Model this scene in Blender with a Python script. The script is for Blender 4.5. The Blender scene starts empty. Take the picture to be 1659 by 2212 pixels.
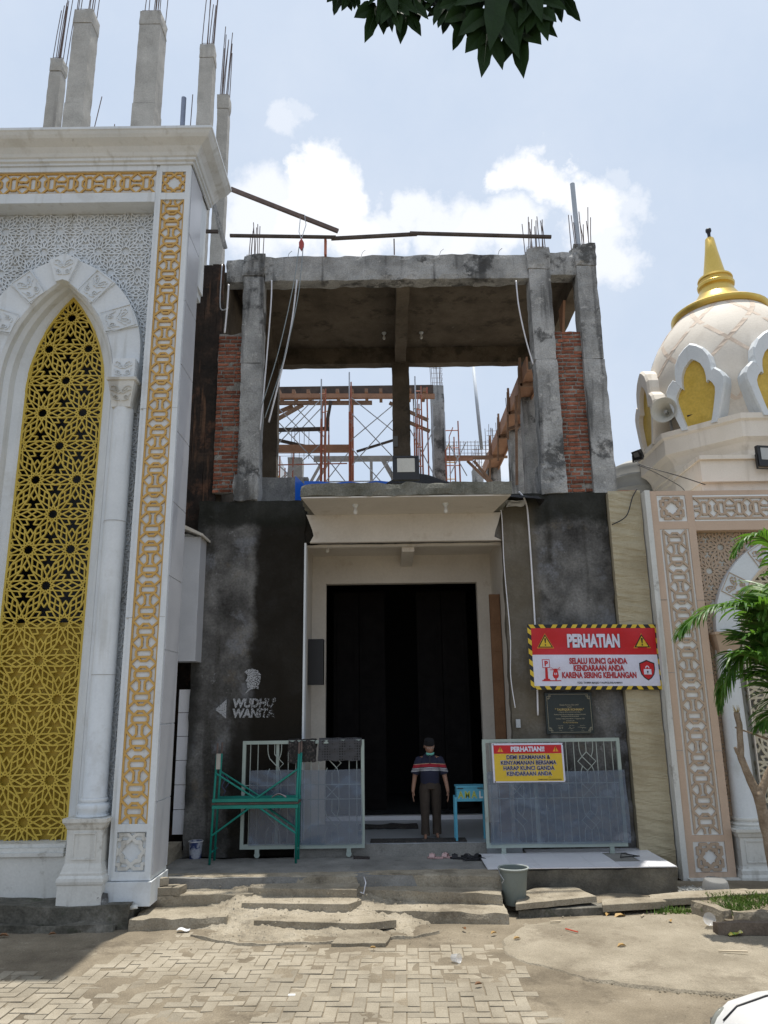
import bpy, math, random
from mathutils import Vector, Matrix, noise
random.seed(11)
D = bpy.data
SC = bpy.context.scene
COL = SC.collection
rad = math.radians

# ------------------------------------------------------------------ camera
_f = Vector((0, math.cos(rad(14.3)), math.sin(rad(14.3))))
_u0 = Vector((0, -math.sin(rad(14.3)), math.cos(rad(14.3))))
_r0 = Vector((1, 0, 0))
_ro = rad(0.77)
_r = _r0 * math.cos(_ro) - _u0 * math.sin(_ro)
_u = _r0 * math.sin(_ro) + _u0 * math.cos(_ro)
cam = D.cameras.new("camera")
cam.sensor_fit = 'VERTICAL'
cam.sensor_height = 24.0
cam.lens = 24.0 * 1650 / 2212
cam.clip_start = 0.1
cam.clip_end = 2000
camo = D.objects.new("camera", cam)
COL.objects.link(camo)
camo.matrix_world = Matrix(((_r.x, _u.x, -_f.x, 0), (_r.y, _u.y, -_f.y, 0), (_r.z, _u.z, -_f.z, 2.8), (0, 0, 0, 1)))
SC.camera = camo

# ------------------------------------------------------------------ sun, sky
SUN = Vector((0.73, 1.81, 12.4)).normalized()
sl = D.lights.new("sun", 'SUN')
sl.energy = 4.7
sl.angle = rad(0.6)
sl.color = (1.0, 0.955, 0.87)
so = D.objects.new("sun", sl)
COL.objects.link(so)
so.rotation_euler = SUN.to_track_quat('Z', 'Y').to_euler()
so.location = (0, 0, 40)

w = D.worlds.new("World")
SC.world = w
w.use_nodes = True
nt = w.node_tree
nt.nodes.clear()
def wn(t, **k):
    n = nt.nodes.new(t)
    for a, b in k.items(): setattr(n, a, b)
    return n
wl = nt.links.new
sky = wn('ShaderNodeTexSky')
sky.sky_type = 'NISHITA'
sky.sun_disc = False
sky.sun_elevation = math.asin(SUN.z)
sky.sun_rotation = math.atan2(SUN.x, SUN.y)
sky.air_density = 1.0
sky.dust_density = 4.0
sky.ozone_density = 1.0
tc = wn('ShaderNodeTexCoord')
n1 = wn('ShaderNodeTexNoise'); n1.inputs['Scale'].default_value = 10; n1.inputs['Detail'].default_value = 9; n1.inputs['Roughness'].default_value = 0.62
wl(tc.outputs['Generated'], n1.inputs['Vector'])
sub = wn('ShaderNodeVectorMath', operation='SUBTRACT'); sub.inputs[1].default_value = (0.5, 0.5, 0.5)
wl(n1.outputs['Color'], sub.inputs[0])
scl = wn('ShaderNodeVectorMath', operation='SCALE'); scl.inputs['Scale'].default_value = 0.13
wl(sub.outputs[0], scl.inputs[0])
add = wn('ShaderNodeVectorMath', operation='ADD')
wl(tc.outputs['Generated'], add.inputs[0]); wl(scl.outputs[0], add.inputs[1])
CLOUDS = [(-0.0716, 0.7833, 0.6175, 0.047, 1), (-0.0915, 0.7897, 0.6066, 0.0379, 1), (-0.0478, 0.8017, 0.5957, 0.0455, 0.95), (-0.1115, 0.7446, 0.6581, 0.0318, 0.45), (-0.0953, 0.7422, 0.6633, 0.0227, 0.35), (0.1796, 0.7683, 0.6144, 0.0455, 1), (0.1995, 0.7793, 0.5941, 0.0439, 1), (0.1563, 0.7774, 0.6093, 0.0303, 0.9), (0.2051, 0.76, 0.6167, 0.0242, 0.8), (0.039, 0.8058, 0.5909, 0.0417, 0.75), (0.0729, 0.8167, 0.5724, 0.053, 0.75), (0.0051, 0.8153, 0.579, 0.0455, 0.75), (0.2468, 0.7948, 0.5544, 0.0568, 0.9), (0.2749, 0.8061, 0.524, 0.053, 0.75), (0.2245, 0.7872, 0.5744, 0.0417, 0.9), (0.2585, 0.7672, 0.5871, 0.0212, 0.3), (0.151, 0.8131, 0.5622, 0.053, 0.8), (-0.0906, 0.8113, 0.5776, 0.0682, 0.85), (-0.1459, 0.8055, 0.5743, 0.0682, 0.75), (0.1067, 0.8205, 0.5616, 0.0606, 0.8), (-0.0347, 0.8207, 0.5704, 0.0606, 0.9), (0.2761, 0.7798, 0.5619, 0.0379, 0.5), (0.1506, 0.9428, 0.2975, 0.0455, 0.45), (0.906, -0.202, 0.372, 0.09, 0.8), (-0.548, -0.823, 0.151, 0.061, 0.92), (0.922, -0.312, 0.23, 0.14, 0.74), (-0.938, 0.066, 0.342, 0.111, 0.58), (-0.508, -0.693, 0.511, 0.102, 0.87), (-0.72, -0.678, 0.15, 0.121, 0.8), (0.852, -0.506, 0.134, 0.129, 0.74), (-0.744, -0.424, 0.516, 0.117, 0.96), (0.47, -0.739, 0.483, 0.096, 0.97), (-0.947, 0.274, 0.166, 0.071, 0.61), (-0.714, 0.62, 0.323, 0.11, 0.65), (0.005, -0.954, 0.3, 0.088, 0.79), (-0.315, -0.79, 0.526, 0.115, 0.96), (-0.816, 0.14, 0.561, 0.114, 0.58)]
prev = None
for (cx, cy, cz, cr, st) in CLOUDS:
    dn = wn('ShaderNodeVectorMath', operation='DISTANCE'); dn.inputs[1].default_value = (cx, cy, cz)
    wl(add.outputs[0], dn.inputs[0])
    mr = wn('ShaderNodeMapRange', interpolation_type='SMOOTHSTEP')
    mr.inputs['From Min'].default_value = cr * 0.92; mr.inputs['From Max'].default_value = cr * 0.40
    mr.inputs['To Min'].default_value = 0; mr.inputs['To Max'].default_value = st
    wl(dn.outputs['Value'], mr.inputs['Value'])
    if prev is None: prev = mr.outputs[0]
    else:
        mx = wn('ShaderNodeMath', operation='MAXIMUM'); wl(prev, mx.inputs[0]); wl(mr.outputs[0], mx.inputs[1]); prev = mx.outputs[0]
# thin veil of haze and scattered puffs over the whole sky
n2 = wn('ShaderNodeTexNoise'); n2.inputs['Scale'].default_value = 2.6; n2.inputs['Detail'].default_value = 8; n2.inputs['Roughness'].default_value = 0.6
wl(tc.outputs['Generated'], n2.inputs['Vector'])
mr2 = wn('ShaderNodeMapRange'); mr2.inputs['From Min'].default_value = 0.35; mr2.inputs['From Max'].default_value = 0.8
mr2.inputs['To Min'].default_value = 0.0; mr2.inputs['To Max'].default_value = 0.30
wl(n2.outputs[0], mr2.inputs['Value'])
mx = wn('ShaderNodeMath', operation='MAXIMUM'); wl(prev, mx.inputs[0]); wl(mr2.outputs[0], mx.inputs[1])
mixc = wn('ShaderNodeMix', data_type='RGBA')
wl(mx.outputs[0], mixc.inputs['Factor'])
hz = wn('ShaderNodeMix', data_type='RGBA'); hz.inputs['Factor'].default_value = 0.82; hz.inputs['B'].default_value = (7.1, 8.4, 10.3, 1)
wl(sky.outputs[0], hz.inputs['A'])
wl(hz.outputs['Result'], mixc.inputs['A'])
mixc.inputs['B'].default_value = (11.6, 11.7, 12.0, 1)
bg = wn('ShaderNodeBackground'); bg.inputs['Strength'].default_value = 0.085
wl(mixc.outputs['Result'], bg.inputs['Color'])
ow = wn('ShaderNodeOutputWorld'); wl(bg.outputs[0], ow.inputs['Surface'])

SC.view_settings.view_transform = 'Standard'
SC.view_settings.look = 'None'
SC.view_settings.exposure = 0.14
SC.view_settings.gamma = 1.0
SC.view_settings.use_curve_mapping = False
SC.render.engine = 'CYCLES'
SC.cycles.max_bounces = 8
SC.cycles.diffuse_bounces = 4
SC.cycles.transparent_max_bounces = 12
SC.cycles.use_denoising = True

# ------------------------------------------------------------------ helpers
def tag(o, label=None, cat=None, group=None, kind=None):
    if label: o['label'] = label
    if cat: o['category'] = cat
    if group: o['group'] = group
    if kind: o['kind'] = kind
    return o
def empty(name, loc, label=None, cat=None, group=None, kind=None, parent=None):
    o = D.objects.new(name, None)
    COL.objects.link(o)
    o.empty_display_size = 0.1
    if parent is not None:
        o.parent = parent
        o.location = Vector(loc) - wloc(parent)
    else:
        o.location = loc
    return tag(o, label, cat, group, kind)
def wloc(o):
    v = Vector((0, 0, 0))
    while o is not None:
        v += o.location; o = o.parent
    return v
def inst(src, parent, loc, rot=(0, 0, 0), name=None, scale=None):
    """another piece sharing src's mesh, at a world location"""
    o = D.objects.new(name or src.name.split('.')[0], src.data)
    COL.objects.link(o)
    if parent is not None:
        o.parent = parent
        o.location = Vector(loc) - wloc(parent)
    else: o.location = loc
    o.rotation_euler = rot
    if scale: o.scale = scale
    return o
def copy_tree(o, parent=None):
    c = o.copy(); COL.objects.link(c); c.parent = parent
    for ch in list(o.children): copy_tree(ch, c)
    return c

class MB:
    def __init__(s):
        s.v = []; s.f = []; s.m = []; s.mi = 0
    def face(s, pts):
        b = len(s.v); s.v += [tuple(p) for p in pts]; s.f.append(tuple(range(b, b + len(pts)))); s.m.append(s.mi)
    def mesh(s, vs, fs):
        b = len(s.v); s.v += [tuple(p) for p in vs]
        for f in fs: s.f.append(tuple(i + b for i in f)); s.m.append(s.mi)
    def box(s, x0, x1, y0, y1, z0, z1, bv=0):
        if bv:
            return s.prism([(x0 + bv, y0), (x1 - bv, y0), (x1, y0 + bv), (x1, y1 - bv), (x1 - bv, y1), (x0 + bv, y1), (x0, y1 - bv), (x0, y0 + bv)], z0, z1)
        vs = [(x0, y0, z0), (x1, y0, z0), (x1, y1, z0), (x0, y1, z0), (x0, y0, z1), (x1, y0, z1), (x1, y1, z1), (x0, y1, z1)]
        s.mesh(vs, [(0, 3, 2, 1), (4, 5, 6, 7), (0, 1, 5, 4), (1, 2, 6, 5), (2, 3, 7, 6), (3, 0, 4, 7)])
    def prism(s, poly, z0, z1, fn=None):
        """poly in (a,b); extruded z0..z1; fn maps (a,b,c)->xyz"""
        fn = fn or (lambda a, b, c: (a, b, c))
        n = len(poly)
        vs = [fn(a, b, z0) for a, b in poly] + [fn(a, b, z1) for a, b in poly]
        fs = [tuple(reversed(range(n))), tuple(range(n, 2 * n))] + [(i, (i + 1) % n, n + (i + 1) % n, n + i) for i in range(n)]
        s.mesh(vs, fs)
    def beam(s, p, q, w, h=None, up=(0, 0, 1)):
        p = Vector(p); q = Vector(q); h = h or w
        d = (q - p).normalized(); up = Vector(up)
        if abs(d.dot(up)) > .98: up = Vector((0, 1, 0))
        a = d.cross(up).normalized() * w / 2; b = a.cross(d).normalized() * h / 2
        vs = [p - a - b, p + a - b, p + a + b, p - a + b, q - a - b, q + a - b, q + a + b, q - a + b]
        s.mesh(vs, [(0, 3, 2, 1), (4, 5, 6, 7), (0, 1, 5, 4), (1, 2, 6, 5), (2, 3, 7, 6), (3, 0, 4, 7)])
    def tube(s, pts, r, n=6, caps=True):
        pts = [Vector(p) for p in pts]
        rs = r if isinstance(r, (list, tuple)) else [r] * len(pts)
        b0 = len(s.v); prevx = None
        for i, p in enumerate(pts):
            d = (pts[min(i + 1, len(pts) - 1)] - pts[max(i - 1, 0)])
            d = d.normalized() if d.length > 1e-9 else Vector((0, 0, 1))
            x = prevx if prevx is not None else Vector((1, 0, 0) if abs(d.x) < .9 else (0, 1, 0))
            x = (x - d * x.dot(d)).normalized(); prevx = x; y = d.cross(x)
            for k in range(n):
                a = 2 * math.pi * k / n
                s.v.append(tuple(p + (x * math.cos(a) + y * math.sin(a)) * rs[i]))
        for i in range(len(pts) - 1):
            for k in range(n):
                s.f.append((b0 + i * n + k, b0 + i * n + (k + 1) % n, b0 + (i + 1) * n + (k + 1) % n, b0 + (i + 1) * n + k)); s.m.append(s.mi)
        if caps:
            s.f.append(tuple(b0 + k for k in reversed(range(n)))); s.m.append(s.mi)
            e = b0 + (len(pts) - 1) * n
            s.f.append(tuple(e + k for k in range(n))); s.m.append(s.mi)
    def lathe(s, prof, c, n=24, a0=0, a1=2 * math.pi, fn=None):
        full = abs(a1 - a0 - 2 * math.pi) < 1e-6
        m = n if full else n + 1
        b0 = len(s.v)
        for (r, z) in prof:
            for k in range(m):
                a = a0 + (a1 - a0) * k / n
                p = (c[0] + r * math.cos(a), c[1] + r * math.sin(a), c[2] + z)
                s.v.append(fn(p) if fn else p)
        for i in range(len(prof) - 1):
            for k in range(n):
                k2 = (k + 1) % m
                s.f.append((b0 + i * m + k, b0 + i * m + k2, b0 + (i + 1) * m + k2, b0 + (i + 1) * m + k)); s.m.append(s.mi)
    def loft(s, rings, caps=True):
        n = len(rings[0]); b0 = len(s.v)
        for r in rings: s.v += [tuple(p) for p in r]
        for i in range(len(rings) - 1):
            for k in range(n):
                s.f.append((b0 + i * n + k, b0 + i * n + (k + 1) % n, b0 + (i + 1) * n + (k + 1) % n, b0 + (i + 1) * n + k)); s.m.append(s.mi)
        if caps:
            s.f.append(tuple(b0 + k for k in reversed(range(n)))); s.m.append(s.mi)
            e = b0 + (len(rings) - 1) * n
            s.f.append(tuple(e + k for k in range(n))); s.m.append(s.mi)
    def grid(s, nu, nv, fn):
        b0 = len(s.v)
        for j in range(nv + 1):
            for i in range(nu + 1): s.v.append(tuple(fn(i / nu, j / nv)))
        for j in range(nv):
            for i in range(nu):
                a = b0 + j * (nu + 1) + i
                s.f.append((a, a + 1, a + nu + 2, a + nu + 1)); s.m.append(s.mi)
    def rbox(s, x0, x1, y0, y1, z0, z1, seg=.25, amp=.012, chip=1.6, fr=3.0, skip=''):
        """box of rough concrete: subdivided, uneven, with chipped edges"""
        cache = {}
        def vert(p):
            k = (round(p[0], 4), round(p[1], 4), round(p[2], 4))
            if k in cache: return cache[k]
            q = Vector(p)
            e = (abs(p[0] - x0) < 1e-5 or abs(p[0] - x1) < 1e-5) + (abs(p[1] - y0) < 1e-5 or abs(p[1] - y1) < 1e-5) + (abs(p[2] - z0) < 1e-5 or abs(p[2] - z1) < 1e-5)
            dv = noise.noise_vector(q * fr) * amp + noise.noise_vector(q * fr * 3.1) * amp * .5
            if e >= 2:
                c = Vector(((x0 + x1) / 2, (y0 + y1) / 2, (z0 + z1) / 2)); inn = Vector((0, 0, 0))
                for a, (lo, hi) in enumerate(((x0, x1), (y0, y1), (z0, z1))):
                    if abs(p[a] - lo) < 1e-5: inn[a] = 1
                    elif abs(p[a] - hi) < 1e-5: inn[a] = -1
                dv += inn * amp * chip * max(0, noise.noise(q * 4.3 + Vector((7, 3, 1))) + .25)
            s.v.append(tuple(q + dv)); cache[k] = len(s.v) - 1
            return cache[k]
        def side(o, u, v):
            lu = Vector(u).length; lv = Vector(v).length
            nu = max(1, round(lu / seg)); nv = max(1, round(lv / seg))
            ix = [[vert((o[0] + u[0] * i / nu + v[0] * j / nv, o[1] + u[1] * i / nu + v[1] * j / nv, o[2] + u[2] * i / nu + v[2] * j / nv)) for i in range(nu + 1)] for j in range(nv + 1)]
            for j in range(nv):
                for i in range(nu): s.f.append((ix[j][i], ix[j][i + 1], ix[j + 1][i + 1], ix[j + 1][i])); s.m.append(s.mi)
        X, Y, Z = x1 - x0, y1 - y0, z1 - z0
        side((x0, y0, z0), (X, 0, 0), (0, 0, Z))
        if 'b' not in skip: side((x1, y1, z0), (-X, 0, 0), (0, 0, Z))
        side((x0, y1, z0), (0, -Y, 0), (0, 0, Z)); side((x1, y0, z0), (0, Y, 0), (0, 0, Z))
        side((x0, y0, z1), (X, 0, 0), (0, Y, 0)); side((x0, y1, z0), (X, 0, 0), (0, -Y, 0))
    def bars(s, lines, fn, w, h, base=0.0):
        """raised flat bars along 2D segments; fn(a,b,c) -> xyz, c = height off the plane; heights vary so that tops never share a plane"""
        for i, (p, q) in enumerate(lines):
            dx, dy = q[0] - p[0], q[1] - p[1]; L = math.hypot(dx, dy)
            if L < 1e-6: continue
            ux, uy = dx / L, dy / L; nx, ny = -uy * w / 2, ux * w / 2; e = w * .32
            a = (p[0] - ux * e, p[1] - uy * e); b = (q[0] + ux * e, q[1] + uy * e)
            hh = h + .0065 * ((i * .6180339) % 1)
            c = [(a[0] + nx, a[1] + ny), (b[0] + nx, b[1] + ny), (b[0] - nx, b[1] - ny), (a[0] - nx, a[1] - ny)]
            vs = [fn(x, y, base) for x, y in c] + [fn(x, y, hh) for x, y in c]
            s.mesh(vs, [(4, 7, 6, 5), (0, 1, 5, 4), (1, 2, 6, 5), (2, 3, 7, 6), (3, 0, 4, 7)])
    def build(s, name, mat, parent=None, smooth=False, label=None, cat=None, group=None, kind=None, origin=None, flat_auto=None):
        vs = s.v
        if parent is not None and origin is None: o0 = wloc(parent)
        elif origin is not None: o0 = Vector(origin)
        else:
            xs = [p[0] for p in vs]; ys = [p[1] for p in vs]; zs = [p[2] for p in vs]
            o0 = Vector(((min(xs) + max(xs)) / 2, (min(ys) + max(ys)) / 2, min(zs)))
        me = D.meshes.new(name)
        me.from_pydata([(p[0] - o0.x, p[1] - o0.y, p[2] - o0.z) for p in vs], [], s.f)
        mats = mat if isinstance(mat, (list, tuple)) else [mat]
        for m in mats: me.materials.append(m)
        if len(mats) > 1: me.polygons.foreach_set('material_index', s.m)
        if smooth: me.polygons.foreach_set('use_smooth', [True] * len(me.polygons))
        me.update()
        o = D.objects.new(name, me); COL.objects.link(o)
        if parent is not None:
            o.parent = parent; o.location = o0 - wloc(parent)
        else: o.location = o0
        if smooth and flat_auto:
            try:
                me.set_sharp_from_angle(angle=rad(flat_auto))
            except Exception: pass
        return tag(o, label, cat, group, kind)

def text2d(txt, size=1.0, bold=0.0, xs=1.0, align='CENTER', shear=0.0, space=1.0):
    cu = D.curves.new("txt", 'FONT'); cu.body = txt; cu.size = size; cu.align_x = align; cu.align_y = 'CENTER'
    cu.offset = bold; cu.shear = shear; cu.space_character = space; cu.resolution_u = 3; cu.fill_mode = 'FRONT'
    o = D.objects.new("txt", cu); COL.objects.link(o)
    dg = bpy.context.evaluated_depsgraph_get()
    me = o.evaluated_get(dg).to_mesh()
    vs = [(v.co.x * xs, v.co.y) for v in me.vertices]; fs = [tuple(p.vertices) for p in me.polygons]
    o.evaluated_get(dg).to_mesh_clear()
    D.objects.remove(o); D.curves.remove(cu)
    return vs, fs

# ------------------------------------------------------------------ materials
def M(name, cols, scale=3.0, rough=.85, bump=.25, bscale=30.0, metal=0.0, streak=None, grain=.12, rand=0.0, detail=6, stain=None, spec=.35, dist=.02, coord='P', soft=None):
    m = D.materials.new(name); m.use_nodes = True
    t = m.node_tree; L = t.links.new; N = t.nodes.new
    b = t.nodes['Principled BSDF']
    b.inputs['Roughness'].default_value = rough; b.inputs['Metallic'].default_value = metal
    b.inputs['Specular IOR Level'].default_value = spec
    if coord == 'P':
        g = N('ShaderNodeNewGeometry'); P = g.outputs['Position']
    else:
        g = N('ShaderNodeTexCoord'); P = g.outputs['Object']
    n = N('ShaderNodeTexNoise'); n.inputs['Scale'].default_value = scale; n.inputs['Detail'].default_value = detail; n.inputs['Roughness'].default_value = .62
    L(P, n.inputs['Vector'])
    r = N('ShaderNodeValToRGB'); e = r.color_ramp.elements
    if len(cols) == 1: cols = [(0.3, cols[0]), (0.7, tuple(c * .93 for c in cols[0]))]
    while len(e) < len(cols): e.new(.5)
    for i, (p, c) in enumerate(cols): e[i].position = p; e[i].color = (*c, 1)
    L(n.outputs[0], r.inputs[0]); out = r.outputs[0]
    def mul(out, fac_socket, col, f=1.0):
        x = N('ShaderNodeMix'); x.data_type = 'RGBA'; x.blend_type = 'MIX'
        x.inputs['B'].default_value = (*col, 1); L(out, x.inputs['A'])
        if f != 1.0:
            q = N('ShaderNodeMath'); q.operation = 'MULTIPLY'; q.inputs[1].default_value = f; L(fac_socket, q.inputs[0]); fac_socket = q.outputs[0]
        L(fac_socket, x.inputs['Factor']); return x.outputs['Result']
    def ramp(sock, a, b_):
        q = N('ShaderNodeMapRange'); q.interpolation_type = 'SMOOTHSTEP'
        q.inputs['From Min'].default_value = a; q.inputs['From Max'].default_value = b_; L(sock, q.inputs['Value']); return q.outputs[0]
    if streak:   # (colour, strength, horizontal scale, threshold)
        mp = N('ShaderNodeMapping'); mp.inputs['Scale'].default_value = (streak[2], streak[2], streak[2] * .09); L(P, mp.inputs['Vector'])
        n3 = N('ShaderNodeTexNoise'); n3.inputs['Scale'].default_value = 1; n3.inputs['Detail'].default_value = 5; L(mp.outputs[0], n3.inputs['Vector'])
        out = mul(out, ramp(n3.outputs[0], streak[3], streak[3] + .18), streak[0], streak[1])
    for st in (stain or []):   # (colour, strength, scale, threshold)
        n4 = N('ShaderNodeTexNoise'); n4.inputs['Scale'].default_value = st[2]; n4.inputs['Detail'].default_value = 8; n4.inputs['Roughness'].default_value = .7
        mp = N('ShaderNodeMapping'); mp.inputs['Location'].default_value = (st[3] * 31, 5, 9); L(P, mp.inputs['Vector']); L(mp.outputs[0], n4.inputs['Vector'])
        out = mul(out, ramp(n4.outputs[0], st[3], st[3] + (st[4] if len(st) > 4 else .12)), st[0], st[1])
    if grain:
        n5 = N('ShaderNodeTexNoise'); n5.inputs['Scale'].default_value = bscale * 1.7; n5.inputs['Detail'].default_value = 4; L(P, n5.inputs['Vector'])
        q = N('ShaderNodeMapRange'); q.inputs['From Min'].default_value = .3; q.inputs['From Max'].default_value = .7; q.inputs['To Min'].default_value = 1 - grain; q.inputs['To Max'].default_value = 1 + grain; L(n5.outputs[0], q.inputs['Value'])
        x = N('ShaderNodeVectorMath'); x.operation = 'SCALE'; L(out, x.inputs[0]); L(q.outputs[0], x.inputs['Scale']); out = x.outputs[0]
    if rand:
        oi = N('ShaderNodeObjectInfo')
        q = N('ShaderNodeMapRange'); q.inputs['To Min'].default_value = 1 - rand; q.inputs['To Max'].default_value = 1 + rand; L(oi.outputs['Random'], q.inputs['Value'])
        x = N('ShaderNodeVectorMath'); x.operation = 'SCALE'; L(out, x.inputs[0]); L(q.outputs[0], x.inputs['Scale']); out = x.outputs[0]
    L(out, b.inputs['Base Color'])
    if bump:
        n6 = N('ShaderNodeTexNoise'); n6.inputs['Scale'].default_value = bscale; n6.inputs['Detail'].default_value = 5; L(P, n6.inputs['Vector'])
        bp = N('ShaderNodeBump'); bp.inputs['Strength'].default_value = bump; bp.inputs['Distance'].default_value = dist
        L(n6.outputs[0], bp.inputs['Height']); L(bp.outputs[0], b.inputs['Normal'])
    return m
def flat(name, c, rough=.6, metal=0, spec=.4, grain=.06, bump=0.05, bscale=40):
    return M(name, [(.35, c), (.65, tuple(x * .9 for x in c))], scale=4, rough=rough, metal=metal, spec=spec, grain=grain, bump=bump, bscale=bscale)

MT = {}
MT['white'] = M('white_paint', [(.35, (.60, .635, .66)), (.65, (.68, .71, .73))], scale=1.2, rough=.55, bump=.10, bscale=18, grain=.03, streak=((.40, .40, .37), .45, 7, .55), stain=[((.45, .45, .43), .35, 1.1, .55, .1)])
MT['white_dirty'] = M('white_paint_dirty', [(.3, (.56, .56, .53)), (.7, (.64, .64, .61))], scale=2, rough=.6, bump=.12, bscale=18, grain=.05, streak=((.26, .24, .2), .6, 6, .52), stain=[((.22, .2, .165), .6, 2.5, .56)])
MT['ground_white'] = M('bright_white_ground', [(.3, (.74, .75, .74)), (.7, (.79, .80, .79))], scale=2, rough=.6, bump=.05, grain=.02)
MT['gold_paint'] = M('gold_paint', [(.3, (.48, .345, .045)), (.7, (.57, .42, .07))], scale=1.5, rough=.45, bump=.05, grain=.05)
MT['gold_back'] = M('gold_backing', [(.3, (.42, .285, .03)), (.7, (.48, .33, .04))], scale=2.5, rough=.5, bump=.05, grain=.05)
MT['ochre'] = M('ochre_paint', [(.3, (.50, .30, .08)), (.7, (.57, .355, .11))], scale=1.5, rough=.5, bump=.05, grain=.05)
MT['peach'] = M('peach_paint', [(.3, (.50, .37, .275)), (.7, (.56, .42, .32))], scale=1.5, rough=.65, bump=.1, grain=.05, streak=((.30, .22, .16), .5, 6, .58))
MT['tan'] = M('tan_relief', [(.3, (.42, .32, .235)), (.7, (.48, .365, .27))], scale=2, rough=.65, bump=.1, grain=.06, stain=[((.3, .22, .15), .5, 3, .58)])
MT['cream'] = M('cream_paint', [(.3, (.70, .64, .55)), (.7, (.76, .70, .62))], scale=1.5, rough=.6, bump=.08, grain=.04, streak=((.42, .36, .28), .5, 5, .56), stain=[((.45, .4, .33), .4, 1.5, .6)])
MT['conc'] = M('raw_concrete', [(.3, (.18, .18, .177)), (.5, (.33, .33, .322)), (.7, (.46, .455, .445))], scale=1.7, rough=.93, bump=.7, bscale=24, grain=.2, detail=9, streak=((.05, .05, .05), .8, 4.5, .52), stain=[((.055, .055, .054), .85, 1.0, .53, .08), ((.50, .49, .47), .6, 5, .58, .06), ((.09, .085, .08), .7, 14, .64, .04)])
MT['conc_pale'] = M('pale_concrete', [(.25, (.30, .295, .275)), (.5, (.40, .39, .365)), (.75, (.48, .47, .44))], scale=2.2, rough=.93, bump=.4, bscale=22, grain=.12, streak=((.22, .21, .2), .5, 6, .56), stain=[((.16, .16, .15), .5, 2.2, .62)])
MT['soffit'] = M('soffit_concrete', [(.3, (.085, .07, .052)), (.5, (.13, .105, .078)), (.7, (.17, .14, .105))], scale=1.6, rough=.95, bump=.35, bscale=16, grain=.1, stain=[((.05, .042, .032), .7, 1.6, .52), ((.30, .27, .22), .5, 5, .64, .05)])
MT['plaster'] = M('cream_plaster', [(.3, (.55, .51, .455)), (.7, (.63, .59, .53))], scale=1.2, rough=.8, bump=.12, bscale=14, grain=.04, stain=[((.42, .36, .29), .5, 1.8, .58)])
MT['black'] = flat('black_metal', (.02, .02, .022), rough=.4)
MT['rebar'] = M('rusty_rebar', [(.3, (.10, .075, .07)), (.7, (.17, .12, .10))], scale=9, rough=.7, bump=.1, grain=.1)
MT['steelpipe'] = M('galvanised_pipe', [(.3, (.40, .41, .43)), (.7, (.50, .51, .53))], scale=5, rough=.4, metal=.6, bump=.05, grain=.05)
MT['redpipe'] = M('red_scaffold_paint', [(.3, (.38, .12, .075)), (.55, (.46, .16, .10)), (.68, (.34, .26, .23))], scale=7, rough=.6, bump=.05, grain=.08)
MT['yellowpipe'] = flat('yellow_scaffold_paint', (.62, .40, .06))
MT['wood'] = M('rough_timber', [(.3, (.22, .135, .09)), (.7, (.33, .215, .145))], scale=4, rough=.85, bump=.3, bscale=25, grain=.15, stain=[((.15, .09, .06), .6, 3, .58)])
MT['ply'] = M('formwork_ply', [(.3, (.33, .175, .105)), (.7, (.44, .25, .16))], scale=2.5, rough=.8, bump=.15, grain=.1, stain=[((.25, .13, .08), .6, 3, .58)])
MT['darkwood'] = M('dark_timber', [(.3, (.055, .045, .04)), (.7, (.11, .085, .07))], scale=4, rough=.85, bump=.3, grain=.15)
MT['brick'] = M('fired_brick', [(.3, (.15, .05, .032)), (.5, (.25, .088, .052)), (.7, (.34, .14, .085))], scale=9, rough=.95, bump=.5, bscale=45, grain=.18, rand=.35, stain=[((.10, .08, .07), .65, 3.5, .60), ((.4, .36, .31), .5, 9, .66)])
MT['mortar'] = M('brick_mortar', [(.3, (.21, .195, .175)), (.7, (.33, .31, .28))], scale=6, rough=.97, bump=.9, bscale=26, grain=.2, dist=.04, stain=[((.08, .075, .07), .7, 1.3, .58)])

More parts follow.
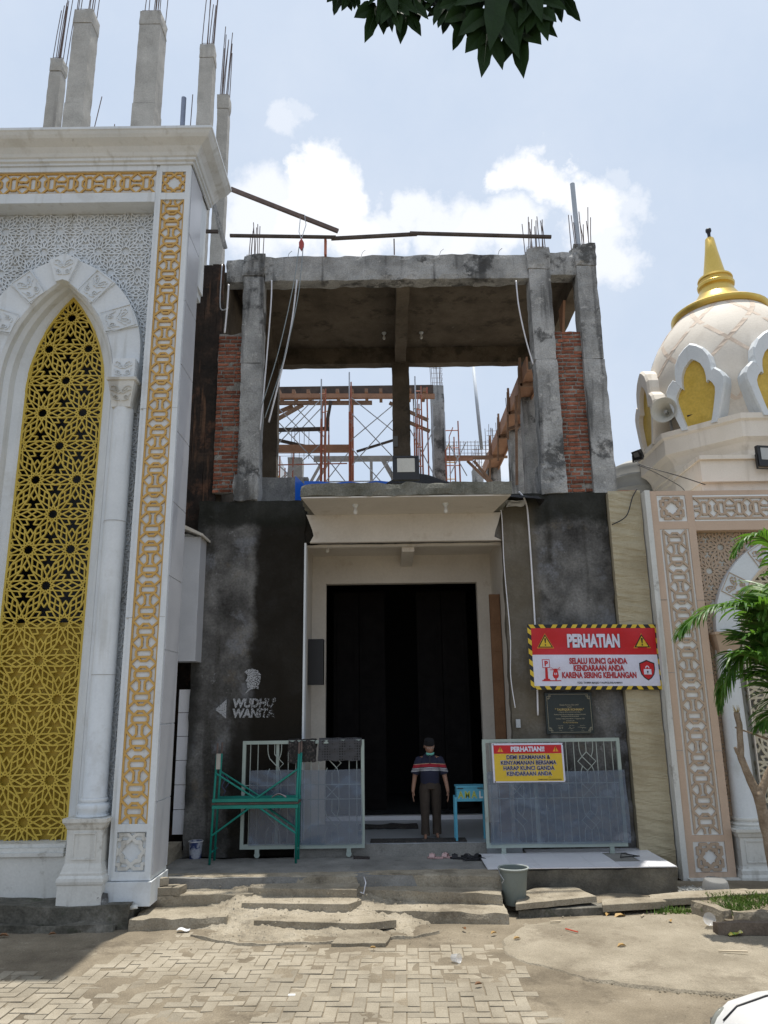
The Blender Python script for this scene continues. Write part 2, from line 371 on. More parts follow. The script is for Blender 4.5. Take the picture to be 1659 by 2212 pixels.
def band(m, axis, lo, hi, soft, namp, col, strength, nscale=1.5, zlo=None, zhi=None):
    """a stain with its own ragged outline between lo and hi on one world axis"""
    t = m.node_tree; L = t.links.new; N = t.nodes.new
    b = t.nodes['Principled BSDF']; src = b.inputs['Base Color'].links[0].from_socket
    g = N('ShaderNodeNewGeometry'); sp = N('ShaderNodeSeparateXYZ'); L(g.outputs['Position'], sp.inputs[0])
    n = N('ShaderNodeTexNoise'); n.inputs['Scale'].default_value = nscale; n.inputs['Detail'].default_value = 7; n.inputs['Roughness'].default_value = .65; L(g.outputs['Position'], n.inputs['Vector'])
    def wob(sock):
        q = N('ShaderNodeMath'); q.operation = 'MULTIPLY_ADD'; q.inputs[1].default_value = namp * 2; q.inputs[2].default_value = -namp
        L(n.outputs[0], q.inputs[0]); a = N('ShaderNodeMath'); a.operation = 'ADD'; L(sock, a.inputs[0]); L(q.outputs[0], a.inputs[1]); return a.outputs[0]
    def ss(sock, a, c):
        q = N('ShaderNodeMapRange'); q.interpolation_type = 'SMOOTHSTEP'; q.inputs['From Min'].default_value = a; q.inputs['From Max'].default_value = c; L(sock, q.inputs['Value']); return q.outputs[0]
    def mulv(a, c):
        q = N('ShaderNodeMath'); q.operation = 'MULTIPLY'; L(a, q.inputs[0])
        if isinstance(c, float): q.inputs[1].default_value = c
        else: L(c, q.inputs[1])
        return q.outputs[0]
    s = wob(sp.outputs['XYZ'.index(axis)])
    f = mulv(ss(s, lo - soft, lo + soft), ss(s, hi + soft, hi - soft))
    z = wob(sp.outputs[2])
    if zlo is not None: f = mulv(f, ss(z, zlo - soft, zlo + soft))
    if zhi is not None: f = mulv(f, ss(z, zhi + soft, zhi - soft))
    x = N('ShaderNodeMix'); x.data_type = 'RGBA'; L(mulv(f, float(strength)), x.inputs['Factor']); L(src, x.inputs['A']); x.inputs['B'].default_value = (*col, 1)
    L(x.outputs['Result'], b.inputs['Base Color'])
    return m

MT['facade'] = M('weathered_render', [(.34, (.048, .046, .044)), (.5, (.115, .112, .108)), (.66, (.21, .205, .197))], scale=1.5, rough=.95, bump=.7, bscale=16, grain=.2, detail=10, spec=.08,
                 streak=((.04, .037, .032), .75, 3.5, .50), stain=[((.185, .19, .205), .7, 1.3, .55, .1), ((.03, .029, .026), .62, .9, .52, .1), ((.28, .28, .285), .6, 3.2, .60, .07), ((.15, .125, .09), .5, 1.9, .56)])
band(MT['facade'], 'X', -2.38, -1.2, .10, .24, (.017, .0145, .011), .93, 1.8, -1, 6.2)
band(MT['facade'], 'X', -4, 5, .10, .35, (.020, .021, .017), .85, 1.3, 6.05, 8)
band(MT['facade'], 'X', -2.75, -1.2, .10, .3, (.018, .0155, .012), .85, 1.4, -1, 3.0)
band(MT['facade'], 'X', -3.7, -3.32, .08, .2, (.022, .022, .02), .7, 1.2, 1.2, 6.2)
band(MT['facade'], 'X', 2.1, 2.75, .10, .12, (.165, .14, .10), .6, 2.2, 2, 6.4)
MT['charred'] = M('mouldy_boards', [(.3, (.014, .012, .011)), (.55, (.035, .025, .02)), (.75, (.10, .06, .04))], scale=2.6, rough=.95, bump=.5, bscale=12, grain=.2, streak=((.20, .105, .06), .8, 8, .54), stain=[((.13, .065, .04), .7, 2.6, .55), ((.012, .012, .011), .8, 1.4, .54)])
MT['marble'] = M('white_marble', [(.3, (.44, .45, .48)), (.7, (.52, .53, .56))], scale=1.5, rough=.3, bump=.02, grain=.03, stain=[((.33, .33, .35), .5, 1.2, .63, .03)])
MT['tile_white'] = M('glazed_white_tile', [(.3, (.68, .68, .72)), (.7, (.74, .74, .77))], scale=2, rough=.3, bump=.03, grain=.04, rand=.06, stain=[((.35, .31, .26), .6, 2.2, .60)])
MT['stone'] = M('split_stone_cladding', [(.3, (.33, .28, .185)), (.5, (.40, .345, .235)), (.7, (.45, .395, .275))], scale=1.5, rough=.9, bump=.2, bscale=20, grain=.06)
MT['slate'] = flat('dark_glass_and_void', (.012, .013, .014), rough=.35)  # car glass; also colours in the shade behind the star lattices
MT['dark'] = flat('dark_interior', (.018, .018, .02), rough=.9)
MT['ground'] = M('packed_dirt', [(.3, (.125, .102, .072)), (.5, (.20, .166, .118)), (.7, (.28, .238, .175))], scale=1.1, rough=.97, bump=.7, bscale=38, grain=.18, detail=10, stain=[((.10, .08, .056), .7, .8, .53), ((.40, .36, .28), .5, 3.5, .60), ((.10, .082, .06), .6, 9, .62, .05)])
MT['apron'] = M('worn_concrete_apron', [(.3, (.195, .165, .12)), (.5, (.27, .234, .175)), (.7, (.33, .288, .22))], scale=1.4, rough=.96, bump=.8, bscale=42, grain=.2, detail=10, stain=[((.15, .122, .086), .65, .9, .52), ((.42, .38, .31), .45, 4, .60), ((.14, .115, .085), .6, 12, .63, .05)])
MT['paver'] = M('paving_block', [(.3, (.205, .176, .132)), (.5, (.27, .236, .18)), (.7, (.325, .288, .225))], scale=1.8, rough=.95, bump=.5, bscale=50, grain=.16, rand=.13, stain=[((.21, .175, .125), .65, 1.1, .55)])
MT['step'] = M('worn_step_concrete', [(.3, (.21, .178, .13)), (.5, (.30, .26, .195)), (.7, (.385, .34, .265))], scale=2.2, rough=.96, bump=.7, bscale=30, grain=.17, detail=9, stain=[((.13, .108, .078), .7, 1.6, .53), ((.46, .42, .35), .5, 5, .60), ((.12, .10, .075), .6, 13, .63, .05)])
MT['porch'] = M('porch_screed', [(.25, (.15, .145, .135)), (.5, (.22, .215, .2)), (.75, (.29, .28, .26))], scale=2, rough=.95, bump=.5, bscale=30, grain=.15, stain=[((.1, .095, .085), .6, 2.5, .58)])
MT['mossy'] = M('mossy_kerb', [(.32, (.05, .048, .038)), (.5, (.12, .112, .092)), (.68, (.22, .205, .175))], scale=2.2, rough=.97, bump=.9, bscale=20, grain=.2, stain=[((.04, .05, .025), .8, 2.2, .54)])

# ------------------------------------------------------------------ ornament line work (2D)
def chain_lines(W, L, edge=True):
    """interlaced strap band; a in -W/2..W/2, b in 0..L"""
    h = .78 * W; n = max(2, round(L / h)); h = L / n; k = h / .78
    out = []
    def pl(pts): out.extend(zip(pts[:-1], pts[1:]))
    for i in range(n):
        b0 = i * h; fl = i % 2
        def q(u, v): return (u * W * .96, b0 + ((.78 - v) if fl else v) * k)
        pl([q(-.5, 0), q(-.22, .27), q(.22, .27), q(.5, 0)])
        pl([q(-.5, .78), q(-.22, .53), q(.22, .53), q(.5, .78)])
        pl([q(-.10, 0), q(-.10, .13), q(-.30, .33), q(-.30, .47), q(-.10, .67), q(.10, .67), q(.30, .47), q(.30, .33), q(.10, .13), q(.10, 0)])
    if edge:
        pl([(-.48 * W, 0), (-.48 * W, L)]); pl([(.48 * W, 0), (.48 * W, L)])
    return out
def square_star(S):
    out = []
    base = [(.30, .42), (.10, .42), (0, .33), (-.12, .22), (-.24, .22), (-.24, .12), (-.33, 0), (-.42, -.10), (-.42, -.30)]
    for k in range(4):
        for mx in (1, -1):
            pts = []
            for x, y in base:
                x *= mx
                for _ in range(k): x, y = -y, x
                pts.append((x * S, y * S))
            out.extend(zip(pts[:-1], pts[1:]))
        c = [(.30, .42), (.30, .31), (.42, .31)]
        pts = []
        for x, y in c:
            for _ in range(k): x, y = -y, x
            pts.append((x * S, y * S))
        out.extend(zip(pts[:-1], pts[1:]))
    seen = set(); res = []
    for a, b in out:
        key = tuple(sorted(((round(a[0], 3), round(a[1], 3)), (round(b[0], 3), round(b[1], 3)))))
        if key not in seen: seen.add(key); res.append((a, b))
    return res
def rosette_lines(Rr, x0, x1, y0, y1, cx, cy, inside, fine=True):
    """twelve-fold star-and-rosette lattice on a hexagonal net; Rr = apothem"""
    out = []; seen = set(); stars = set()
    P = lambda c, r, deg: (c[0] + r * Rr * math.cos(rad(deg)), c[1] + r * Rr * math.sin(rad(deg)))
    def add(a, b):
        key = tuple(sorted(((round(a[0], 3), round(a[1], 3)), (round(b[0], 3), round(b[1], 3)))))
        if key in seen: return
        seen.add(key)
        L = math.dist(a, b); n = 2 if L > .12 else 1
        for i in range(n):
            p = (a[0] + (b[0] - a[0]) * i / n, a[1] + (b[1] - a[1]) * i / n); q = (a[0] + (b[0] - a[0]) * (i + 1) / n, a[1] + (b[1] - a[1]) * (i + 1) / n)
            if inside((p[0] + q[0]) / 2, (p[1] + q[1]) / 2): out.append((p, q))
    dy = Rr * math.sqrt(3)
    j0 = int((y0 - cy) / dy) - 2; j1 = int((y1 - cy) / dy) + 2
    for j in range(j0, j1 + 1):
        for i in range(int((x0 - cx) / (2 * Rr)) - 2, int((x1 - cx) / (2 * Rr)) + 3):
            c = (cx + (2 * i + (j % 2)) * Rr, cy + j * dy)
            if not (x0 - 1.2 * Rr < c[0] < x1 + 1.2 * Rr and y0 - 1.2 * Rr < c[1] < y1 + 1.2 * Rr): continue
            for k in range(12):
                ph = 30 * k
                S0, S1 = P(c, .29, ph - 15), P(c, .29, ph + 15)
                if fine:
                    N0 = P(c, .235, ph); add(S0, N0); add(N0, S1)
                A = P(c, .46, ph)
                Wm, Wp = P(c, .78, ph - 11.5), P(c, .78, ph + 11.5)
                Mk = P(c, 1.0, ph)
                add(S0, A); add(A, Wp); add(S1, A); add(A, Wm)
                add(Wm, Mk); add(Wp, Mk)
                V = P(c, 1.035, ph + 15)
                Wn = P(c, .78, ph + 30 - 11.5)
                add(Wp, V); add(Wn, V)
    return out
def scroll_lines(kind=0):
    """leafy scroll relief inside a unit square (-.5...5)"""
    L = []
    for s in (-1, 1):
        sp = [(s * (.24 + .13 * (1 - t / 14) * math.cos(t * .8)), -.26 + .13 * (1 - t / 14) * math.sin(t * .8)) for t in range(12)]
        L.append(sp)
        L.append([(s * .04, -.40), (s * .14, -.43), (s * .30, -.41), (s * .40, -.34)])
        L.append([(s * .37, -.26), (s * .39, -.12), (s * .45, -.02)])
        L.append([(0, .02), (s * .10, -.02), (s * .2, .04), (s * .3, .12), (s * .42, .16), (s * .46, .22)])
        L.append([(s * .05, .12), (s * .12, .28), (s * .2, .36), (s * .3, .40), (s * .4, .36), (s * .38, .28)])
        L.append([(s * .08, .1), (s * .2, .16), (s * .26, .26), (s * .22, .3)])
    out = []
    for p in L: out.extend(zip(p[:-1], p[1:]))
    return out
def arch_curve(w, spring, apex, n=14, cx=0.0):
    """right half of a two-centred pointed arch from the springing up to the apex"""
    h = apex - spring; ro = (w * w + h * h) / (2 * w); c = w - ro
    a1 = math.asin(min(1, h / ro))
    return [(cx + c + ro * math.cos(a1 * i / n), spring + ro * math.sin(a1 * i / n)) for i in range(n + 1)]
def arch_x(w, spring, apex, z):
    """half width of the arch at height z"""
    if z <= spring: return w
    if z >= apex: return 0
    h = apex - spring; ro = (w * w + h * h) / (2 * w)
    return max(0, w - ro + math.sqrt(max(0, ro * ro - (z - spring) ** 2)))
def front(y): return lambda a, b, c: (a, y - c, b)   # a vertical plane facing the street

def molded_square(mb, x0, x1, z0, z1, y, wdt, dep):
    """a picture-frame moulding standing dep proud of plane y"""
    mb.box(x0, x1, y - dep, y, z1 - wdt, z1); mb.box(x0, x1, y - dep, y, z0, z0 + wdt)
    mb.box(x0, x0 + wdt, y - dep + .002, y, z0 + wdt, z1 - wdt); mb.box(x1 - wdt, x1, y - dep + .002, y, z0 + wdt, z1 - wdt)

# ------------------------------------------------------------------ white portal on the left
LB = empty('mosque_portal', (-5.3, 11.9, 0), 'white mosque portal with golden star lattice in a tall pointed arch', 'mosque')
CX = -5.33
b = MB()
for sx in (1, -1):
    ex = lambda a: CX + sx * (a - CX)
    def bx(x0, x1, *r): b.box(min(ex(x0), ex(x1)), max(ex(x0), ex(x1)), *r)
    # pilaster shaft with sunk bands
    bx(-3.785, -3.742, 11.3, 12.08, .55, 11.93); bx(-3.335, -3.25, 11.3, 12.08, .55, 11.93); bx(-3.845, -3.785, 11.32, 12.08, .55, 11.93)
    bx(-3.742, -3.335, 11.345, 12.08, .55, 11.93)
    for z0, z1 in ((.55, .66), (1.17, 1.27), (11.24, 11.37), (11.79, 11.93)): bx(-3.742, -3.335, 11.302, 11.345, z0, z1)
    bx(-3.865, -3.222, 11.25, 12.09, .24, .54)
b.box(-6.75, -3.845, 11.302, 12.1, 11.82, 11.93); b.box(-6.75, -3.845, 11.304, 12.1, 11.20, 11.385); b.box(-6.75, -3.845, 11.36, 12.1, 11.385, 11.82)
pil = b.build('pilaster', MT['white'], LB)
b = MB()
# arched wall panel: strips beside the opening
oc = arch_curve(.96, 8.0, 9.85, 16)
for sx in (1, -1):
    z0 = 1.0; pts = [(.96, z0)] + oc
    for (a, za), (c, zb) in zip(pts[:-1], pts[1:]):
        q = [(CX + sx * a, 11.65, za), (CX + sx * 1.487, 11.65, za), (CX + sx * 1.487, 11.65, zb), (CX + sx * c, 11.65, zb)]
        b.face(q if sx == 1 else q[::-1])
b.face([(CX - 1.487, 11.65, 9.85), (CX + 1.487, 11.65, 9.85), (CX + 1.487, 11.65, 11.2), (CX - 1.487, 11.65, 11.2)])
b.box(CX - 1.6, CX + 1.6, 12.1, 12.15, 11.2, 11.9)
b.build('wall_panel', MT['white'], LB)
# star relief over the panel
ins = lambda x, z: abs(x - CX) < 1.475 and 1.05 < z < 11.19 and abs(x - CX) > (arch_x(1.36, 8.5, 10.24, z) if z > 7.9 else 1.12)
b = MB()
b.bars(rosette_lines(.235, CX - 1.5, CX + 1.5, 1.0, 11.2, CX, 6.4, ins, fine=False), front(11.65), .019, .028)
b.build('star_relief', MT['white'], LB, kind='stuff')
# reveal of the arch
b = MB()
prof = [(.955, 11.45), (.90, 11.50), (.90, 11.62), (.83, 11.68), (.80, 11.80), (.70, 11.86), (.655, 11.90), (.655, 12.02)]
prev = None
for (wd, y) in prof:
    t = (.96 - wd) / .305
    cv = [(wd, .99)] + arch_curve(wd, 8.0, 9.84 - .09 * t, 18)
    ring = [(CX + a, y, z) for a, z in cv] + [(CX - a, y, z) for a, z in reversed(cv)]
    if prev:
        for i in range(len(ring) - 1):
            b.face([prev[i], prev[i + 1], ring[i + 1], ring[i]])
    prev = ring
b.build('arch_reveal', MT['white'], LB, smooth=True, flat_auto=35)
b = MB()
for sx in (1, -1): b.box(min(CX + sx * .957, CX + sx * 1.06), max(CX + sx * .957, CX + sx * 1.06), 11.452, 11.66, 1.0, 8.28)
b.build('jamb', MT['white'], LB)
# voussoir ring
inn = lambda s: (lambda cv: cv)(arch_curve(.955, 8.0, 9.84, 60))
ci = [p for p in arch_curve(.955, 8.0, 9.84, 120) if p[1] > 8.265]; co_ = [(1.37, 8.27 + .23 * i / 10) for i in range(10)] + arch_curve(1.37, 8.5, 10.25, 50)
def at(cv, t):
    i = min(len(cv) - 1, max(0, t * (len(cv) - 1))); k = int(i); u = i - k
    a = cv[k]; c = cv[min(k + 1, len(cv) - 1)]
    return (a[0] + (c[0] - a[0]) * u, a[1] + (c[1] - a[1]) * u)
sc = scroll_lines()
for sx in (1, -1):
    for (t0, t1, dec) in ((0, .32, 0), (.32, .48, 1), (.48, .64, 0), (.64, .79, 1), (.79, .93, 0)):
        b = MB(); yy = 11.43 if dec else 11.46; nn = 5
        pi = [at(ci, t0 + (t1 - t0) * i / nn) for i in range(nn + 1)]; po = [at(co_, t0 + (t1 - t0) * i / nn) for i in range(nn + 1)]
        poly = [(CX + sx * x, z) for x, z in pi] + [(CX + sx * x, z) for x, z in reversed(po)]
        b.prism(poly, 0, 11.66 - yy, front(11.66))
        v = b.build('voussoir', MT['white'], LB)
        if dec:
            m0 = [(pi[0][0] + pi[-1][0]) / 2, (pi[0][1] + pi[-1][1]) / 2]; m1 = [(po[0][0] + po[-1][0]) / 2, (po[0][1] + po[-1][1]) / 2]
            cxx, czz = (m0[0] + m1[0]) / 2, (m0[1] + m1[1]) / 2; L_ = math.dist(m0, m1)
            vx, vz = (m1[0] - m0[0]) / L_, (m1[1] - m0[1]) / L_; wd = math.dist(po[0], po[-1]) * .82
            fn = lambda a, c, h: (CX + sx * (cxx + vz * a * wd * .86 + vx * c * L_ * .86), yy - h, czz - vx * a * wd * .86 + vz * c * L_ * .86)
            o = MB(); o.bars(sc, fn, .022, .014); 
            fr = [((-.5, -.5), (.5, -.5)), ((.5, -.5), (.5, .5)), ((.5, .5), (-.5, .5)), ((-.5, .5), (-.5, -.5))]
            fn2 = lambda a, c, h: (CX + sx * (cxx + vz * a * wd * 1.02 + vx * c * L_ * .95), yy - h, czz - vx * a * wd * 1.02 + vz * c * L_ * .95)
            o.bars(fr, fn2, .02, .012); o.build('scroll_relief', MT['white'], v)
b = MB(); pk = at(ci, .93); pk2 = at(co_, .91)
b.prism([(CX - pk[0], pk[1]), (CX, 9.80), (CX + pk[0], pk[1]), (CX + pk2[0], pk2[1] + .0), (CX, 10.28), (CX - pk2[0], pk2[1])], 0, .26, front(11.66))
v = b.build('keystone', MT['white'], LB)
o = MB(); o.bars(sc, lambda a, c, h: (CX + a * (.26 + .12 * (c + .5)), 11.40 - h, 10.03 + c * .34), .018, .014); o.build('scroll_relief', MT['white'], v)
# columns, capitals, pedestals (the left ones reach into the picture only by a sliver)
for sx in (1, -1):
    X0 = CX + sx * 1.19
    b = MB(); b.lathe([(.178, 0), (.178, .02), (.172, .03), (.165, 2.5), (.16, 5.83)], (X0, 11.42, 1.62), 28); b.build('column_shaft', MT['white'], LB, smooth=True, flat_auto=40)
    b = MB(); b.lathe([(.175, .10), (.19, .09), (.195, .075), (.19, .05), (.178, .045), (.178, .03), (.21, .02), (.225, 0), (.225, -.05), (.205, -.09), (.205, -.12), (.23, -.13), (.23, -.145)], (X0, 11.42, 1.52), 28); b.build('column_base', MT['white'], LB, smooth=True, flat_auto=40)
    b = MB()
    b.loft([[(X0 + r * px, 11.42 + r * py, z) for px, py in ((-1, -1), (1, -1), (1, 1), (-1, 1))] for r, z in ((.150, 7.45), (.152, 7.50), (.185, 7.72), (.205, 7.84), (.205, 7.87), (.23, 7.88), (.24, 7.92))])
    cp = b.build('capital', MT['white_dirty'], LB)
    o = MB(); o.bars([(p, q) for p, q in scroll_lines()], lambda a, c, h: (X0 + a * (.30 + .10 * (c + .5)), 11.262 - .045 * (c + .5) - h, 7.67 + c * .28), .014, .012); o.build('capital_relief', MT['white_dirty'], cp)
    b = MB(); b.box(X0 - .175, X0 + .185, 11.25, 11.66, 7.925, 8.27); im = b.build('impost_block', MT['white'], LB)
    o = MB(); o.bars(sc, lambda a, c, h: (X0 + a * .31, 11.25 - h, 8.1 + c * .28), .02, .014); o.build('scroll_relief', MT['white'], im)
    b = MB()
    def ring(r, z): return [(X0 - r, 11.42 - r, z), (X0 + r, 11.42 - r, z), (X0 + r, 11.75, z), (X0 - r, 11.75, z)]
    b.loft([ring(.300, .24), ring(.300, .53), ring(.312, .55), ring(.318, .58), ring(.312, .62), ring(.285, .65), ring(.285, .68), ring(.275, .70), ring(.262, .75), ring(.245, .80), ring(.238, 1.22), ring(.255, 1.24), ring(.275, 1.29), ring(.30, 1.32), ring(.305, 1.37)])
    molded_square(b, X0 - .16, X0 + .16, .84, 1.19, 11.183, .022, .018)
    b.build('pedestal', MT['white_dirty'], LB)
# panels under the lattice
b = MB(); b.box(CX - .96, CX + .96, 11.50, 12.1, .20, .84); b.box(CX - .80, CX + .80, 11.46, 11.9, .84, .885); b.box(CX - .78, CX + .78, 11.52, 11.95, .885, .94); b.box(CX - .77, CX + .77, 11.60, 11.98, .94, .985)
b.build('window_sill', MT['white_dirty'], LB)
# chain bands and star squares
for sx in (1, -1):
    bc = CX + sx * 1.7915
    b = MB(); b.bars([((x + bc, z + 1.272), (x2 + bc, z2 + 1.272)) for (x, z), (x2, z2) in chain_lines(.405, 9.965)], front(11.345), .031, .024)
    b.build('chain_band', MT['ochre'], LB)
    b = MB(); b.bars([((x + bc, z + 11.58), (x2 + bc, z2 + 11.58)) for (x, z), (x2, z2) in square_star(.46)], front(11.345), .031, .024); b.build('star_square', MT['ochre'], LB)
    b = MB(); b.bars([((x + bc, z + .915), (x2 + bc, z2 + .915)) for (x, z), (x2, z2) in square_star(.52)], front(11.345), .042, .024); b.build('star_square', MT['white_dirty'], LB)
b = MB(); b.bars([((CX - 1.13 + z - .33, x + 11.602), (CX - 1.13 + z2 - .33, x2 + 11.602)) for (x, z), (x2, z2) in chain_lines(.425, 2.93)], front(11.36), .031, .024)
b.build('chain_frieze', MT['ochre'], LB)
# golden lattice and its backing
WL = .665
lin = rosette_lines(.335, CX - .7, CX + .7, .9, 9.8, CX, 9.353 - 1.1603 * 7, lambda x, z: abs(x - CX) < arch_x(WL, 8.0, 9.76, z) + .01 and .98 < z < 9.75)
b = MB(); b.bars(lin, front(11.93), .0215, .03); 
cv = [(WL - .02, .99)] + arch_curve(WL - .02, 8.0, 9.73, 12)
edge = [((CX + s * p[0], p[1]), (CX + s * q[0], q[1])) for s in (1, -1) for p, q in zip(cv[:-1], cv[1:])]
b.bars(edge, front(11.93), .04, .034); b.build('star_lattice', MT['gold_paint'], LB)
b = MB(); b.box(CX - .75, CX + .75, 11.985, 12.03, .93, 4.14); b.build('lattice_backing', MT['gold_back'], LB)
b = MB(); b.box(CX - .8, CX + .8, 12.6, 12.65, 4.0, 9.9); b.box(CX - .8, CX - .75, 12.03, 12.6, 4, 9.9); b.box(CX + .75, CX + .8, 12.03, 12.6, 4, 9.9); b.box(CX - .8, CX + .8, 12.03, 12.65, 9.9, 9.95); b.box(CX - .8, CX + .8, 12.03, 12.65, 3.95, 4.0)
b.build('void_shade_backing', MT['slate'], LB)  # no glass: near-black lining, shade of the void put into its colour
# cornice: swept profile round the front and the right side
prof = [(0, 11.92), (.03, 11.92), (.03, 11.96), (.07, 11.975), (.07, 12.02), (.10, 12.035), (.13, 12.08), (.20, 12.15), (.33, 12.22), (.37, 12.26), (.40, 12.30), (.42, 12.315), (.42, 12.36), (.40, 12.375), (0, 12.38)]
b = MB(); prev = None
for o_, z in prof:
    r_ = [(-8.2, 11.3 - o_, z), (-3.235 + o_, 11.3 - o_, z), (-3.235 + o_, 12.55, z), (-8.2, 12.55, z)]
    if prev:
        for i in range(3): b.face([prev[i], prev[i + 1], r_[i + 1], r_[i]])
    prev = r_
b.face(prev)
b.face([(-3.235 + o_, 12.55, z) for o_, z in reversed(prof)])
b.build('cornice', MT['white'], LB, smooth=True, flat_auto=30)
# body behind
b = MB()
b.box(-8.2, -3.3, 12.15, 12.54, 9.97, 12.3); b.box(-8.2, CX - .8, 12.101, 12.54, .2, 9.97); b.box(CX + .8, -3.5, 12.101, 12.54, 4.6, 9.97); b.box(CX + .8, -3.5, 12.101, 12.5, .2, 4.6)
b.box(-8.2, -3.95, 12.66, 30, .2, 12.1); b.box(-3.9, -3.26, 12.085, 12.53, 10.1, 11.96)
b.build('wall', MT['white'], LB)
for sx in (1,):
    for z in (4.12, 7.42):
        b = MB(); b.box(-3.83, -3.742, 11.298, 11.3195, z, z + .007); b.box(-3.335, -3.25, 11.298, 11.30, z + .01, z + .016); b.build('panel_joint', MT['conc_pale'], LB)
for z in (3.3, 5.6):
    b = MB(); b.lathe([(.1725, 0), (.1735, .002), (.1735, .006), (.172, .008)], (CX + 1.19, 11.42, z), 28); b.build('panel_joint', MT['conc_pale'], LB)
b = MB(); b.box(-5.2, -5.193, 10.985, 11.0, 12.17, 12.36); b.build('panel_joint', MT['conc_pale'], LB)
# side-face cladding sheets with bright edges
zz = .60
side = [.60, 1.55, 2.60, 3.65, 4.75, 5.9, 7.05, 8.2, 9.35, 10.6, 11.9]
for z0, z1 in zip(side[:-1], side[1:]):
    b = MB(); b.box(-3.2495, -3.236, 11.36, 12.07, z0 + .008, z1 - .008); b.build('cladding_sheet', MT['marble'], LB)

# kerb and walk in front of the portal
b = MB(); b.rbox(-8.5, -3.42, 11.03, 12.3, -.1, .315, .3, .035, 1.2)
b.build('sidewalk', MT['mossy'], kind='structure')
b = MB(); b.rbox(-8.5, -3.55, 10.90, 11.05, -.1, .12, .25, .05, 1.4)
b.build('kerb_footing', MT['mossy'], kind='structure')

# ------------------------------------------------------------------ unfinished concrete building in the middle
UB = empty('unfinished_building', (0.5, 13.75, 0), 'grey two storey concrete building shell under construction with an open upper floor', 'building')
UP = lambda b, n, m, **k: b.build(n, MT[m] if isinstance(m, str) else m, UB, **k)
def rebars(x0, x1, y0, y1, z0, z1, n, parent, r=.009, lean=0.0):
    b = MB()
    for i in range(n):
        t = i / max(1, n - 1); x = x0 + (x1 - x0) * t + random.uniform(-.01, .01); y = random.choice((y0, y1)); zt = z1 + random.uniform(-.30, .12) * (z1 - z0)
        lx = random.uniform(-.05, .05) + lean
        b.tube([(x, y, z0), (x + lx * .4, y, (z0 + zt) / 2), (x + lx, y + random.uniform(-.03, .03), zt)], r, 5)
    zz = z0 + .10
    b.tube([(x0, y0, zz), (x1, y0, zz), (x1, y1, zz), (x0, y1, zz), (x0, y0, zz)], r * .7, 4)
    return b.build('rebar', MT['rebar'], parent)
def stub(b, x, y, z):   # loose tie wires
    b.tube([(x, y, z), (x + .03, y - .02, z + .09), (x + .09, y - .03, z + .14)], .005, 4)
# front columns: shaft pours one above another with collars
for (x0, x1, zt, off) in ((-2.77, -2.36, 11.75, 0), (2.99, 3.42, 11.83, 1), (3.955, 4.355, 11.90, 2)):
    b = MB()
    b.rbox(x0, x1, 13.75, 14.15, 9.35, zt - .5, .13, .010); b.rbox(x0 - .02, x1 + .01, 13.735, 14.16, zt - .5, zt, .10, .026, 1.8); b.rbox(x0 + .015 - .03 * (off == 2), x1 + .012, 13.742, 14.15, 6.62, 9.345, .13, .010)
    if off == 1: b.rbox(x0 - .05, x1 + .03, 13.70, 14.2, 6.60, 7.22, .11, .03, 1.8)
    if off == 0: b.rbox(x0 - .05, x1 + .01, 13.70, 14.2, 6.55, 7.08, .11, .02, 1.8)
    c = UP(b, 'column', 'conc')
rebars(-2.74, -2.44, 13.85, 14.05, 11.7, 12.5, 8, UB); rebars(3.01, 3.38, 13.85, 14.05, 11.8, 12.72, 11, UB); rebars(3.98, 4.36, 13.85, 14.05, 11.85, 12.72, 10, UB)
# front beam, roof slab, joists
b = MB(); b.rbox(-3.15, -2.36, 13.83, 14.13, 11.17, 11.70, .14, .02); b.rbox(-2.36, 2.99, 13.80, 14.12, 11.165, 11.72, .11, .020, 1.6, 3.5); b.rbox(3.42, 3.955, 13.80, 14.12, 11.22, 11.74, .12, .02)
for x in (-1.9, -.4, 1.2, 2.4, 4.3): stub(b, x, 13.85, 11.72)
UP(b, 'front_beam', 'conc')
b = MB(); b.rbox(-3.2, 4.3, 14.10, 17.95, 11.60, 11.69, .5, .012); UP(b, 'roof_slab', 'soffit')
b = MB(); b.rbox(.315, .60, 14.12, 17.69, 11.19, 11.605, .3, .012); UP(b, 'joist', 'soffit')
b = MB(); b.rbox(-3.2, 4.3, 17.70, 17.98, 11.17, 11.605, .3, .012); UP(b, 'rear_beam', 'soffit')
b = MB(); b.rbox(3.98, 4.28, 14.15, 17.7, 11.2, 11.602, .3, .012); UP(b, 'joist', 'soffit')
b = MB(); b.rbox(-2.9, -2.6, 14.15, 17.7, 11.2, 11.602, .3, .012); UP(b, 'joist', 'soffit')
b = MB(); b.prism([(15.2, 11.19), (15.2, 10.25), (14.75, 11.19)], 3.90, 3.95, lambda a, c, h: (h, a, c)); UP(b, 'formwork_board', 'ply')
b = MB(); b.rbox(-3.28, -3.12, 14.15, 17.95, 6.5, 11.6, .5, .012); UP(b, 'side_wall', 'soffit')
# rear columns
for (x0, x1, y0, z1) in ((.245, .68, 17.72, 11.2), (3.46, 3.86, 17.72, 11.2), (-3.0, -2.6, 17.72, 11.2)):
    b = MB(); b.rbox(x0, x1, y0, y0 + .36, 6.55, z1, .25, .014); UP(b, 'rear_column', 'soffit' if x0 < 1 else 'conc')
b = MB(); b.box(.24, .36, 17.66, 17.70, 8.95, 9.22); UP(b, 'junction_box', flat('dull_grey_plastic', (.18, .18, .17)))
# upper floor
b = MB(); b.rbox(-3.9, 4.36, 13.95, 28.5, 6.28, 6.55, .8, .015); UP(b, 'floor_slab', 'porch')
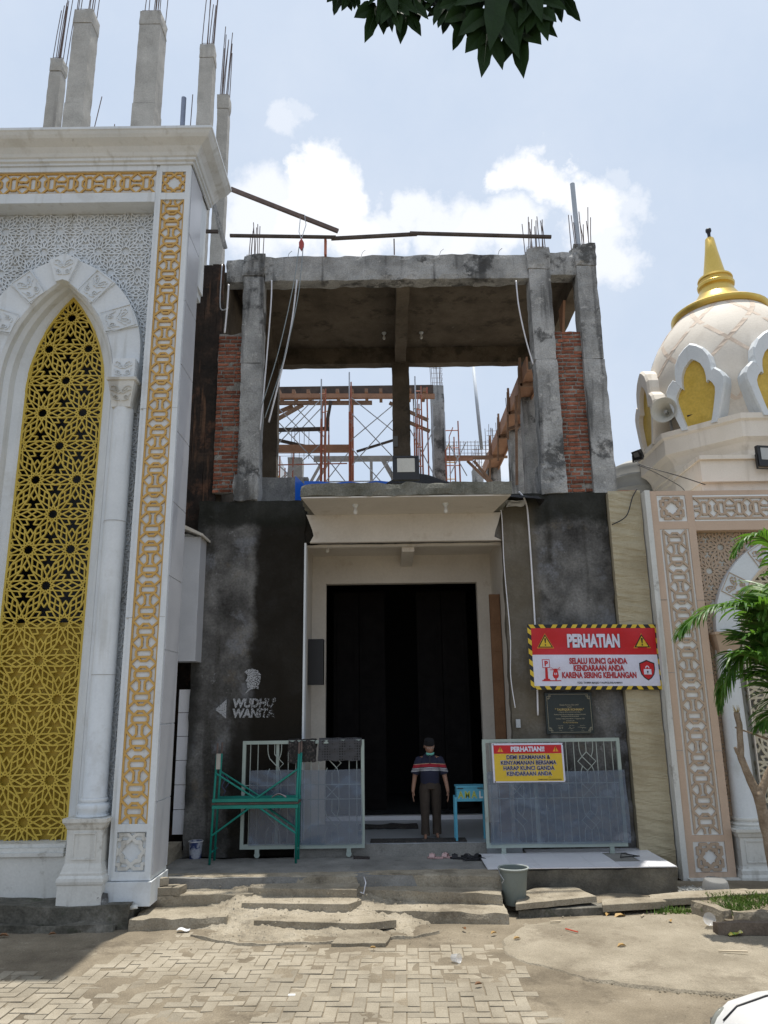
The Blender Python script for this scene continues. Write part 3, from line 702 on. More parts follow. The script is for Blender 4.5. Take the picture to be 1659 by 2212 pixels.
# brick infill beside the columns, brick by brick
bm_ = []
for i in range(5):
    q = MB(); w_, h_, d_ = .222, .058, .1
    q.rbox(-w_ / 2, w_ / 2, 0, d_, 0, h_, .075, .006, 1.5, 9 + i)
    o = q.build('brick_mould', MT['brick'], origin=(0, 0, 0)); bm_.append(o.data); D.objects.remove(o)
class _S:      # tiny shim so that inst() can take a bare mesh
    def __init__(s, n, d): s.name = n; s.data = d
def brick_wall(x0, x1, y, z0, z1, seed):
    rnd = random.Random(seed)
    b = MB(); b.rbox(x0, x1, y + .014, y + .12, z0, z1, .07, .016, 1, 6)
    wallo = b.build('brick_infill', MT['mortar'], UB)
    z = z0 + .012; k = 0
    while z < z1 - .05:
        x = x0 - rnd.uniform(0, .18) if k % 2 else x0 - rnd.uniform(.08, .12)
        while x < x1 - .03:
            L_ = .222 * rnd.uniform(.92, 1.05)
            a, c = max(x, x0 + .004), min(x + L_, x1 - .004)
            if c - a > .045 and rnd.random() > .03:
                inst(_S('brick', rnd.choice(bm_)), wallo, ((a + c) / 2, y + rnd.uniform(-.012, .008), z + rnd.uniform(-.004, .004)), (rnd.uniform(-.02, .02), rnd.uniform(-.025, .025), rnd.uniform(-.03, .03)), 'brick', ((c - a) / .222, 1, rnd.uniform(.9, 1.08)))
            x += L_ + rnd.uniform(.012, .024)
        z += .0835; k += 1
brick_wall(3.425, 3.955, 13.86, 6.66, 10.0, 3)
brick_wall(-3.24, -2.775, 13.88, 6.75, 10.06, 4)
b = MB(); b.rbox(4.36, 4.75, 13.8, 13.95, 6.60, 6.68, .1, .012); UP(b, 'brick_course', 'brick')
# mouldy board wall on the left
b = MB()
for i in range(7):
    x = -4.05 + i * .12; b.rbox(x, x + .125, 13.93 + (i % 2) * .006 + i * .0007, 14.02, 6.0, 11.68 + random.uniform(-.06, .05), .35, .006)
UP(b, 'board_wall', 'charred')
# ground-floor front wall with the wide doorway
b = MB(); b.rbox(-3.45, -1.45, 13.75, 13.98, .40, 6.56, .16, .016, 1.6, 2.2, 'b'); UP(b, 'front_wall', 'facade')
b = MB(); b.rbox(2.17, 4.14, 13.75, 13.98, .30, 6.63, .16, .016, 1.6, 2.2, 'b'); UP(b, 'front_wall', 'facade')
b = MB(); b.box(-1.47, -1.435, 13.735, 13.99, .45, 5.735); UP(b, 'door_edge_trim', 'white')
b = MB()   # canopy: rough slab edge, smooth cream underside and fascia
b.rbox(-1.43, 2.185, 12.48, 14.0, 6.27, 6.50, .10, .022, 1.8, 5); UP(b, 'canopy_slab', M('mossy_slab_edge', [(.3, (.10, .10, .08)), (.7, (.22, .215, .185))], scale=3, rough=.97, bump=.7, bscale=24, grain=.2, streak=((.45, .44, .40), .5, 9, .62), stain=[((.03, .03, .026), .8, 1.2, .56)]))
b = MB(); b.prism([(-1.40, 12.50), (2.155, 12.50), (2.0, 13.745), (-1.27, 13.745)], 6.245, 6.268); b.build('canopy_soffit', MT['plaster'], UB)
b = MB()
top = [(-1.44, 6.26), (-1.33, 5.98), (-1.30, 5.86), (-1.37, 5.735), (2.15, 5.735), (2.02, 5.80), (2.05, 5.93), (2.10, 6.05), (2.16, 6.26)]
b.prism(top, 0, .09, front(13.80)); UP(b, 'canopy_fascia', 'plaster')
b = MB(); b.rbox(-1.6, 2.3, 13.80, 14.05, 5.74, 6.5, .2, .01); UP(b, 'lintel', 'facade')
# porch behind the doorway
b = MB()
b.box(-1.6, 2.30, 13.98, 15.9, 5.86, 5.95); UP(b, 'ceiling', 'plaster')
b = MB(); b.box(-1.45, 2.17, 13.98, 14.1, 5.70, 5.86); b.box(.33, .56, 14.1, 15.8, 5.62, 5.86); UP(b, 'ceiling_beam', 'plaster')
b = MB(); b.box(-1.62, -1.50, 13.98, 15.8, .45, 5.9); UP(b, 'side_wall', 'plaster')
b = MB(); b.box(2.19, 2.32, 13.98, 15.8, .45, 5.9); UP(b, 'side_wall', 'plaster')
b = MB(); b.box(-1.5, -1.22, 15.7, 15.9, .62, 5.9); b.box(1.90, 2.19, 15.7, 15.9, .62, 5.9); b.box(-1.22, 1.90, 15.7, 15.9, 5.28, 5.9); UP(b, 'inner_wall', 'plaster')
b = MB(); b.box(1.98, 2.18, 14.5, 14.56, .62, 4.85)
for i in range(8): b.box(1.99, 2.17, 14.485, 14.5, .66 + i * .52, 1.14 + i * .52)
UP(b, 'timber_panel', M('brown_panel', [(.3, (.13, .065, .03)), (.7, (.19, .10, .05))], scale=3, rough=.7, bump=.1))
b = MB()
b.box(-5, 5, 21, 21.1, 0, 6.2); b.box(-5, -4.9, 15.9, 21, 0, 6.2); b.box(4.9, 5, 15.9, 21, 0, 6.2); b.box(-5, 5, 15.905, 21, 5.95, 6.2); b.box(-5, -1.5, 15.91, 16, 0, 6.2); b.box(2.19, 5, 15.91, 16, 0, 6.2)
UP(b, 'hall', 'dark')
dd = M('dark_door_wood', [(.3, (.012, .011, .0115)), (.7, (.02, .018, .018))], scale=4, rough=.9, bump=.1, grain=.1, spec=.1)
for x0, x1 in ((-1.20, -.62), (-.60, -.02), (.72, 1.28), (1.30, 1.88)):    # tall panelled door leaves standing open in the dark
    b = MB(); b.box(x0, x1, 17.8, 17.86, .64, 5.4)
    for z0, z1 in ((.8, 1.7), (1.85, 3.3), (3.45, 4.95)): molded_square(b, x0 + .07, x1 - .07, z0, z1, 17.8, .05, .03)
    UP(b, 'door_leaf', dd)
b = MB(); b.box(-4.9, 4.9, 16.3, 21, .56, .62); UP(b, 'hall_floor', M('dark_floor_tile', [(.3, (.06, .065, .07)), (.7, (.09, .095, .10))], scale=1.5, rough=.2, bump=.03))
b = MB(); b.box(-1.55, 2.2, 13.53, 16.2, .40, .618); UP(b, 'inner_floor', M('grey_floor_tile', [(.3, (.26, .28, .30)), (.7, (.33, .35, .37))], scale=1.5, rough=.35, bump=.05))
b = MB(); b.rbox(-1.5, 1.62, 13.50, 13.55, .40, .616, .2, .008); UP(b, 'door_step', 'porch')
b = MB(); b.box(-1.4, 2.1, 16.15, 16.3, .62, .70); UP(b, 'threshold', 'tile_white')
# left side: passage to the washing place
b = MB(); b.box(-4.4, -3.4, 14.45, 14.55, .3, 6.0); b.box(-4.5, -4.4, 12.6, 14.5, .3, 6.0); UP(b, 'passage_wall', 'charred')
b = MB(); b.box(-3.95, -3.27, 13.3, 13.74, 3.60, 5.78); UP(b, 'marble_box', 'marble')
b = MB(); b.prism([(-4.0, 6.10), (-3.2, 5.76), (-3.2, 5.80), (-4.0, 6.2)], 0, .60, front(13.75)); UP(b, 'sloping_ledge', 'plaster')
b = MB()
for i in range(6): b.box(-3.66, -3.47, 13.86, 13.9, .75 + i * .40, 1.14 + i * .40)
UP(b, 'tiled_strip', 'tile_white')
b = MB(); b.rbox(-3.80, -3.46, 12.9, 13.8, .40, .66, .15, .02); UP(b, 'passage_kerb', 'step')
b = MB(); b.rbox(-4.4, -3.45, 12.3, 14.45, .2, .42, .3, .02); UP(b, 'passage_floor', 'porch')

# painted wall sign: arrow, head silhouette and two lines of stencilled lettering
worn = D.materials.new('worn_stencil_paint'); worn.use_nodes = True
t_ = worn.node_tree; pb = t_.nodes['Principled BSDF']; pb.inputs['Base Color'].default_value = (.40, .41, .43, 1); pb.inputs['Roughness'].default_value = .9
g_ = t_.nodes.new('ShaderNodeNewGeometry'); nn_ = t_.nodes.new('ShaderNodeTexNoise'); nn_.inputs['Scale'].default_value = 60; nn_.inputs['Detail'].default_value = 5; t_.links.new(g_.outputs['Position'], nn_.inputs['Vector'])
sx_ = t_.nodes.new('ShaderNodeSeparateXYZ'); t_.links.new(g_.outputs['Position'], sx_.inputs[0])
mr_ = t_.nodes.new('ShaderNodeMapRange'); mr_.inputs['From Min'].default_value = -2.55; mr_.inputs['From Max'].default_value = -1.98; mr_.inputs['To Min'].default_value = .42; mr_.inputs['To Max'].default_value = .56; t_.links.new(sx_.outputs[0], mr_.inputs['Value'])
gt_ = t_.nodes.new('ShaderNodeMath'); gt_.operation = 'GREATER_THAN'; t_.links.new(nn_.outputs[0], gt_.inputs[0]); t_.links.new(mr_.outputs[0], gt_.inputs[1])
tr_ = t_.nodes.new('ShaderNodeBsdfTransparent'); ms_ = t_.nodes.new('ShaderNodeMixShader'); t_.links.new(gt_.outputs[0], ms_.inputs[0]); t_.links.new(tr_.outputs[0], ms_.inputs[1]); t_.links.new(pb.outputs[0], ms_.inputs[2]); t_.links.new(ms_.outputs[0], t_.nodes['Material Output'].inputs[0])
b = MB()
for s_, zc in (("WUDHU'", 2.885), ("WANITA", 2.715)):
    vs, fs = text2d(s_, .20, .010, .90, 'LEFT', .10)
    b.mesh([(-2.68 + x, 13.718, zc + y) for x, y in vs], fs)
hx = lambda p: [(-2.36 + x * .20, z * .225 + 3.26, 0) for x, z in p]
head = [(-.62, -.98), (-.10, -.62), (.35, -.50), (.62, -.62), (.58, -.35), (.74, 0), (.78, .5), (.5, .85), (0, .98), (-.4, .92), (-.68, .72), (-.42, .55), (-.40, .3), (-.55, .05), (-.38, -.05), (-.46, -.2), (-.36, -.30), (-.40, -.46), (-.22, -.52)]
b.face([(x, 13.718, z) for x, z, _ in hx(head)])
UP(b, 'stencil_lettering', worn)
b = MB(); b.face([(-2.985, 13.716, 2.79), (-2.79, 13.716, 2.64), (-2.79, 13.716, 2.96)]); UP(b, 'stencil_arrow', worn)

# ------------------------------------------------------------------ porch, steps, tiled platform
b = MB(); b.rbox(-3.5, 1.50, 11.98, 13.52, -.2, .435, .2, .018, 1.3); b.build('porch_floor', MT['porch'], kind='structure')
ST = empty('entrance_steps', (-.9, 11.5, 0), 'worn broken concrete steps up to the porch with mortar spilled over their middle', 'steps')
def step(x0, x1, ya, yb, z0, z1, yback, sd=0):
    """tread block whose front edge runs from ya (left) to yb (right)"""
    b = MB(); b.rbox(x0, x1, 0, 1, z0, z1, .09, .013, 2.2, 4.0)
    def mp(p):
        t = (p[0] - x0) / (x1 - x0); y0 = ya + (yb - ya) * t; return (p[0], y0 + p[1] * (yback - y0), p[2])
    b.v = [mp(p) for p in b.v]; return b.build('step', MT['step'], ST)
step(-3.40, -2.15, 10.97, 11.08, -.1, .15, 11.75); step(-3.43, -1.9, 11.58, 11.66, .10, .29, 12.1); step(-3.38, -.45, 12.10, 11.93, .25, .442, 12.3)
step(-.40, 1.58, 11.36, 11.02, -.1, .15, 12.0); step(-.42, 1.56, 11.83, 11.45, .10, .295, 12.2); step(-.445, 1.62, 12.10, 11.80, .25, .446, 12.35)
# thin broken screed slabs in the middle
def slab(poly, z, th, name='screed_slab', mat='step', parent=ST, tilt=(0, 0), amp=.02):
    b = MB(); n = len(poly); cx = sum(p[0] for p in poly) / n; cy = sum(p[1] for p in poly) / n
    pts = []
    for i in range(n):
        p, q = poly[i], poly[(i + 1) % n]; m = max(1, int(math.dist(p, q) / .09))
        for k in range(m):
            x = p[0] + (q[0] - p[0]) * k / m; y = p[1] + (q[1] - p[1]) * k / m; v = noise.noise_vector(Vector((x * 6, y * 6, z * 9))) * amp
            pts.append((x + v.x, y + v.y))
    zz = lambda x, y, d: z + d + (x - cx) * tilt[0] + (y - cy) * tilt[1]
    m = len(pts); vs = [(x, y, zz(x, y, -th)) for x, y in pts] + [(x, y, zz(x, y, 0)) for x, y in pts] + [(cx + (x - cx) * .93, cy + (y - cy) * .93, zz(x, y, .008)) for x, y in pts] + [(cx, cy, zz(cx, cy, .01))]
    fs = [(i, (i + 1) % m, m + (i + 1) % m, m + i) for i in range(m)] + [(m + i, m + (i + 1) % m, 2 * m + (i + 1) % m, 2 * m + i) for i in range(m)] + [(2 * m + i, 2 * m + (i + 1) % m, 3 * m) for i in range(m)]
    b.mesh(vs, fs)
    return b.build(name, MT[mat], parent) if parent else b.build(name, MT[mat])
slab([(-2.0, 11.75), (-.45, 11.55), (-.42, 11.95), (-.9, 12.08), (-1.9, 12.1)], .345, .10)
slab([(-2.0, 11.36), (-.55, 11.22), (-.38, 11.45), (-.5, 11.75), (-2.1, 11.72)], .24, .10)
slab([(-1.75, 10.92), (-.4, 10.72), (.1, 10.85), (-.3, 11.3), (-1.7, 11.35)], .13, .09)
# mortar spilled down the steps
NZ = noise.noise
def ramp(u, v):
    x = -2.55 + u * 3.2; fr_ = 10.22 + .25 * abs(u - .38) ** 1.2 * 2 + .45 * max(0, .22 - u) * 3 + .10 * noise.noise(Vector((x * 2.1, 0, 4))) + .5 * max(0, u - .75)
    y = fr_ + v * (11.98 - fr_)
    s = v; z = .005 + .36 * s ** 1.15 - .05
    z += .055 * NZ(Vector((x * 2.2, y * 2.6, 1))) + .036 * abs(NZ(Vector((x * 6, y * 7, 2)))) + .022 * NZ(Vector((x * 17, y * 17, 5))) + .014 * NZ(Vector((x * 37, y * 37, 5)))
    z -= .25 * max(0, u - .62) * s * 2.2 + .12 * max(0, .14 - u) * 4 * s
    if v == 0 or u in (0, 1): z = -.03
    elif v < .03: z = max(z, .042 + .02 * NZ(Vector((x * 5, 0, 0))))
    return (x, y, z)
b = MB(); b.grid(150, 90, ramp); b.build('mortar_spill', MT['step'], ST, smooth=True, flat_auto=50)
slab([(-.70, 10.16), (-.05, 10.14), (.02, 10.45), (-.12, 10.72), (-.56, 10.74)], .055, .08, 'broken_slab', 'apron', None)
tag(D.objects['broken_slab'], 'flat pale slab fragment at the foot of the mortar on the steps', 'slab')
# tiled platform on the right
PF = empty('tiled_platform', (2.9, 12.9, 0), 'raised concrete platform topped with white tiles in front of the right gate', 'platform')
b = MB(); b.rbox(1.60, 4.27, 12.26, 13.74, -.1, .436, .14, .02, 1.7)
b.build('platform_body', M('stained_platform', [(.3, (.06, .056, .046)), (.5, (.12, .11, .09)), (.7, (.19, .175, .14))], scale=2.2, rough=.96, bump=.5, grain=.15, stain=[((.04, .04, .035), .85, 1.5, .54)]), PF)
tq = MB(); tq.prism([(0, 0), (.396, 0), (.396, .396), (0, .396)], 0, .012); tm = tq.build('tile', MT['tile_white'], origin=(0, 0, 0)); tmd = tm.data; D.objects.remove(tm)
for i in range(7):
    for j in range(4):
        if (i, j) in ((5, 2), (5, 1), (0, 3), (1, 3)): continue
        x, y = 1.46 + i * .4, 12.235 + j * .4
        if x + .4 > 4.27: continue
        inst(_S('tile', tmd), PF, (x, y, .450 + random.uniform(-.001, .001)), (random.uniform(-.004, .004), random.uniform(-.004, .004), 0))
b = MB(); b.box(1.5, 4.25, 12.28, 13.7, .435, .449); b.build('tile_bed', MT['porch'], PF)
b = MB(); b.tube([(3.62, 12.92, .47), (3.9, 12.84, .50), (3.92, 13.0, .47), (3.66, 12.98, .52), (3.62, 12.9, .47)], .009, 5)
tag(b.build('bent_wire', MT['black']), 'bent black wire lying on the broken tile of the platform', 'wire')

# ------------------------------------------------------------------ peach portal on the right
RB = empty('peach_portal', (6.9, 13.4, 0), 'peach and white mosque portal with chain bands and a cream star lattice', 'mosque')
RX = 7.45; RY = 13.4
b = MB()
def rb(x0, x1, y0, z0, z1): b.box(x0, x1, y0, 13.95, z0, z1)
rb(4.83, 4.955, RY, .02, 6.54); rb(5.475, 5.605, RY, .02, 6.54); rb(4.955, 5.475, RY + .035, .02, 6.53)
for z0, z1 in ((.02, .14), (.60, .70), (5.83, 5.97), (6.46, 6.54)): rb(4.955, 5.475, RY + .002, z0, z1)
rb(5.605, 9.4, RY + .012, 6.455, 6.54); rb(5.605, 9.4, RY + .012, 5.80, 5.97); rb(5.605, 9.4, RY + .05, 5.97, 6.455)
b.build('pilaster', MT['peach'], RB)
b = MB(); b.box(4.735, 4.828, 13.37, 13.95, .02, 6.55); b.build('edge_trim', MT['white_dirty'], RB)
b = MB()
b.box(4.965, 5.465, 13.4235, 13.433, .71, 5.82); b.box(4.965, 5.465, 13.4235, 13.433, 5.98, 6.45); b.box(4.965, 5.465, 13.4235, 13.433, .15, .59); b.box(5.62, 9.3, 13.433, 13.448, 5.985, 6.44)
b.build('white_ground', MT['ground_white'], RB)
b = MB()
for (x0, x1, z0, z1) in ((4.957, 5.473, .702, 5.828), (4.957, 5.473, 5.972, 6.458), (4.957, 5.473, .142, .598)): molded_square(b, x0, x1, z0, z1, 13.434, .03, .016)
b.box(5.61, 9.3, 13.415, 13.45, 5.972, 6.0); b.box(5.61, 9.3, 13.415, 13.45, 6.425, 6.453)
b.build('white_moulding', MT['ground_white'], RB)
b = MB(); b.bars([((x + 5.215, z + .73), (x2 + 5.215, z2 + .73)) for (x, z), (x2, z2) in chain_lines(.42, 5.07)], front(13.42), .036, .022); b.build('chain_band', MT['tan'], RB)
b = MB(); b.bars([((x + 5.215, z + 6.215), (x2 + 5.215, z2 + 6.215)) for (x, z), (x2, z2) in square_star(.46)], front(13.42), .044, .022); b.build('star_square', MT['tan'], RB)
b = MB(); b.bars([((x + 5.215, z + .37), (x2 + 5.215, z2 + .37)) for (x, z), (x2, z2) in square_star(.46)], front(13.42), .046, .022); b.build('star_square', MT['tan'], RB)
b = MB(); b.bars([((5.64 + z, x + 6.212), (5.64 + z2, x2 + 6.212)) for (x, z), (x2, z2) in chain_lines(.40, 3.5)], front(13.43), .036, .022); b.build('chain_frieze', MT['tan'], RB)
for z in (4.55, 3.30, 2.02):
    b = MB(); b.box(4.832, 4.953, 13.397, 13.3995, z, z + .008); b.box(5.478, 5.603, 13.397, 13.3995, z - .012, z - .005); b.build('panel_joint', MT['conc'], RB)
# recessed panel, arch, column, lattice
b = MB()
oc = arch_curve(1.22, 4.0, 5.5, 14)
for sx in (1, -1):
    pts = [(1.22, .1)] + oc
    for (a, za), (c, zb) in zip(pts[:-1], pts[1:]):
        q = [(RX + sx * a, 13.66, za), (RX + sx * 1.85, 13.66, za), (RX + sx * 1.85, 13.66, zb), (RX + sx * c, 13.66, zb)]
        b.face(q if sx == 1 else q[::-1])
b.face([(RX - 1.85, 13.66, 5.5), (RX + 1.85, 13.66, 5.5), (RX + 1.85, 13.66, 5.82), (RX - 1.85, 13.66, 5.82)])
b.build('wall_panel', MT['white_dirty'], RB)
b = MB(); b.bars(rosette_lines(.25, 5.55, 7.6, .8, 5.82, 5.86, 5.10, lambda x, z: 5.6 < x < 7.6 and .9 < z < 5.8 and RX - x > arch_x(1.62, 4.0, 5.72, z), fine=False), front(13.66), .031, .026)
b.build('star_relief', MT['tan'], RB, kind='stuff')
ci = arch_curve(1.23, 4.0, 5.45, 60); co_ = arch_curve(1.65, 4.0, 5.76, 60)
for (t0, t1, dec) in ((-.02, .10, 1), (.10, .27, 0), (.27, .43, 1), (.43, .61, 0), (.61, .78, 1), (.78, 1, 0)):
    if True:
        nn = 5; pr_ = [at(ci, t0 + (t1 - t0) * i / nn) for i in range(nn + 1)]; qr_ = [at(co_, t0 + (t1 - t0) * i / nn) for i in range(nn + 1)]
        b = MB(); b.prism([(RX + x, z) for x, z in pr_] + [(RX + x, z) for x, z in reversed(qr_)], 0, .17, front(13.67)); b.build('voussoir', MT['white'] if not dec else MT['tan'], RB)
    b = MB(); yy = 13.50; nn = 5
    pi = [at(ci, t0 + (t1 - t0) * i / nn) for i in range(nn + 1)]; po = [at(co_, t0 + (t1 - t0) * i / nn) for i in range(nn + 1)]
    b.prism([(RX - x, z) for x, z in pi] + [(RX - x, z) for x, z in reversed(po)], 0, 13.67 - yy, front(13.67)); v = b.build('voussoir', MT['white'], RB)
    if dec and t0 > 0:
        m0 = [(pi[0][0] + pi[-1][0]) / 2, (pi[0][1] + pi[-1][1]) / 2]; m1 = [(po[0][0] + po[-1][0]) / 2, (po[0][1] + po[-1][1]) / 2]; L_ = math.dist(m0, m1)
        cxx, czz = (m0[0] + m1[0]) / 2, (m0[1] + m1[1]) / 2; vx, vz = (m1[0] - m0[0]) / L_, (m1[1] - m0[1]) / L_; wd = math.dist(po[0], po[-1]) * .9
        fn = lambda a, c, h: (RX - (cxx + vz * a * wd * .86 + vx * c * L_ * .86), yy - h, czz - vx * a * wd * .86 + vz * c * L_ * .86)
        o = MB(); o.bars(sc, fn, .045, .014); fn2 = lambda a, c, h: (RX - (cxx + vz * a * wd * .98 + vx * c * L_ * .97), yy - h, czz - vx * a * wd * .98 + vz * c * L_ * .97)
        o.bars(fr, fn2, .022, .012); o.build('scroll_relief', MT['tan'], v)
b = MB(); prev = None
for (wd, y) in ((1.235, 13.49), (1.20, 13.53), (1.20, 13.62), (1.13, 13.70), (1.12, 13.80)):
    cv = [(wd, .8)] + arch_curve(wd, 4.0, 5.45 - (1.235 - wd), 16); ring = [(RX - a, y, z) for a, z in reversed(cv)] + [(RX + a, y, z) for a, z in cv]
    if prev:
        for i in range(len(ring) - 1): b.face([ring[i], ring[i + 1], prev[i + 1], prev[i]])
    prev = ring
b.build('arch_reveal', MT['cream'], RB, smooth=True, flat_auto=35)
RWL = 1.13
lin = rosette_lines(.36, RX - 1.2, RX + 1.2, .8, 5.5, RX, 4.2, lambda x, z: abs(x - RX) < arch_x(RWL, 4.0, 5.36, z) and .85 < z < 5.4)
b = MB(); b.bars(lin, front(13.78), .036, .035); b.build('star_lattice', M('cream_lattice', [(.3, (.52, .475, .36)), (.7, (.58, .53, .41))], scale=2, rough=.6, bump=.05), RB)
b = MB(); b.box(RX - 1.2, RX + 1.2, 14.2, 14.25, .5, 5.6); b.build('void_shade_backing', MT['slate'], RB)  # near-black sheet, its colour carries the shade behind the cream lattice
X0 = 5.93
b = MB(); b.lathe([(.20, 0), (.195, .02), (.185, 1.5), (.175, 2.75)], (X0, 13.55, .95), 28); b.build('column_shaft', MT['white'], RB, smooth=True, flat_auto=40)
b = MB(); b.lathe([(.195, .12), (.215, .11), (.22, .095), (.215, .075), (.2, .07), (.2, .05), (.235, .04), (.25, .015), (.235, -.01), (.26, -.02), (.26, -.04)], (X0, 13.55, .84), 28); b.build('column_base', MT['white_dirty'], RB, smooth=True, flat_auto=40)
b = MB(); b.loft([[(X0 + r * px, 13.55 + r * py, z) for px, py in ((-1, -1), (1, -1), (1, 1), (-1, 1))] for r, z in ((.17, 3.62), (.17, 3.67), (.21, 3.85), (.23, 3.92), (.25, 3.94), (.25, 3.98))]); b.build('capital', MT['tan'], RB)
b = MB()
def ring(r, z): return [(X0 - r, 13.55 - r, z), (X0 + r, 13.55 - r, z), (X0 + r, 13.8, z), (X0 - r, 13.8, z)]
b.loft([ring(.31, .02), ring(.31, .08), ring(.29, .12), ring(.29, .18), ring(.265, .20), ring(.25, .24), ring(.25, .66), ring(.27, .68), ring(.29, .73), ring(.32, .76), ring(.325, .80)])
molded_square(b, X0 - .17, X0 + .2, .29, .63, 13.30, .02, .015)
b.build('pedestal', MT['white_dirty'], RB)
b = MB(); b.box(5.0, 9.4, 13.95, 20, .02, 6.5); b.box(5.605, 9.4, 13.82, 13.95, .02, .8); b.rbox(4.8, 9.4, 13.25, 13.99, -.1, .07, .3, .012); b.build('wall', MT['white_dirty'], RB)
# roof slab and fascia in front of the drum
b = MB(); b.box(5.99, 9.4, 13.83, 15, 6.56, 6.80); b.box(5.96, 9.4, 13.72, 15, 6.80, 7.22); b.box(5.92, 9.4, 13.66, 15, 7.222, 7.30); b.build('roof_fascia', MT['cream'], RB)

# ------------------------------------------------------------------ dome on its octagonal drum
DM = empty('mosque_dome', (7.78, 15.93, 6.5), 'cream onion dome with trefoil niches and a golden spire on an octagonal drum', 'dome')
def octring(ap, z):
    r = ap / math.cos(math.pi / 8); return [(7.78 + r * math.cos(rad(22.5 + 45 * k)), 15.93 + r * math.sin(rad(22.5 + 45 * k)), z) for k in range(8)]
b = MB(); b.loft([octring(a, z) for a, z in ((1.62, 6.4), (1.62, 7.32), (1.66, 7.36), (1.66, 7.44), (1.70, 7.46), (1.72, 7.58), (1.80, 7.72), (1.90, 7.80), (1.90, 8.12), (1.95, 8.16), (1.95, 8.27))]); b.build('drum', MT['cream'], DM)
prof = [(1.60, 8.25), (1.68, 8.6), (1.75, 9.0), (1.77, 9.35), (1.74, 9.75), (1.64, 10.2), (1.47, 10.6), (1.25, 10.95), (1.0, 11.25), (.8, 11.45)]
dm = M('dome_paint', [(.3, (.66, .60, .52)), (.7, (.73, .67, .585))], scale=1.2, rough=.7, bump=.1, bscale=20, grain=.04, streak=((.46, .40, .33), .35, 3, .55), stain=[((.50, .44, .37), .4, 1.3, .55), ((.45, .4, .35), .4, 5, .62)])
b = MB(); b.lathe([(r, z - 8.2) for r, z in prof], (7.78, 15.93, 8.2), 56); b.build('dome_shell', dm, DM, smooth=True)
def prad(z):
    for (r0, z0), (r1, z1) in zip(prof[:-1], prof[1:]):
        if z0 <= z <= z1: return r0 + (r1 - r0) * (z - z0) / (z1 - z0)
    return prof[-1][0]
b = MB()
for s in (1, -1):
    for k in range(8):
        rows = []
        for i in range(19):
            z = 8.7 + 2.72 * i / 18; a = rad(-90 + 45 * k + 22.5) + s * rad(88) * i / 18
            rr = prad(z) + .004 + (.0015 if s > 0 else 0); w_ = .055 / rr
            rows.append([(7.78 + rr * math.cos(a - w_), 15.93 + rr * math.sin(a - w_), z), (7.78 + rr * math.cos(a + w_), 15.93 + rr * math.sin(a + w_), z)])
        for r0, r1 in zip(rows[:-1], rows[1:]): b.face([r0[0], r0[1], r1[1], r1[0]])
b.build('painted_band', M('faded_peach_band', [(.3, (.60, .485, .385)), (.7, (.66, .55, .45))], scale=2, rough=.7, bump=.05), DM)
gold = M('gold_metal', [(.3, (.62, .43, .10)), (.7, (.70, .50, .14))], scale=2, rough=.34, metal=.75, bump=.03, grain=.04)
b = MB(); b.lathe([(.80, 11.20), (1.02, 11.28), (1.06, 11.34), (1.06, 11.40), (.98, 11.46), (.90, 11.47), (.72, 11.58), (.52, 11.76), (.40, 11.96), (.36, 12.08), (.40, 12.12), (.41, 12.18), (.37, 12.23), (.36, 12.28), (.385, 12.31), (.37, 12.36), (.255, 12.38), (.21, 12.65), (.145, 13.05), (.10, 13.40), (.075, 13.43), (0, 13.45)], (7.78, 15.93, 0), 40); b.build('golden_spire', gold, DM, smooth=True, flat_auto=35)
b = MB(); b.lathe([(.045, 13.4), (.035, 13.5), (.04, 13.57), (.065, 13.61), (.065, 13.67), (0, 13.70)], (7.78, 15.93, 0), 12); b.build('spire_tip', MT['black'], DM, smooth=True)
def trefoil(w, z0, z1):
    h = z1 - z0
    half = [(w * .60, 0), (w * .80, .20), (w * .98, .42), (w * 1.0, .50), (w * .90, .57), (w * .72, .63), (w * .62, .60), (w * .63, .70), (w * .58, .80), (w * .42, .90), (w * .2, .965), (0, 1)]
    return [(x, z0 + t * h) for x, t in half]
for k in range(8):
    a = rad(-90 + 45 * k); R3 = Matrix.Rotation(a + math.pi / 2, 3, 'Z')
    def fn(x, z, c): 
        v = R3 @ Vector((x, -c, z)); return (7.78 + v.x, 15.93 + v.y, v.z)
    o_ = trefoil(.62, 8.2, 10.05); i_ = trefoil(.40, 8.2, 9.68)
    ol = o_ + [(-x, z) for x, z in reversed(o_[:-1])]; il = i_ + [(-x, z) for x, z in reversed(i_[:-1])]
    b = MB(); n = len(ol)
    F_ = 1.98; B_ = 1.35
    m1 = [((p[0] * .86 + q[0] * .14), p[1] * .86 + q[1] * .14) for p, q in zip(ol, il)]
    for i in range(n - 1):
        b.face([fn(*ol[i], F_ - .05), fn(*ol[i], B_), fn(*ol[i + 1], B_), fn(*ol[i + 1], F_ - .05)])
        b.face([fn(*ol[i], F_ - .05), fn(*ol[i + 1], F_ - .05), fn(*m1[i + 1], F_), fn(*m1[i], F_)])
        b.face([fn(*m1[i], F_), fn(*m1[i + 1], F_), fn(*il[i + 1], F_ - .012), fn(*il[i], F_ - .012)])
        b.face([fn(*il[i], F_ - .012), fn(*il[i + 1], F_ - .012), fn(*il[i + 1], F_ - .16), fn(*il[i], F_ - .16)])
    b.build('niche_frame', MT['white'] if k in (0, 1, 7) else MT['cream'], DM)
    b = MB(); b.face([fn(x, z, F_ - .11) for x, z in il]); b.build('niche_panel', M('gold_leaf_panel', [(.3, (.52, .35, .05)), (.7, (.66, .46, .09))], scale=3, rough=.5, bump=.2, bscale=12, grain=.1) if k == 0 else D.materials['gold_leaf_panel'], DM)

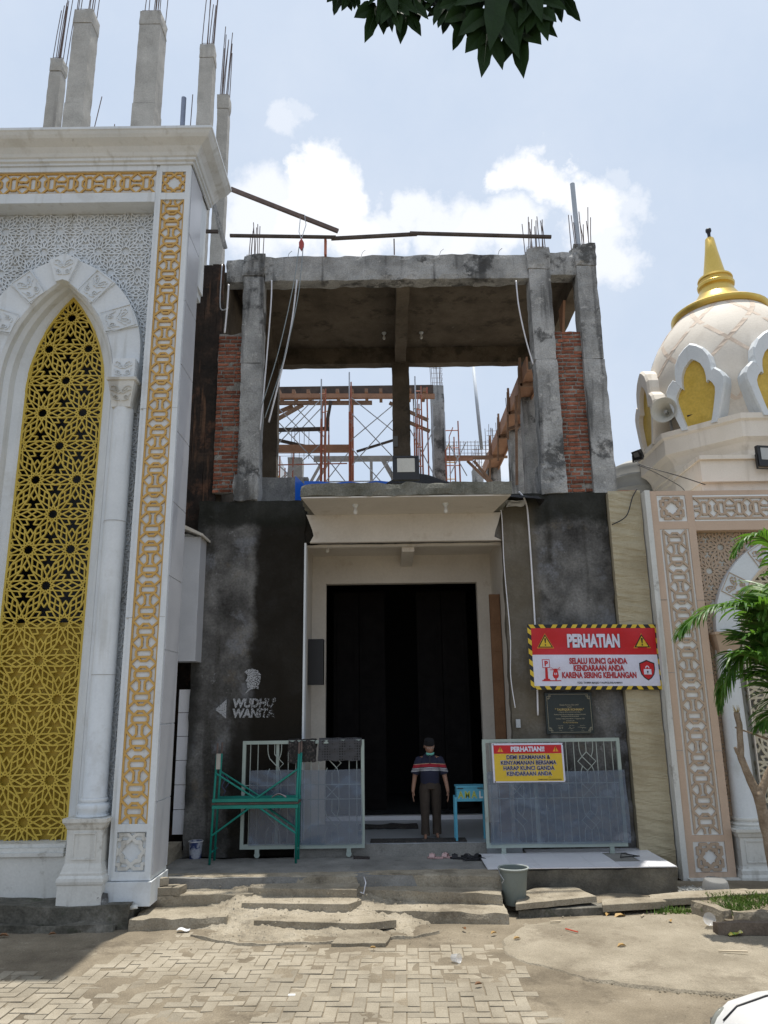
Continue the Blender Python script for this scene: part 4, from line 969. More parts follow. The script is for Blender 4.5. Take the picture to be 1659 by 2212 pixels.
# ------------------------------------------------------------------ split stone wall
SWL = empty('stone_wall', (4.45, 13.6, 0), 'beige ribbed stone wall between the dark concrete and the peach portal', 'wall')
def stonef(u, v):
    x = 4.125 + u * .59; z = .02 + v * 6.58
    h = noise.noise(Vector((x * 1.6, z * 9 + x * 1.5, 3))) * .024 + abs(noise.noise(Vector((x * 3, z * 20 + x * 3, 8)))) * .022
    if abs((z - .02) % 1.31) < .03: h -= .004
    return (x, 13.56 - h, z)
b = MB(); b.grid(24, 300, stonef); b.build('stone_face', MT['stone'], SWL)
b = MB(); b.box(4.15, 4.70, 13.60, 14.0, .02, 6.59); b.build('wall_core', MT['stone'], SWL)

# water tank
b = MB(); b.lathe([(.60, 0), (.62, .05), (.60, .1), (.60, .30), (.63, .34), (.60, .38), (.60, .58), (.63, .62), (.60, .66), (.60, .82), (.56, .92), (.3, 1.05), (.1, 1.08), (0, 1.08)], (6.02, 17.4, 7.3), 32)
tag(b.build('water_tank', flat('grey_tank_plastic', (.36, .36, .34)), smooth=True, flat_auto=40), 'ribbed grey water tank on the roof behind the stone wall', 'water tank')
b = MB(); b.rbox(5.1, 7, 16.7, 18.1, 6.5, 7.3, .4, .01); tag(b.build('tank_stand', MT['conc_pale']), 'low concrete stand under the grey water tank', 'tank stand')

# horn loudspeaker
HS = empty('horn_speaker', (5.98, 15.05, 8.27), 'cream horn loudspeaker fixed on the drum ledge beside the dome', 'loudspeaker')
dirv = Vector((-.55, -.80, -.05)).normalized(); q_ = dirv.to_track_quat('Z', 'Y').to_matrix(); hc = Vector((5.93, 15.02, 8.72))
def hf(p): v = q_ @ Vector((p[0], p[1], p[2])); return tuple(hc + v)
b = MB(); b.lathe([(.085, -.28), (.09, -.22), (.11, -.12), (.16, .0), (.25, .12), (.265, .13), (.27, .14), (.255, .14), (.15, .01), (.09, -.10), (.06, -.15), (0, -.15)], (0, 0, 0), 28, fn=hf); b.build('horn', flat('cream_horn', (.55, .53, .46)), HS, smooth=True, flat_auto=60)
b = MB(); b.lathe([(0, .0), (.035, -.005), (.035, -.15)], (0, 0, 0), 12, fn=hf); b.build('phase_plug', flat('grey_plug', (.35, .35, .33)), HS, smooth=True, flat_auto=60)
b = MB(); b.lathe([(0, -.42), (.07, -.42), (.085, -.38), (.085, -.28)], (0, 0, 0), 16, fn=hf); b.build('driver', flat('cream_driver', (.48, .46, .40)), HS, smooth=True, flat_auto=40)
b = MB(); b.beam(hf((0, 0, -.3)), (6.10, 15.2, 8.28), .04, .05); b.build('bracket', MT['steelpipe'], HS)
# floodlights
def floodlight(loc, rz, tilt, w_, h_, label, lens=None, group=None):
    t = empty('floodlight', loc, label, 'floodlight', group)
    R3 = Matrix.Rotation(rz, 3, 'Z') @ Matrix.Rotation(tilt, 3, 'X')
    c = Vector((0, 0, h_ * .62))
    def T(mb): mb.v = [tuple(Vector(loc) + c + R3 @ Vector(p)) for p in mb.v]
    b = MB(); b.box(-w_ / 2, w_ / 2, -.02, .05, -h_ / 2, h_ / 2)
    for i in range(7): b.box(-w_ * .42 + i * w_ * .13, -w_ * .42 + i * w_ * .13 + .012, .05, .09, -h_ * .42, h_ * .42)
    molded_square(b, -w_ / 2, w_ / 2, -h_ / 2, h_ / 2, -.02, .035, .012); T(b); b.build('housing', MT['black'], t)
    b = MB(); b.box(-w_ * .33, w_ * .33, -.026, -.0205, -h_ * .18, h_ * .40); T(b); b.build('lens', lens or flat('dull_lens', (.16, .16, .16), rough=.2), t)
    b = MB(); b.box(-w_ / 2 - .03, -w_ / 2 - .022, -.02, .03, -h_ * .62, .03); b.box(w_ / 2 + .022, w_ / 2 + .03, -.02, .03, -h_ * .62, .03); b.box(-w_ / 2 - .03, w_ / 2 + .03, -.02, .03, -h_ * .62, -h_ * .60)
    b.v = [tuple(Vector(loc) + c + Matrix.Rotation(rz, 3, 'Z') @ Vector(p)) for p in b.v]; b.build('bracket', MT['black'], t)
    return t
floodlight((6.47, 14.75, 8.28), rad(-35), rad(35), .36, .26, 'black floodlight lying tilted on the ledge under the gold niche')
floodlight((5.33, 15.25, 7.72), rad(-60), rad(25), .20, .20, 'small black floodlight at the outer corner of the drum')
floodlight((7.18, 13.62, 7.0), rad(10), rad(0), .40, .40, 'black floodlight on the cream roof fascia at the frame edge', flat('pale_lens', (.45, .46, .45), rough=.2))
floodlight((.39, 12.62, 6.52), rad(0), rad(-4), .46, .44, 'large black floodlight standing on the canopy edge', flat('cream_lens', (.52, .51, .46), rough=.25))
# wires
CW = MT['black']
def cable(name, pts, r, mat, label, cat='cable', n=8):
    P = [Vector(p) for p in pts]; out = []
    for i in range(len(P) - 1):
        p0 = P[max(0, i - 1)]; p1 = P[i]; p2 = P[i + 1]; p3 = P[min(len(P) - 1, i + 2)]
        for k in range(n):
            t = k / n; out.append(.5 * ((2 * p1) + (p2 - p0) * t + (2 * p0 - 5 * p1 + 4 * p2 - p3) * t * t + (3 * p1 - p0 - 3 * p2 + p3) * t ** 3))
    out.append(P[-1]); b = MB(); b.tube(out, r, 6); o = b.build(name, mat, smooth=True); return tag(o, label, cat)
cable('cable', [(5.36, 15.2, 7.72), (5.0, 14.2, 7.30), (5.5, 13.7, 6.92), (5.98, 13.65, 6.72)], .009, CW, 'upper black cable drooping from the corner floodlight to the roof fascia')
cable('cable', [(4.78, 13.75, 7.16), (5.1, 13.7, 6.98), (5.5, 13.68, 6.72), (5.6, 13.66, 6.58)], .007, CW, 'lower thin black cable drooping across the drum corner')
cable('cable', [(4.66, 13.52, 6.62), (4.55, 13.5, 6.45), (4.4, 13.48, 6.1), (4.14, 13.52, 5.95)], .010, CW, 'black cable looping down from the stone wall top to the concrete')

# ------------------------------------------------------------------ bare columns on the portal roof
def roofcol(x, y, w_, z1, label, joints=True):
    t = empty('roof_column', (x, y, 12.1), label, 'column', 'bare concrete columns on the white portal roof')
    b = MB(); h = w_ / 2; bv = .05
    b.rbox(x - h, x + h, y - h, y + h, 12.1, z1 - 2.8, .16, .006, 1.5); b.rbox(x - h + .012, x + h - .012, y - h + .012, y + h - .012, z1 - 2.79, z1 - .42, .16, .006, 1.5); b.rbox(x - h, x + h, y - h, y + h, z1 - .41, z1, .12, .010, 2.2)
    b.build('shaft', MT['conc_pale'], t); rebars(x - h + .05, x + h - .05, y - h + .05, y + h - .05, z1 - .05, z1 + 2.0, 9, t, .011, .05)
    return t
roofcol(-5.75, 15.9, .56, 20.0, 'third bare concrete column from the left on the white portal roof, the broadest')
roofcol(-7.38, 15.7, .48, 19.9, 'second bare concrete column from the left on the white portal roof')
roofcol(-8.42, 16.6, .34, 19.4, 'leftmost slim bare concrete column on the white portal roof')
roofcol(-4.22, 15.6, .36, 18.75, 'bare concrete column beside the blue pipe above the cornice corner')
roofcol(-3.96, 16.4, .30, 18.0, 'short bare concrete column standing past the cornice corner')
b = MB(); b.tube([(-4.74, 15.6, 12.1), (-4.76, 15.6, 17.3)], .06, 12); tag(b.build('vent_pipe', flat('blue_grey_pvc', (.22, .26, .36)), smooth=True, flat_auto=40), 'blue grey plastic pipe standing on the portal roof', 'pipe')
for i, (p, q, l) in enumerate((((-6.0, 15.3, 12.2), (-6.28, 15.3, 16.3), 'thin steel bar leaning left of the broadest roof column'), ((-6.0, 15.3, 12.2), (-5.98, 15.3, 16.2), 'thin upright steel bar left of the broadest roof column'), ((-7.2, 15.2, 12.2), (-6.6, 15.2, 17.0), 'long thin steel bar leaning right beside the second roof column'), ((-4.62, 15.6, 12.2), (-4.55, 15.6, 17.4), 'thin steel bar beside the blue grey pipe'))):
    b = MB(); b.tube([p, q], .011, 5); tag(b.build('steel_bar', MT['rebar']), l, 'steel bar')
# ------------------------------------------------------------------ timber and pulley over the front beam
def plank(name, p, q, w_, h_, mat, label, cat='plank', group=None):
    b = MB(); b.beam(p, q, w_, h_); return tag(b.build(name, MT[mat]), label, cat, group)
plank('timber_rail', (-3.05, 13.62, 12.10), (-.9, 13.62, 12.03), .06, .05, 'darkwood', 'dark timber rail above the front beam, left length')
plank('timber_rail', (-1.0, 13.68, 12.04), (.75, 13.68, 12.12), .06, .06, 'darkwood', 'weathered timber rail above the front beam, middle length')
plank('timber_rail', (.6, 13.62, 12.10), (3.46, 13.62, 11.97), .06, .055, 'darkwood', 'timber rail above the front beam, right length with notched end')
plank('timber_beam', (-3.0, 13.3, 12.95), (-.85, 13.55, 12.12), .06, .08, 'rebar', 'sloping dark brown timber beam carrying the red pulley', 'beam')
plank('timber_post', (-1.12, 13.75, 11.70), (-1.12, 13.75, 12.06), .05, .09, 'redpipe', 'short reddish post under the timber rails', 'post')
plank('steel_post', (.28, 13.75, 11.70), (.28, 13.75, 12.06), .025, .025, 'rebar', 'thin steel post under the timber rails', 'post')
plank('leaning_post', (-3.42, 12.9, 13.0), (-3.08, 13.4, 11.66), .05, .08, 'conc', 'grey post leaning under the cornice side', 'post')
plank('cross_timber', (-3.9, 13.45, 12.1), (-3.25, 13.45, 12.08), .05, .06, 'darkwood', 'dark timber stub between cornice and leaning post', 'timber')
b = MB(); b.tube([(4.08, 13.9, 11.6), (4.06, 13.9, 13.42)], .05, 12); tag(b.build('standing_pipe', flat('pale_blue_pipe', (.42, .47, .53)), smooth=True, flat_auto=40), 'pale grey pipe standing among the bars of the right column', 'pipe')
PU = empty('pulley', (-1.575, 13.45, 11.63), 'small red pulley hanging on a wire loop from the timber beam', 'pulley')
b = MB(); b.prism([(0, .16), (.05, .06), (.045, -.03), (0, -.11), (-.045, -.03), (-.05, .06)], -.03, .03, lambda a, c, h: (-1.575 + a, 13.45 + h, 11.73 + c)); b.build('block', flat('red_block', (.40, .07, .06)), PU)
b = MB(); b.tube([(-1.575, 13.45, 11.88), (-1.63, 13.45, 12.05), (-1.62, 13.45, 12.18), (-1.60, 13.44, 12.46), (-1.52, 13.43, 12.42), (-1.49, 13.44, 12.2), (-1.575, 13.45, 11.9)], .008, 5); b.build('wire_loop', MT['steelpipe'], PU)
def pvc(name, pts, label, r=.014, mat=None): return cable(name, pts, r, mat or MT['tile_white'], label, 'pipe' if 'pipe' in name else 'rope')
pvc('hoist_rope', [(-1.62, 13.43, 11.70), (-1.72, 13.4, 10.8), (-1.98, 13.4, 9.4), (-2.30, 13.5, 8.3)], 'grey hoisting rope hanging from the pulley, left strand', .009, flat('grey_rope', (.26, .30, .32)))
pvc('hoist_rope', [(-1.54, 13.43, 11.68), (-1.62, 13.4, 10.6), (-1.86, 13.4, 9.3), (-2.22, 13.5, 8.1)], 'grey hoisting rope hanging from the pulley, right strand', .009, D.materials['grey_rope'])
pvc('conduit_pipe', [(-2.16, 13.5, 11.0), (-2.16, 13.48, 10.4), (-2.24, 13.5, 8.9), (-2.32, 13.6, 7.9)], 'white conduit pipe bending down beside the left column')
pvc('conduit_pipe', [(-1.66, 13.5, 11.0), (-1.76, 13.45, 9.9), (-2.0, 13.5, 8.7), (-2.16, 13.6, 8.05)], 'long white conduit pipe hanging beside the pulley rope', .017)
pvc('conduit_pipe', [(2.68, 13.55, 10.95), (2.70, 13.55, 10.4), (2.80, 13.6, 9.75), (2.93, 13.66, 9.2)], 'white conduit pipe curving to the right column')
pvc('conduit_pipe', [(-3.03, 13.6, 10.98), (-3.04, 13.6, 10.5), (-3.08, 13.65, 9.95)], 'short white conduit pipe above the left brick infill', .018)
pvc('conduit_pipe', [(-3.20, 13.7, 11.5), (-3.20, 13.7, 10.55), (-3.03, 13.66, 10.5)], 'thin grey pipe elbow above the left brick infill', .012, MT['steelpipe'])
pvc('conduit_pipe', [(2.50, 13.6, 6.62), (2.62, 13.66, 6.45), (2.66, 13.7, 6.0), (2.665, 13.71, 4.0), (2.62, 13.71, 2.62)], 'white conduit pipe running down the right wall behind the banner', .016)
pvc('conduit_pipe', [(2.10, 13.6, 6.3), (2.16, 13.62, 6.2), (2.165, 13.66, 5.2), (2.21, 13.68, 4.0), (2.18, 13.68, 3.3), (2.23, 13.68, 2.75)], 'thin white cable pipe along the right edge of the doorway', .009)
b = MB(); b.box(-.115, .0, -.02, .03, -.1, .1)
b = MB(); b.rbox(2.26, 2.62, 13.70, 13.74, 6.36, 6.50, .06, .03, 2, 9); tag(b.build('plastic_sheet_scrap', flat('white_plastic_scrap', (.6, .62, .64))), 'torn white plastic scrap stuck on top of the right wall', 'plastic scrap')
# ------------------------------------------------------------------ rear scaffolding, seen through the open floor
def scaffold(name, x, y, z0, z1, dx, dy, label, mat='redpipe', tops=0.3, cols=2):
    t = empty(name, (x, y, z0), label, 'scaffold', 'red frame scaffolds behind the open floor')
    for sy in (0, dy):
        for sx in (0, dx):
            b = MB(); b.tube([(x + sx, y + sy, z0), (x + sx, y + sy, z1 - .9)], .024, 8); b.build('standard', MT[mat], t)
            b = MB(); b.tube([(x + sx, y + sy, z1 - .9), (x + sx, y + sy, z1 + (tops if sx == 0 else 0))], .02, 8); b.build('standard', MT['steelpipe'] if sx == 0 else MT[mat], t)
        b = MB(); z = z0 + .4; k = 0
        while z < z1 - .1:
            b.tube([(x, y + sy, z), (x + dx, y + sy, z)], .016, 6); z += .55
            k += 1
        b.tube([(x + dx * .25, y + sy, z0 + .4), (x + dx * .3, y + sy, z1 - .5), (x + dx * .6, y + sy, z1 - .2)], .014, 6)
        b.build('ledger', MT['yellowpipe'] if sy else MT[mat], t)
    return t
def xbrace(x0, x1, y, z0, z1, label):
    t = empty('cross_brace', ((x0 + x1) / 2, y, z0), label, 'brace', 'thin scaffold cross braces behind the open floor')
    for a, c, dy in ((z0, z1, 0), (z1, z0, .03)):
        b = MB(); b.tube([(x0, y + dy, a), (x1, y + dy, c)], .015, 6); b.build('brace_bar', MT['steelpipe'], t)
scaffold('red_scaffold', -1.72, 20.0, 6.55, 11.5, .12, 1.3, 'narrow red scaffold upright left of the middle of the gap')
scaffold('red_scaffold', -.93, 20.0, 6.55, 11.7, .05, 1.2, 'tall grey and red scaffold pole in the middle of the gap')
scaffold('red_scaffold', .92, 19.9, 6.55, 11.5, .16, 1.3, 'red scaffold frame just right of the centre post')
scaffold('red_scaffold', 1.86, 21.6, 6.55, 11.1, .40, 1.4, 'red and yellow scaffold frame right of the far pillar')
scaffold('red_scaffold', -3.55, 22.0, 6.55, 10.2, .42, 1.2, 'low red scaffold frame beside the left column')
for i, (x0, x1, z0, z1) in enumerate(((-3.5, -1.75, 9.25, 11.2), (-3.5, -1.75, 8.2, 9.9), (-1.7, -.95, 8.7, 9.7), (-.9, .5, 9.3, 10.9), (-.9, .6, 10.1, 11.4), (-.9, .5, 8.2, 9.9), (-3.4, -1.8, 9.9, 11.6))):
    xbrace(x0, x1, 20.05 + .08 * i, z0, z1, ('upper left', 'lower left', 'small lower', 'middle right', 'topmost right', 'lowest right', 'topmost left')[i] + ' pair of crossing grey scaffold braces')
def timber(p, q, w_, h_, mat, label): return plank('formwork_timber', p, q, w_, h_, mat, label, 'timber')
b = MB(); b.box(-3.6, 1.5, 20.9, 21.3, 11.72, 11.98); tag(b.build('formwork_beam', MT['darkwood']), 'long dark formwork beam on top of the rear scaffold', 'formwork')
for i in range(12): 
    pass
FJ = empty('formwork_joists', (-1, 20.9, 11.55), 'row of short timber joists under the dark formwork beam', 'formwork')
for i in range(12):
    b = MB(); b.box(-3.45 + i * .42, -3.36 + i * .42, 20.5, 21.3, 11.60, 11.715); b.build('joist', MT['wood'], FJ)
for i, (x, z0, z1, r_) in enumerate(((-3.1, 6.6, 10.9, .022), (-2.62, 6.6, 10.2, .02), (.42, 6.6, 10.3, .02), (1.28, 6.6, 11.9, .022), (1.42, 6.6, 11.3, .02))):
    b = MB(); b.tube([(x, 20.9, z0), (x + .03, 20.9, z1)], r_, 8); tag(b.build('scaffold_pole', MT['redpipe'] if i % 2 else MT['steelpipe']), ('grey pole rising behind the left column', 'short red pole beside the pale stub column', 'grey pole left of the centre post', 'tall red pole right of the centre post', 'grey pole beside the far pillar')[i], 'pole')
for i, (x0, x1, z0, z1) in enumerate(((.75, 1.5, 9.0, 10.6), (-3.5, -2.4, 8.6, 9.6), (-2.6, -1.7, 10.4, 11.4), (1.9, 2.4, 9.2, 10.2))):
    xbrace(x0, x1, 20.7 + .1 * i, z0, z1, ('pair of braces right of the centre post', 'lowest pair of braces by the left column', 'short pair of braces left of the narrow red upright', 'pair of braces at the red and yellow frame')[i])
b = MB(); b.tube([(-3.5, 20.1, 9.3), (-1.0, 20.1, 9.32)], .018, 7); tag(b.build('scaffold_rail', MT['redpipe']), 'red level scaffold rail under the lower orange plank', 'rail')
b = MB(); b.tube([(-3.5, 20.1, 8.8), (-.2, 20.1, 8.8)], .018, 7); tag(b.build('scaffold_rail', MT['steelpipe']), 'grey level scaffold rail just above the canopy', 'rail')
timber((-3.6, 20.45, 11.50), (1.5, 20.45, 11.42), .10, .13, 'ply', 'upper orange brown plank along the rear scaffold')
timber((-3.6, 20.55, 11.33), (-.3, 20.55, 11.29), .10, .10, 'wood', 'second brown plank just under the upper orange plank')
timber((-3.6, 20.3, 9.85), (-.95, 20.3, 9.82), .14, .20, 'ply', 'lower orange brown plank across the rear scaffold')
timber((-3.6, 20.2, 10.36), (-1.5, 20.2, 10.38), .08, .10, 'darkwood', 'dark timber lying level behind the left column')
timber((-1.62, 20.4, 10.40), (-1.48, 20.4, 11.3), .08, .09, 'darkwood', 'upright dark timber above the level dark timber')
timber((-3.6, 20.35, 10.28), (-1.7, 20.35, 9.80), .08, .08, 'darkwood', 'dark timber sloping down behind the left column')
timber((-3.6, 20.6, 10.50), (-2.3, 20.6, 11.28), .09, .10, 'wood', 'brown strut rising behind the left column, lower one')
timber((-3.6, 20.7, 10.85), (-2.6, 20.7, 11.28), .09, .10, 'wood', 'brown strut rising behind the left column, upper one')
timber((-.75, 20.5, 9.80), (.6, 20.5, 10.22), .06, .06, 'darkwood', 'dark timber rising to the centre post')
timber((.2, 20.6, 11.3), (1.3, 20.6, 10.75), .08, .09, 'wood', 'brown strut falling right of the centre post, upper one')
timber((.4, 20.7, 10.9), (1.35, 20.7, 10.45), .08, .09, 'wood', 'brown strut falling right of the centre post, lower one')
timber((-2.2, 23, 10.42), (.9, 23, 10.40), .12, .16, 'conc_pale', 'grey timber of the far formwork, left span')
timber((-1.9, 22.9, 10.35), (-2.4, 22.9, 9.4), .07, .08, 'conc_pale', 'grey strut under the far formwork, left one')
timber((-1.7, 22.95, 10.35), (-2.35, 22.95, 9.2), .07, .08, 'conc_pale', 'grey strut under the far formwork, second one')
timber((-.38, 22.9, 10.35), (-.38, 22.9, 9.2), .09, .09, 'conc_pale', 'upright grey prop under the far formwork')
timber((-.05, 22.9, 10.35), (.45, 22.9, 9.4), .07, .08, 'conc_pale', 'grey strut under the far formwork beside the centre post')
timber((.02, 22.95, 10.35), (.58, 22.95, 9.3), .07, .08, 'conc_pale', 'second grey strut under the far formwork beside the centre post')
timber((1.85, 22.2, 10.15), (3.35, 22.2, 10.13), .12, .10, 'wood', 'brown formwork plank right of the far pillar')
timber((1.85, 22.0, 10.02), (2.7, 22.0, 10.02), .10, .08, 'ply', 'short orange board under the right formwork plank')
timber((2.55, 22.1, 10.0), (3.25, 22.1, 9.25), .07, .07, 'wood', 'left of two sloping props under the right formwork plank')
timber((2.75, 22.1, 10.0), (3.35, 22.1, 9.2), .07, .07, 'wood', 'right of two sloping props under the right formwork plank')
b = MB()
for i in range(5): b.tube([(1.9, 22.4, 10.24 + i * .12), (3.45, 22.4, 10.22 + i * .12)], .008, 4)
for i in range(14): b.tube([(1.95 + i * .11, 22.4, 10.2), (1.95 + i * .11, 22.4, 10.74)], .007, 4)
tag(b.build('rebar_mesh', MT['rebar']), 'steel mesh cage standing on the right formwork plank', 'rebar cage')
b = MB()
for i in range(5): b.tube([(-3.4, 22.9, 10.5 + i * .09), (-1.9, 22.9, 10.5 + i * .09)], .007, 4)
for x in (-2.9, -2.8, -2.65, -2.5, -2.35): b.tube([(x, 22.9, 10.4), (x, 22.9, 11.45)], .009, 4)
tag(b.build('rebar_mesh', MT['rebar']), 'steel bars standing above the pale stub column', 'rebar cage')
def pillar(x0, x1, y, z0, z1, label, mat='conc', reb=True):
    t = empty('rear_pillar', ((x0 + x1) / 2, y, z0), label, 'pillar')
    b = MB(); b.rbox(x0, x1, y, y + (x1 - x0), z0, z1, .25, .012); b.build('shaft', MT[mat], t)
    if reb: 
        r_ = rebars(x0 + .03, x1 - .03, y + .05, y + .3, z1 - .1, z1 + 1.0, 8, t, .009)
        b = MB()
        for i in range(5): b.tube([(x0 + .03, y + .05, z1 + .1 + i * .16), (x1 - .03, y + .05, z1 + .1 + i * .16), (x1 - .03, y + .3, z1 + .1 + i * .16)], .007, 4)
        b.build('rebar', MT['rebar'], t)
pillar(1.50, 1.91, 22, 6.55, 12.45, 'tall pale concrete pillar with a steel cage on its head')
pillar(-3.06, -2.58, 23.2, 6.55, 10.56, 'stub concrete pillar behind the left column', 'conc_pale', False)
pillar(3.50, 3.90, 20.0, 6.55, 10.55, 'nearer of the two concrete pillars under the orange formwork')
pillar(3.35, 3.78, 23.5, 6.55, 10.75, 'farther of the two concrete pillars under the orange formwork')
pillar(3.30, 3.70, 27.0, 6.55, 11.3, 'farthest concrete pillar at the end of the orange formwork')
FW = empty('orange_formwork', (3.4, 20, 10.2), 'orange timber formwork trough running back above the right pillars', 'formwork')
b = MB(); b.box(3.32, 3.36, 16.2, 24.5, 10.20, 10.58); b.build('side_board', MT['ply'], FW); b = MB(); b.box(3.68, 3.72, 16.2, 24.5, 10.15, 10.58); b.build('side_board', MT['ply'], FW); b = MB(); b.box(3.36, 3.68, 16.2, 24.5, 10.22, 10.26); b.build('bottom_board', MT['ply'], FW)
for y in (16.8, 18.6, 20.4, 22.2):
    b = MB(); b.box(3.25, 3.80, y, y + .07, 10.12, 10.19); b.box(3.27, 3.32, y, y + .06, 10.1, 10.85); b.beam((3.28, y + .03, 10.75), (3.30, y + .5, 9.6), .05, .06); b.build('yoke', MT['wood'], FW)
timber((3.15, 18.2, 9.55), (3.95, 18.0, 9.75), .05, .08, 'wood', 'loose board crossing the right pillar formwork')
timber((3.25, 17.9, 8.0), (3.30, 17.6, 10.2), .06, .06, 'wood', 'thin upright prop under the orange formwork')
timber((3.78, 17.6, 8.6), (3.80, 17.4, 10.2), .05, .05, 'conc_pale', 'thin pale prop beside the right column')
b = MB(); b.tube([(2.85, 21, 10.0), (2.72, 21, 12.6)], .05, 10); tag(b.build('far_pipe', flat('pale_blue_pipe2', (.55, .60, .66)), smooth=True), 'pale pipe standing beyond the upper opening', 'pipe')
# blue tarpaulin, dark heap on the canopy, low rear wall
b = MB(); b.grid(24, 6, lambda u, v: (-1.55 + 2.4 * u, 14.35 + .03 * math.sin(u * 30) + .02 * math.sin(v * 5 + u * 9), 6.5 + .60 * v + .012 * math.sin(u * 23) - .03 * v * math.sin(u * 3.1))); b.grid(3, 6, lambda u, v: (-1.66 + .11 * u, 13.75 + .6 * u + .02 * math.sin(v * 7), 6.52 + .52 * v))
tag(b.build('tarpaulin', flat('blue_tarpaulin', (.01, .13, .60), rough=.4), smooth=True), 'bright blue tarpaulin hung behind the canopy', 'tarpaulin')
def heap(u, v):
    x = -.05 + 2.95 * u; y = 13.25 + .9 * v; k = math.sin(math.pi * v) ** .7
    h = .42 * math.exp(-((x - .45) / .55) ** 2) + .22 * math.exp(-((x - 1.2) / .6) ** 2) + .13
    if u in (0, 1): h = 0
    return (x, y, 6.44 + k * h + .02 * noise.noise(Vector((x * 8, y * 8, 0))) - .25 * max(0, u - .75))
b = MB(); b.grid(40, 8, heap); tag(b.build('rubber_sheet_heap', flat('black_rubber', (.018, .018, .02), rough=.8, bump=.4, bscale=14), smooth=True), 'black rubber sheeting heaped on the canopy behind the floodlight', 'sheeting')
b = MB(); b.rbox(-3.9, -1.7, 16.5, 16.7, 6.55, 7.85, .3, .01); tag(b.build('low_wall', MT['conc']), 'low grey wall on the upper floor behind the left column', 'wall')
# lamp bulbs
def bulb(x, y, z, label):
    t = empty('light_bulb', (x, y, z), label, 'light bulb', 'bare bulbs on the ceilings')
    b = MB(); b.lathe([(0, 0), (.055, 0), (.05, -.025), (.03, -.05), (.022, -.055), (.022, -.075)], (x, y, z), 14); b.build('socket', MT['white'], t, smooth=True, flat_auto=40)
    b = MB(); b.lathe([(.02, -.075), (.028, -.10), (.038, -.13), (.034, -.16), (.018, -.178), (0, -.182)], (x, y, z), 14); b.build('bulb_glass', flat('frosted_bulb', (.7, .7, .68), rough=.3), t, smooth=True)
bulb(-.50, 12.95, 6.245, 'left bare bulb under the cream canopy'); bulb(1.08, 12.95, 6.245, 'right bare bulb under the cream canopy')
bulb(.06, 16.9, 11.60, 'bare bulb under the dark upper ceiling left of the joist'); bulb(.96, 16.9, 11.60, 'bare bulb under the dark upper ceiling right of the joist'); bulb(-1.1, 14.4, 5.86, 'bare bulb just inside the doorway ceiling')

# ------------------------------------------------------------------ iron gates leaning in front of the wall
MT['gate'] = M('pale_green_gate_paint', [(.3, (.30, .36, .33)), (.7, (.36, .42, .385))], scale=3, rough=.5, bump=.06, grain=.05, stain=[((.2, .17, .13), .6, 4, .62)])
MT['gatebar'] = flat('grey_green_bars', (.36, .40, .37), rough=.5)
acr = D.materials.new('cloudy_plastic_sheet'); acr.use_nodes = True
t_ = acr.node_tree; p_ = t_.nodes['Principled BSDF']; p_.inputs['Base Color'].default_value = (.13, .17, .235, 1); p_.inputs['Roughness'].default_value = .12; p_.inputs['Specular IOR Level'].default_value = .8
tr_ = t_.nodes.new('ShaderNodeBsdfTransparent'); tr_.inputs[0].default_value = (.92, .95, .97, 1); ms_ = t_.nodes.new('ShaderNodeMixShader'); ms_.inputs[0].default_value = .58
t_.links.new(tr_.outputs[0], ms_.inputs[1]); t_.links.new(p_.outputs[0], ms_.inputs[2]); t_.links.new(ms_.outputs[0], t_.nodes['Material Output'].inputs[0])
nb = t_.nodes.new('ShaderNodeTexNoise'); nb.inputs['Scale'].default_value = 2.2; nb.inputs['Detail'].default_value = 2; gg = t_.nodes.new('ShaderNodeNewGeometry'); t_.links.new(gg.outputs['Position'], nb.inputs['Vector']); bb = t_.nodes.new('ShaderNodeBump'); bb.inputs['Strength'].default_value = .5; bb.inputs['Distance'].default_value = .12; t_.links.new(nb.outputs[0], bb.inputs['Height']); t_.links.new(bb.outputs[0], p_.inputs['Normal'])
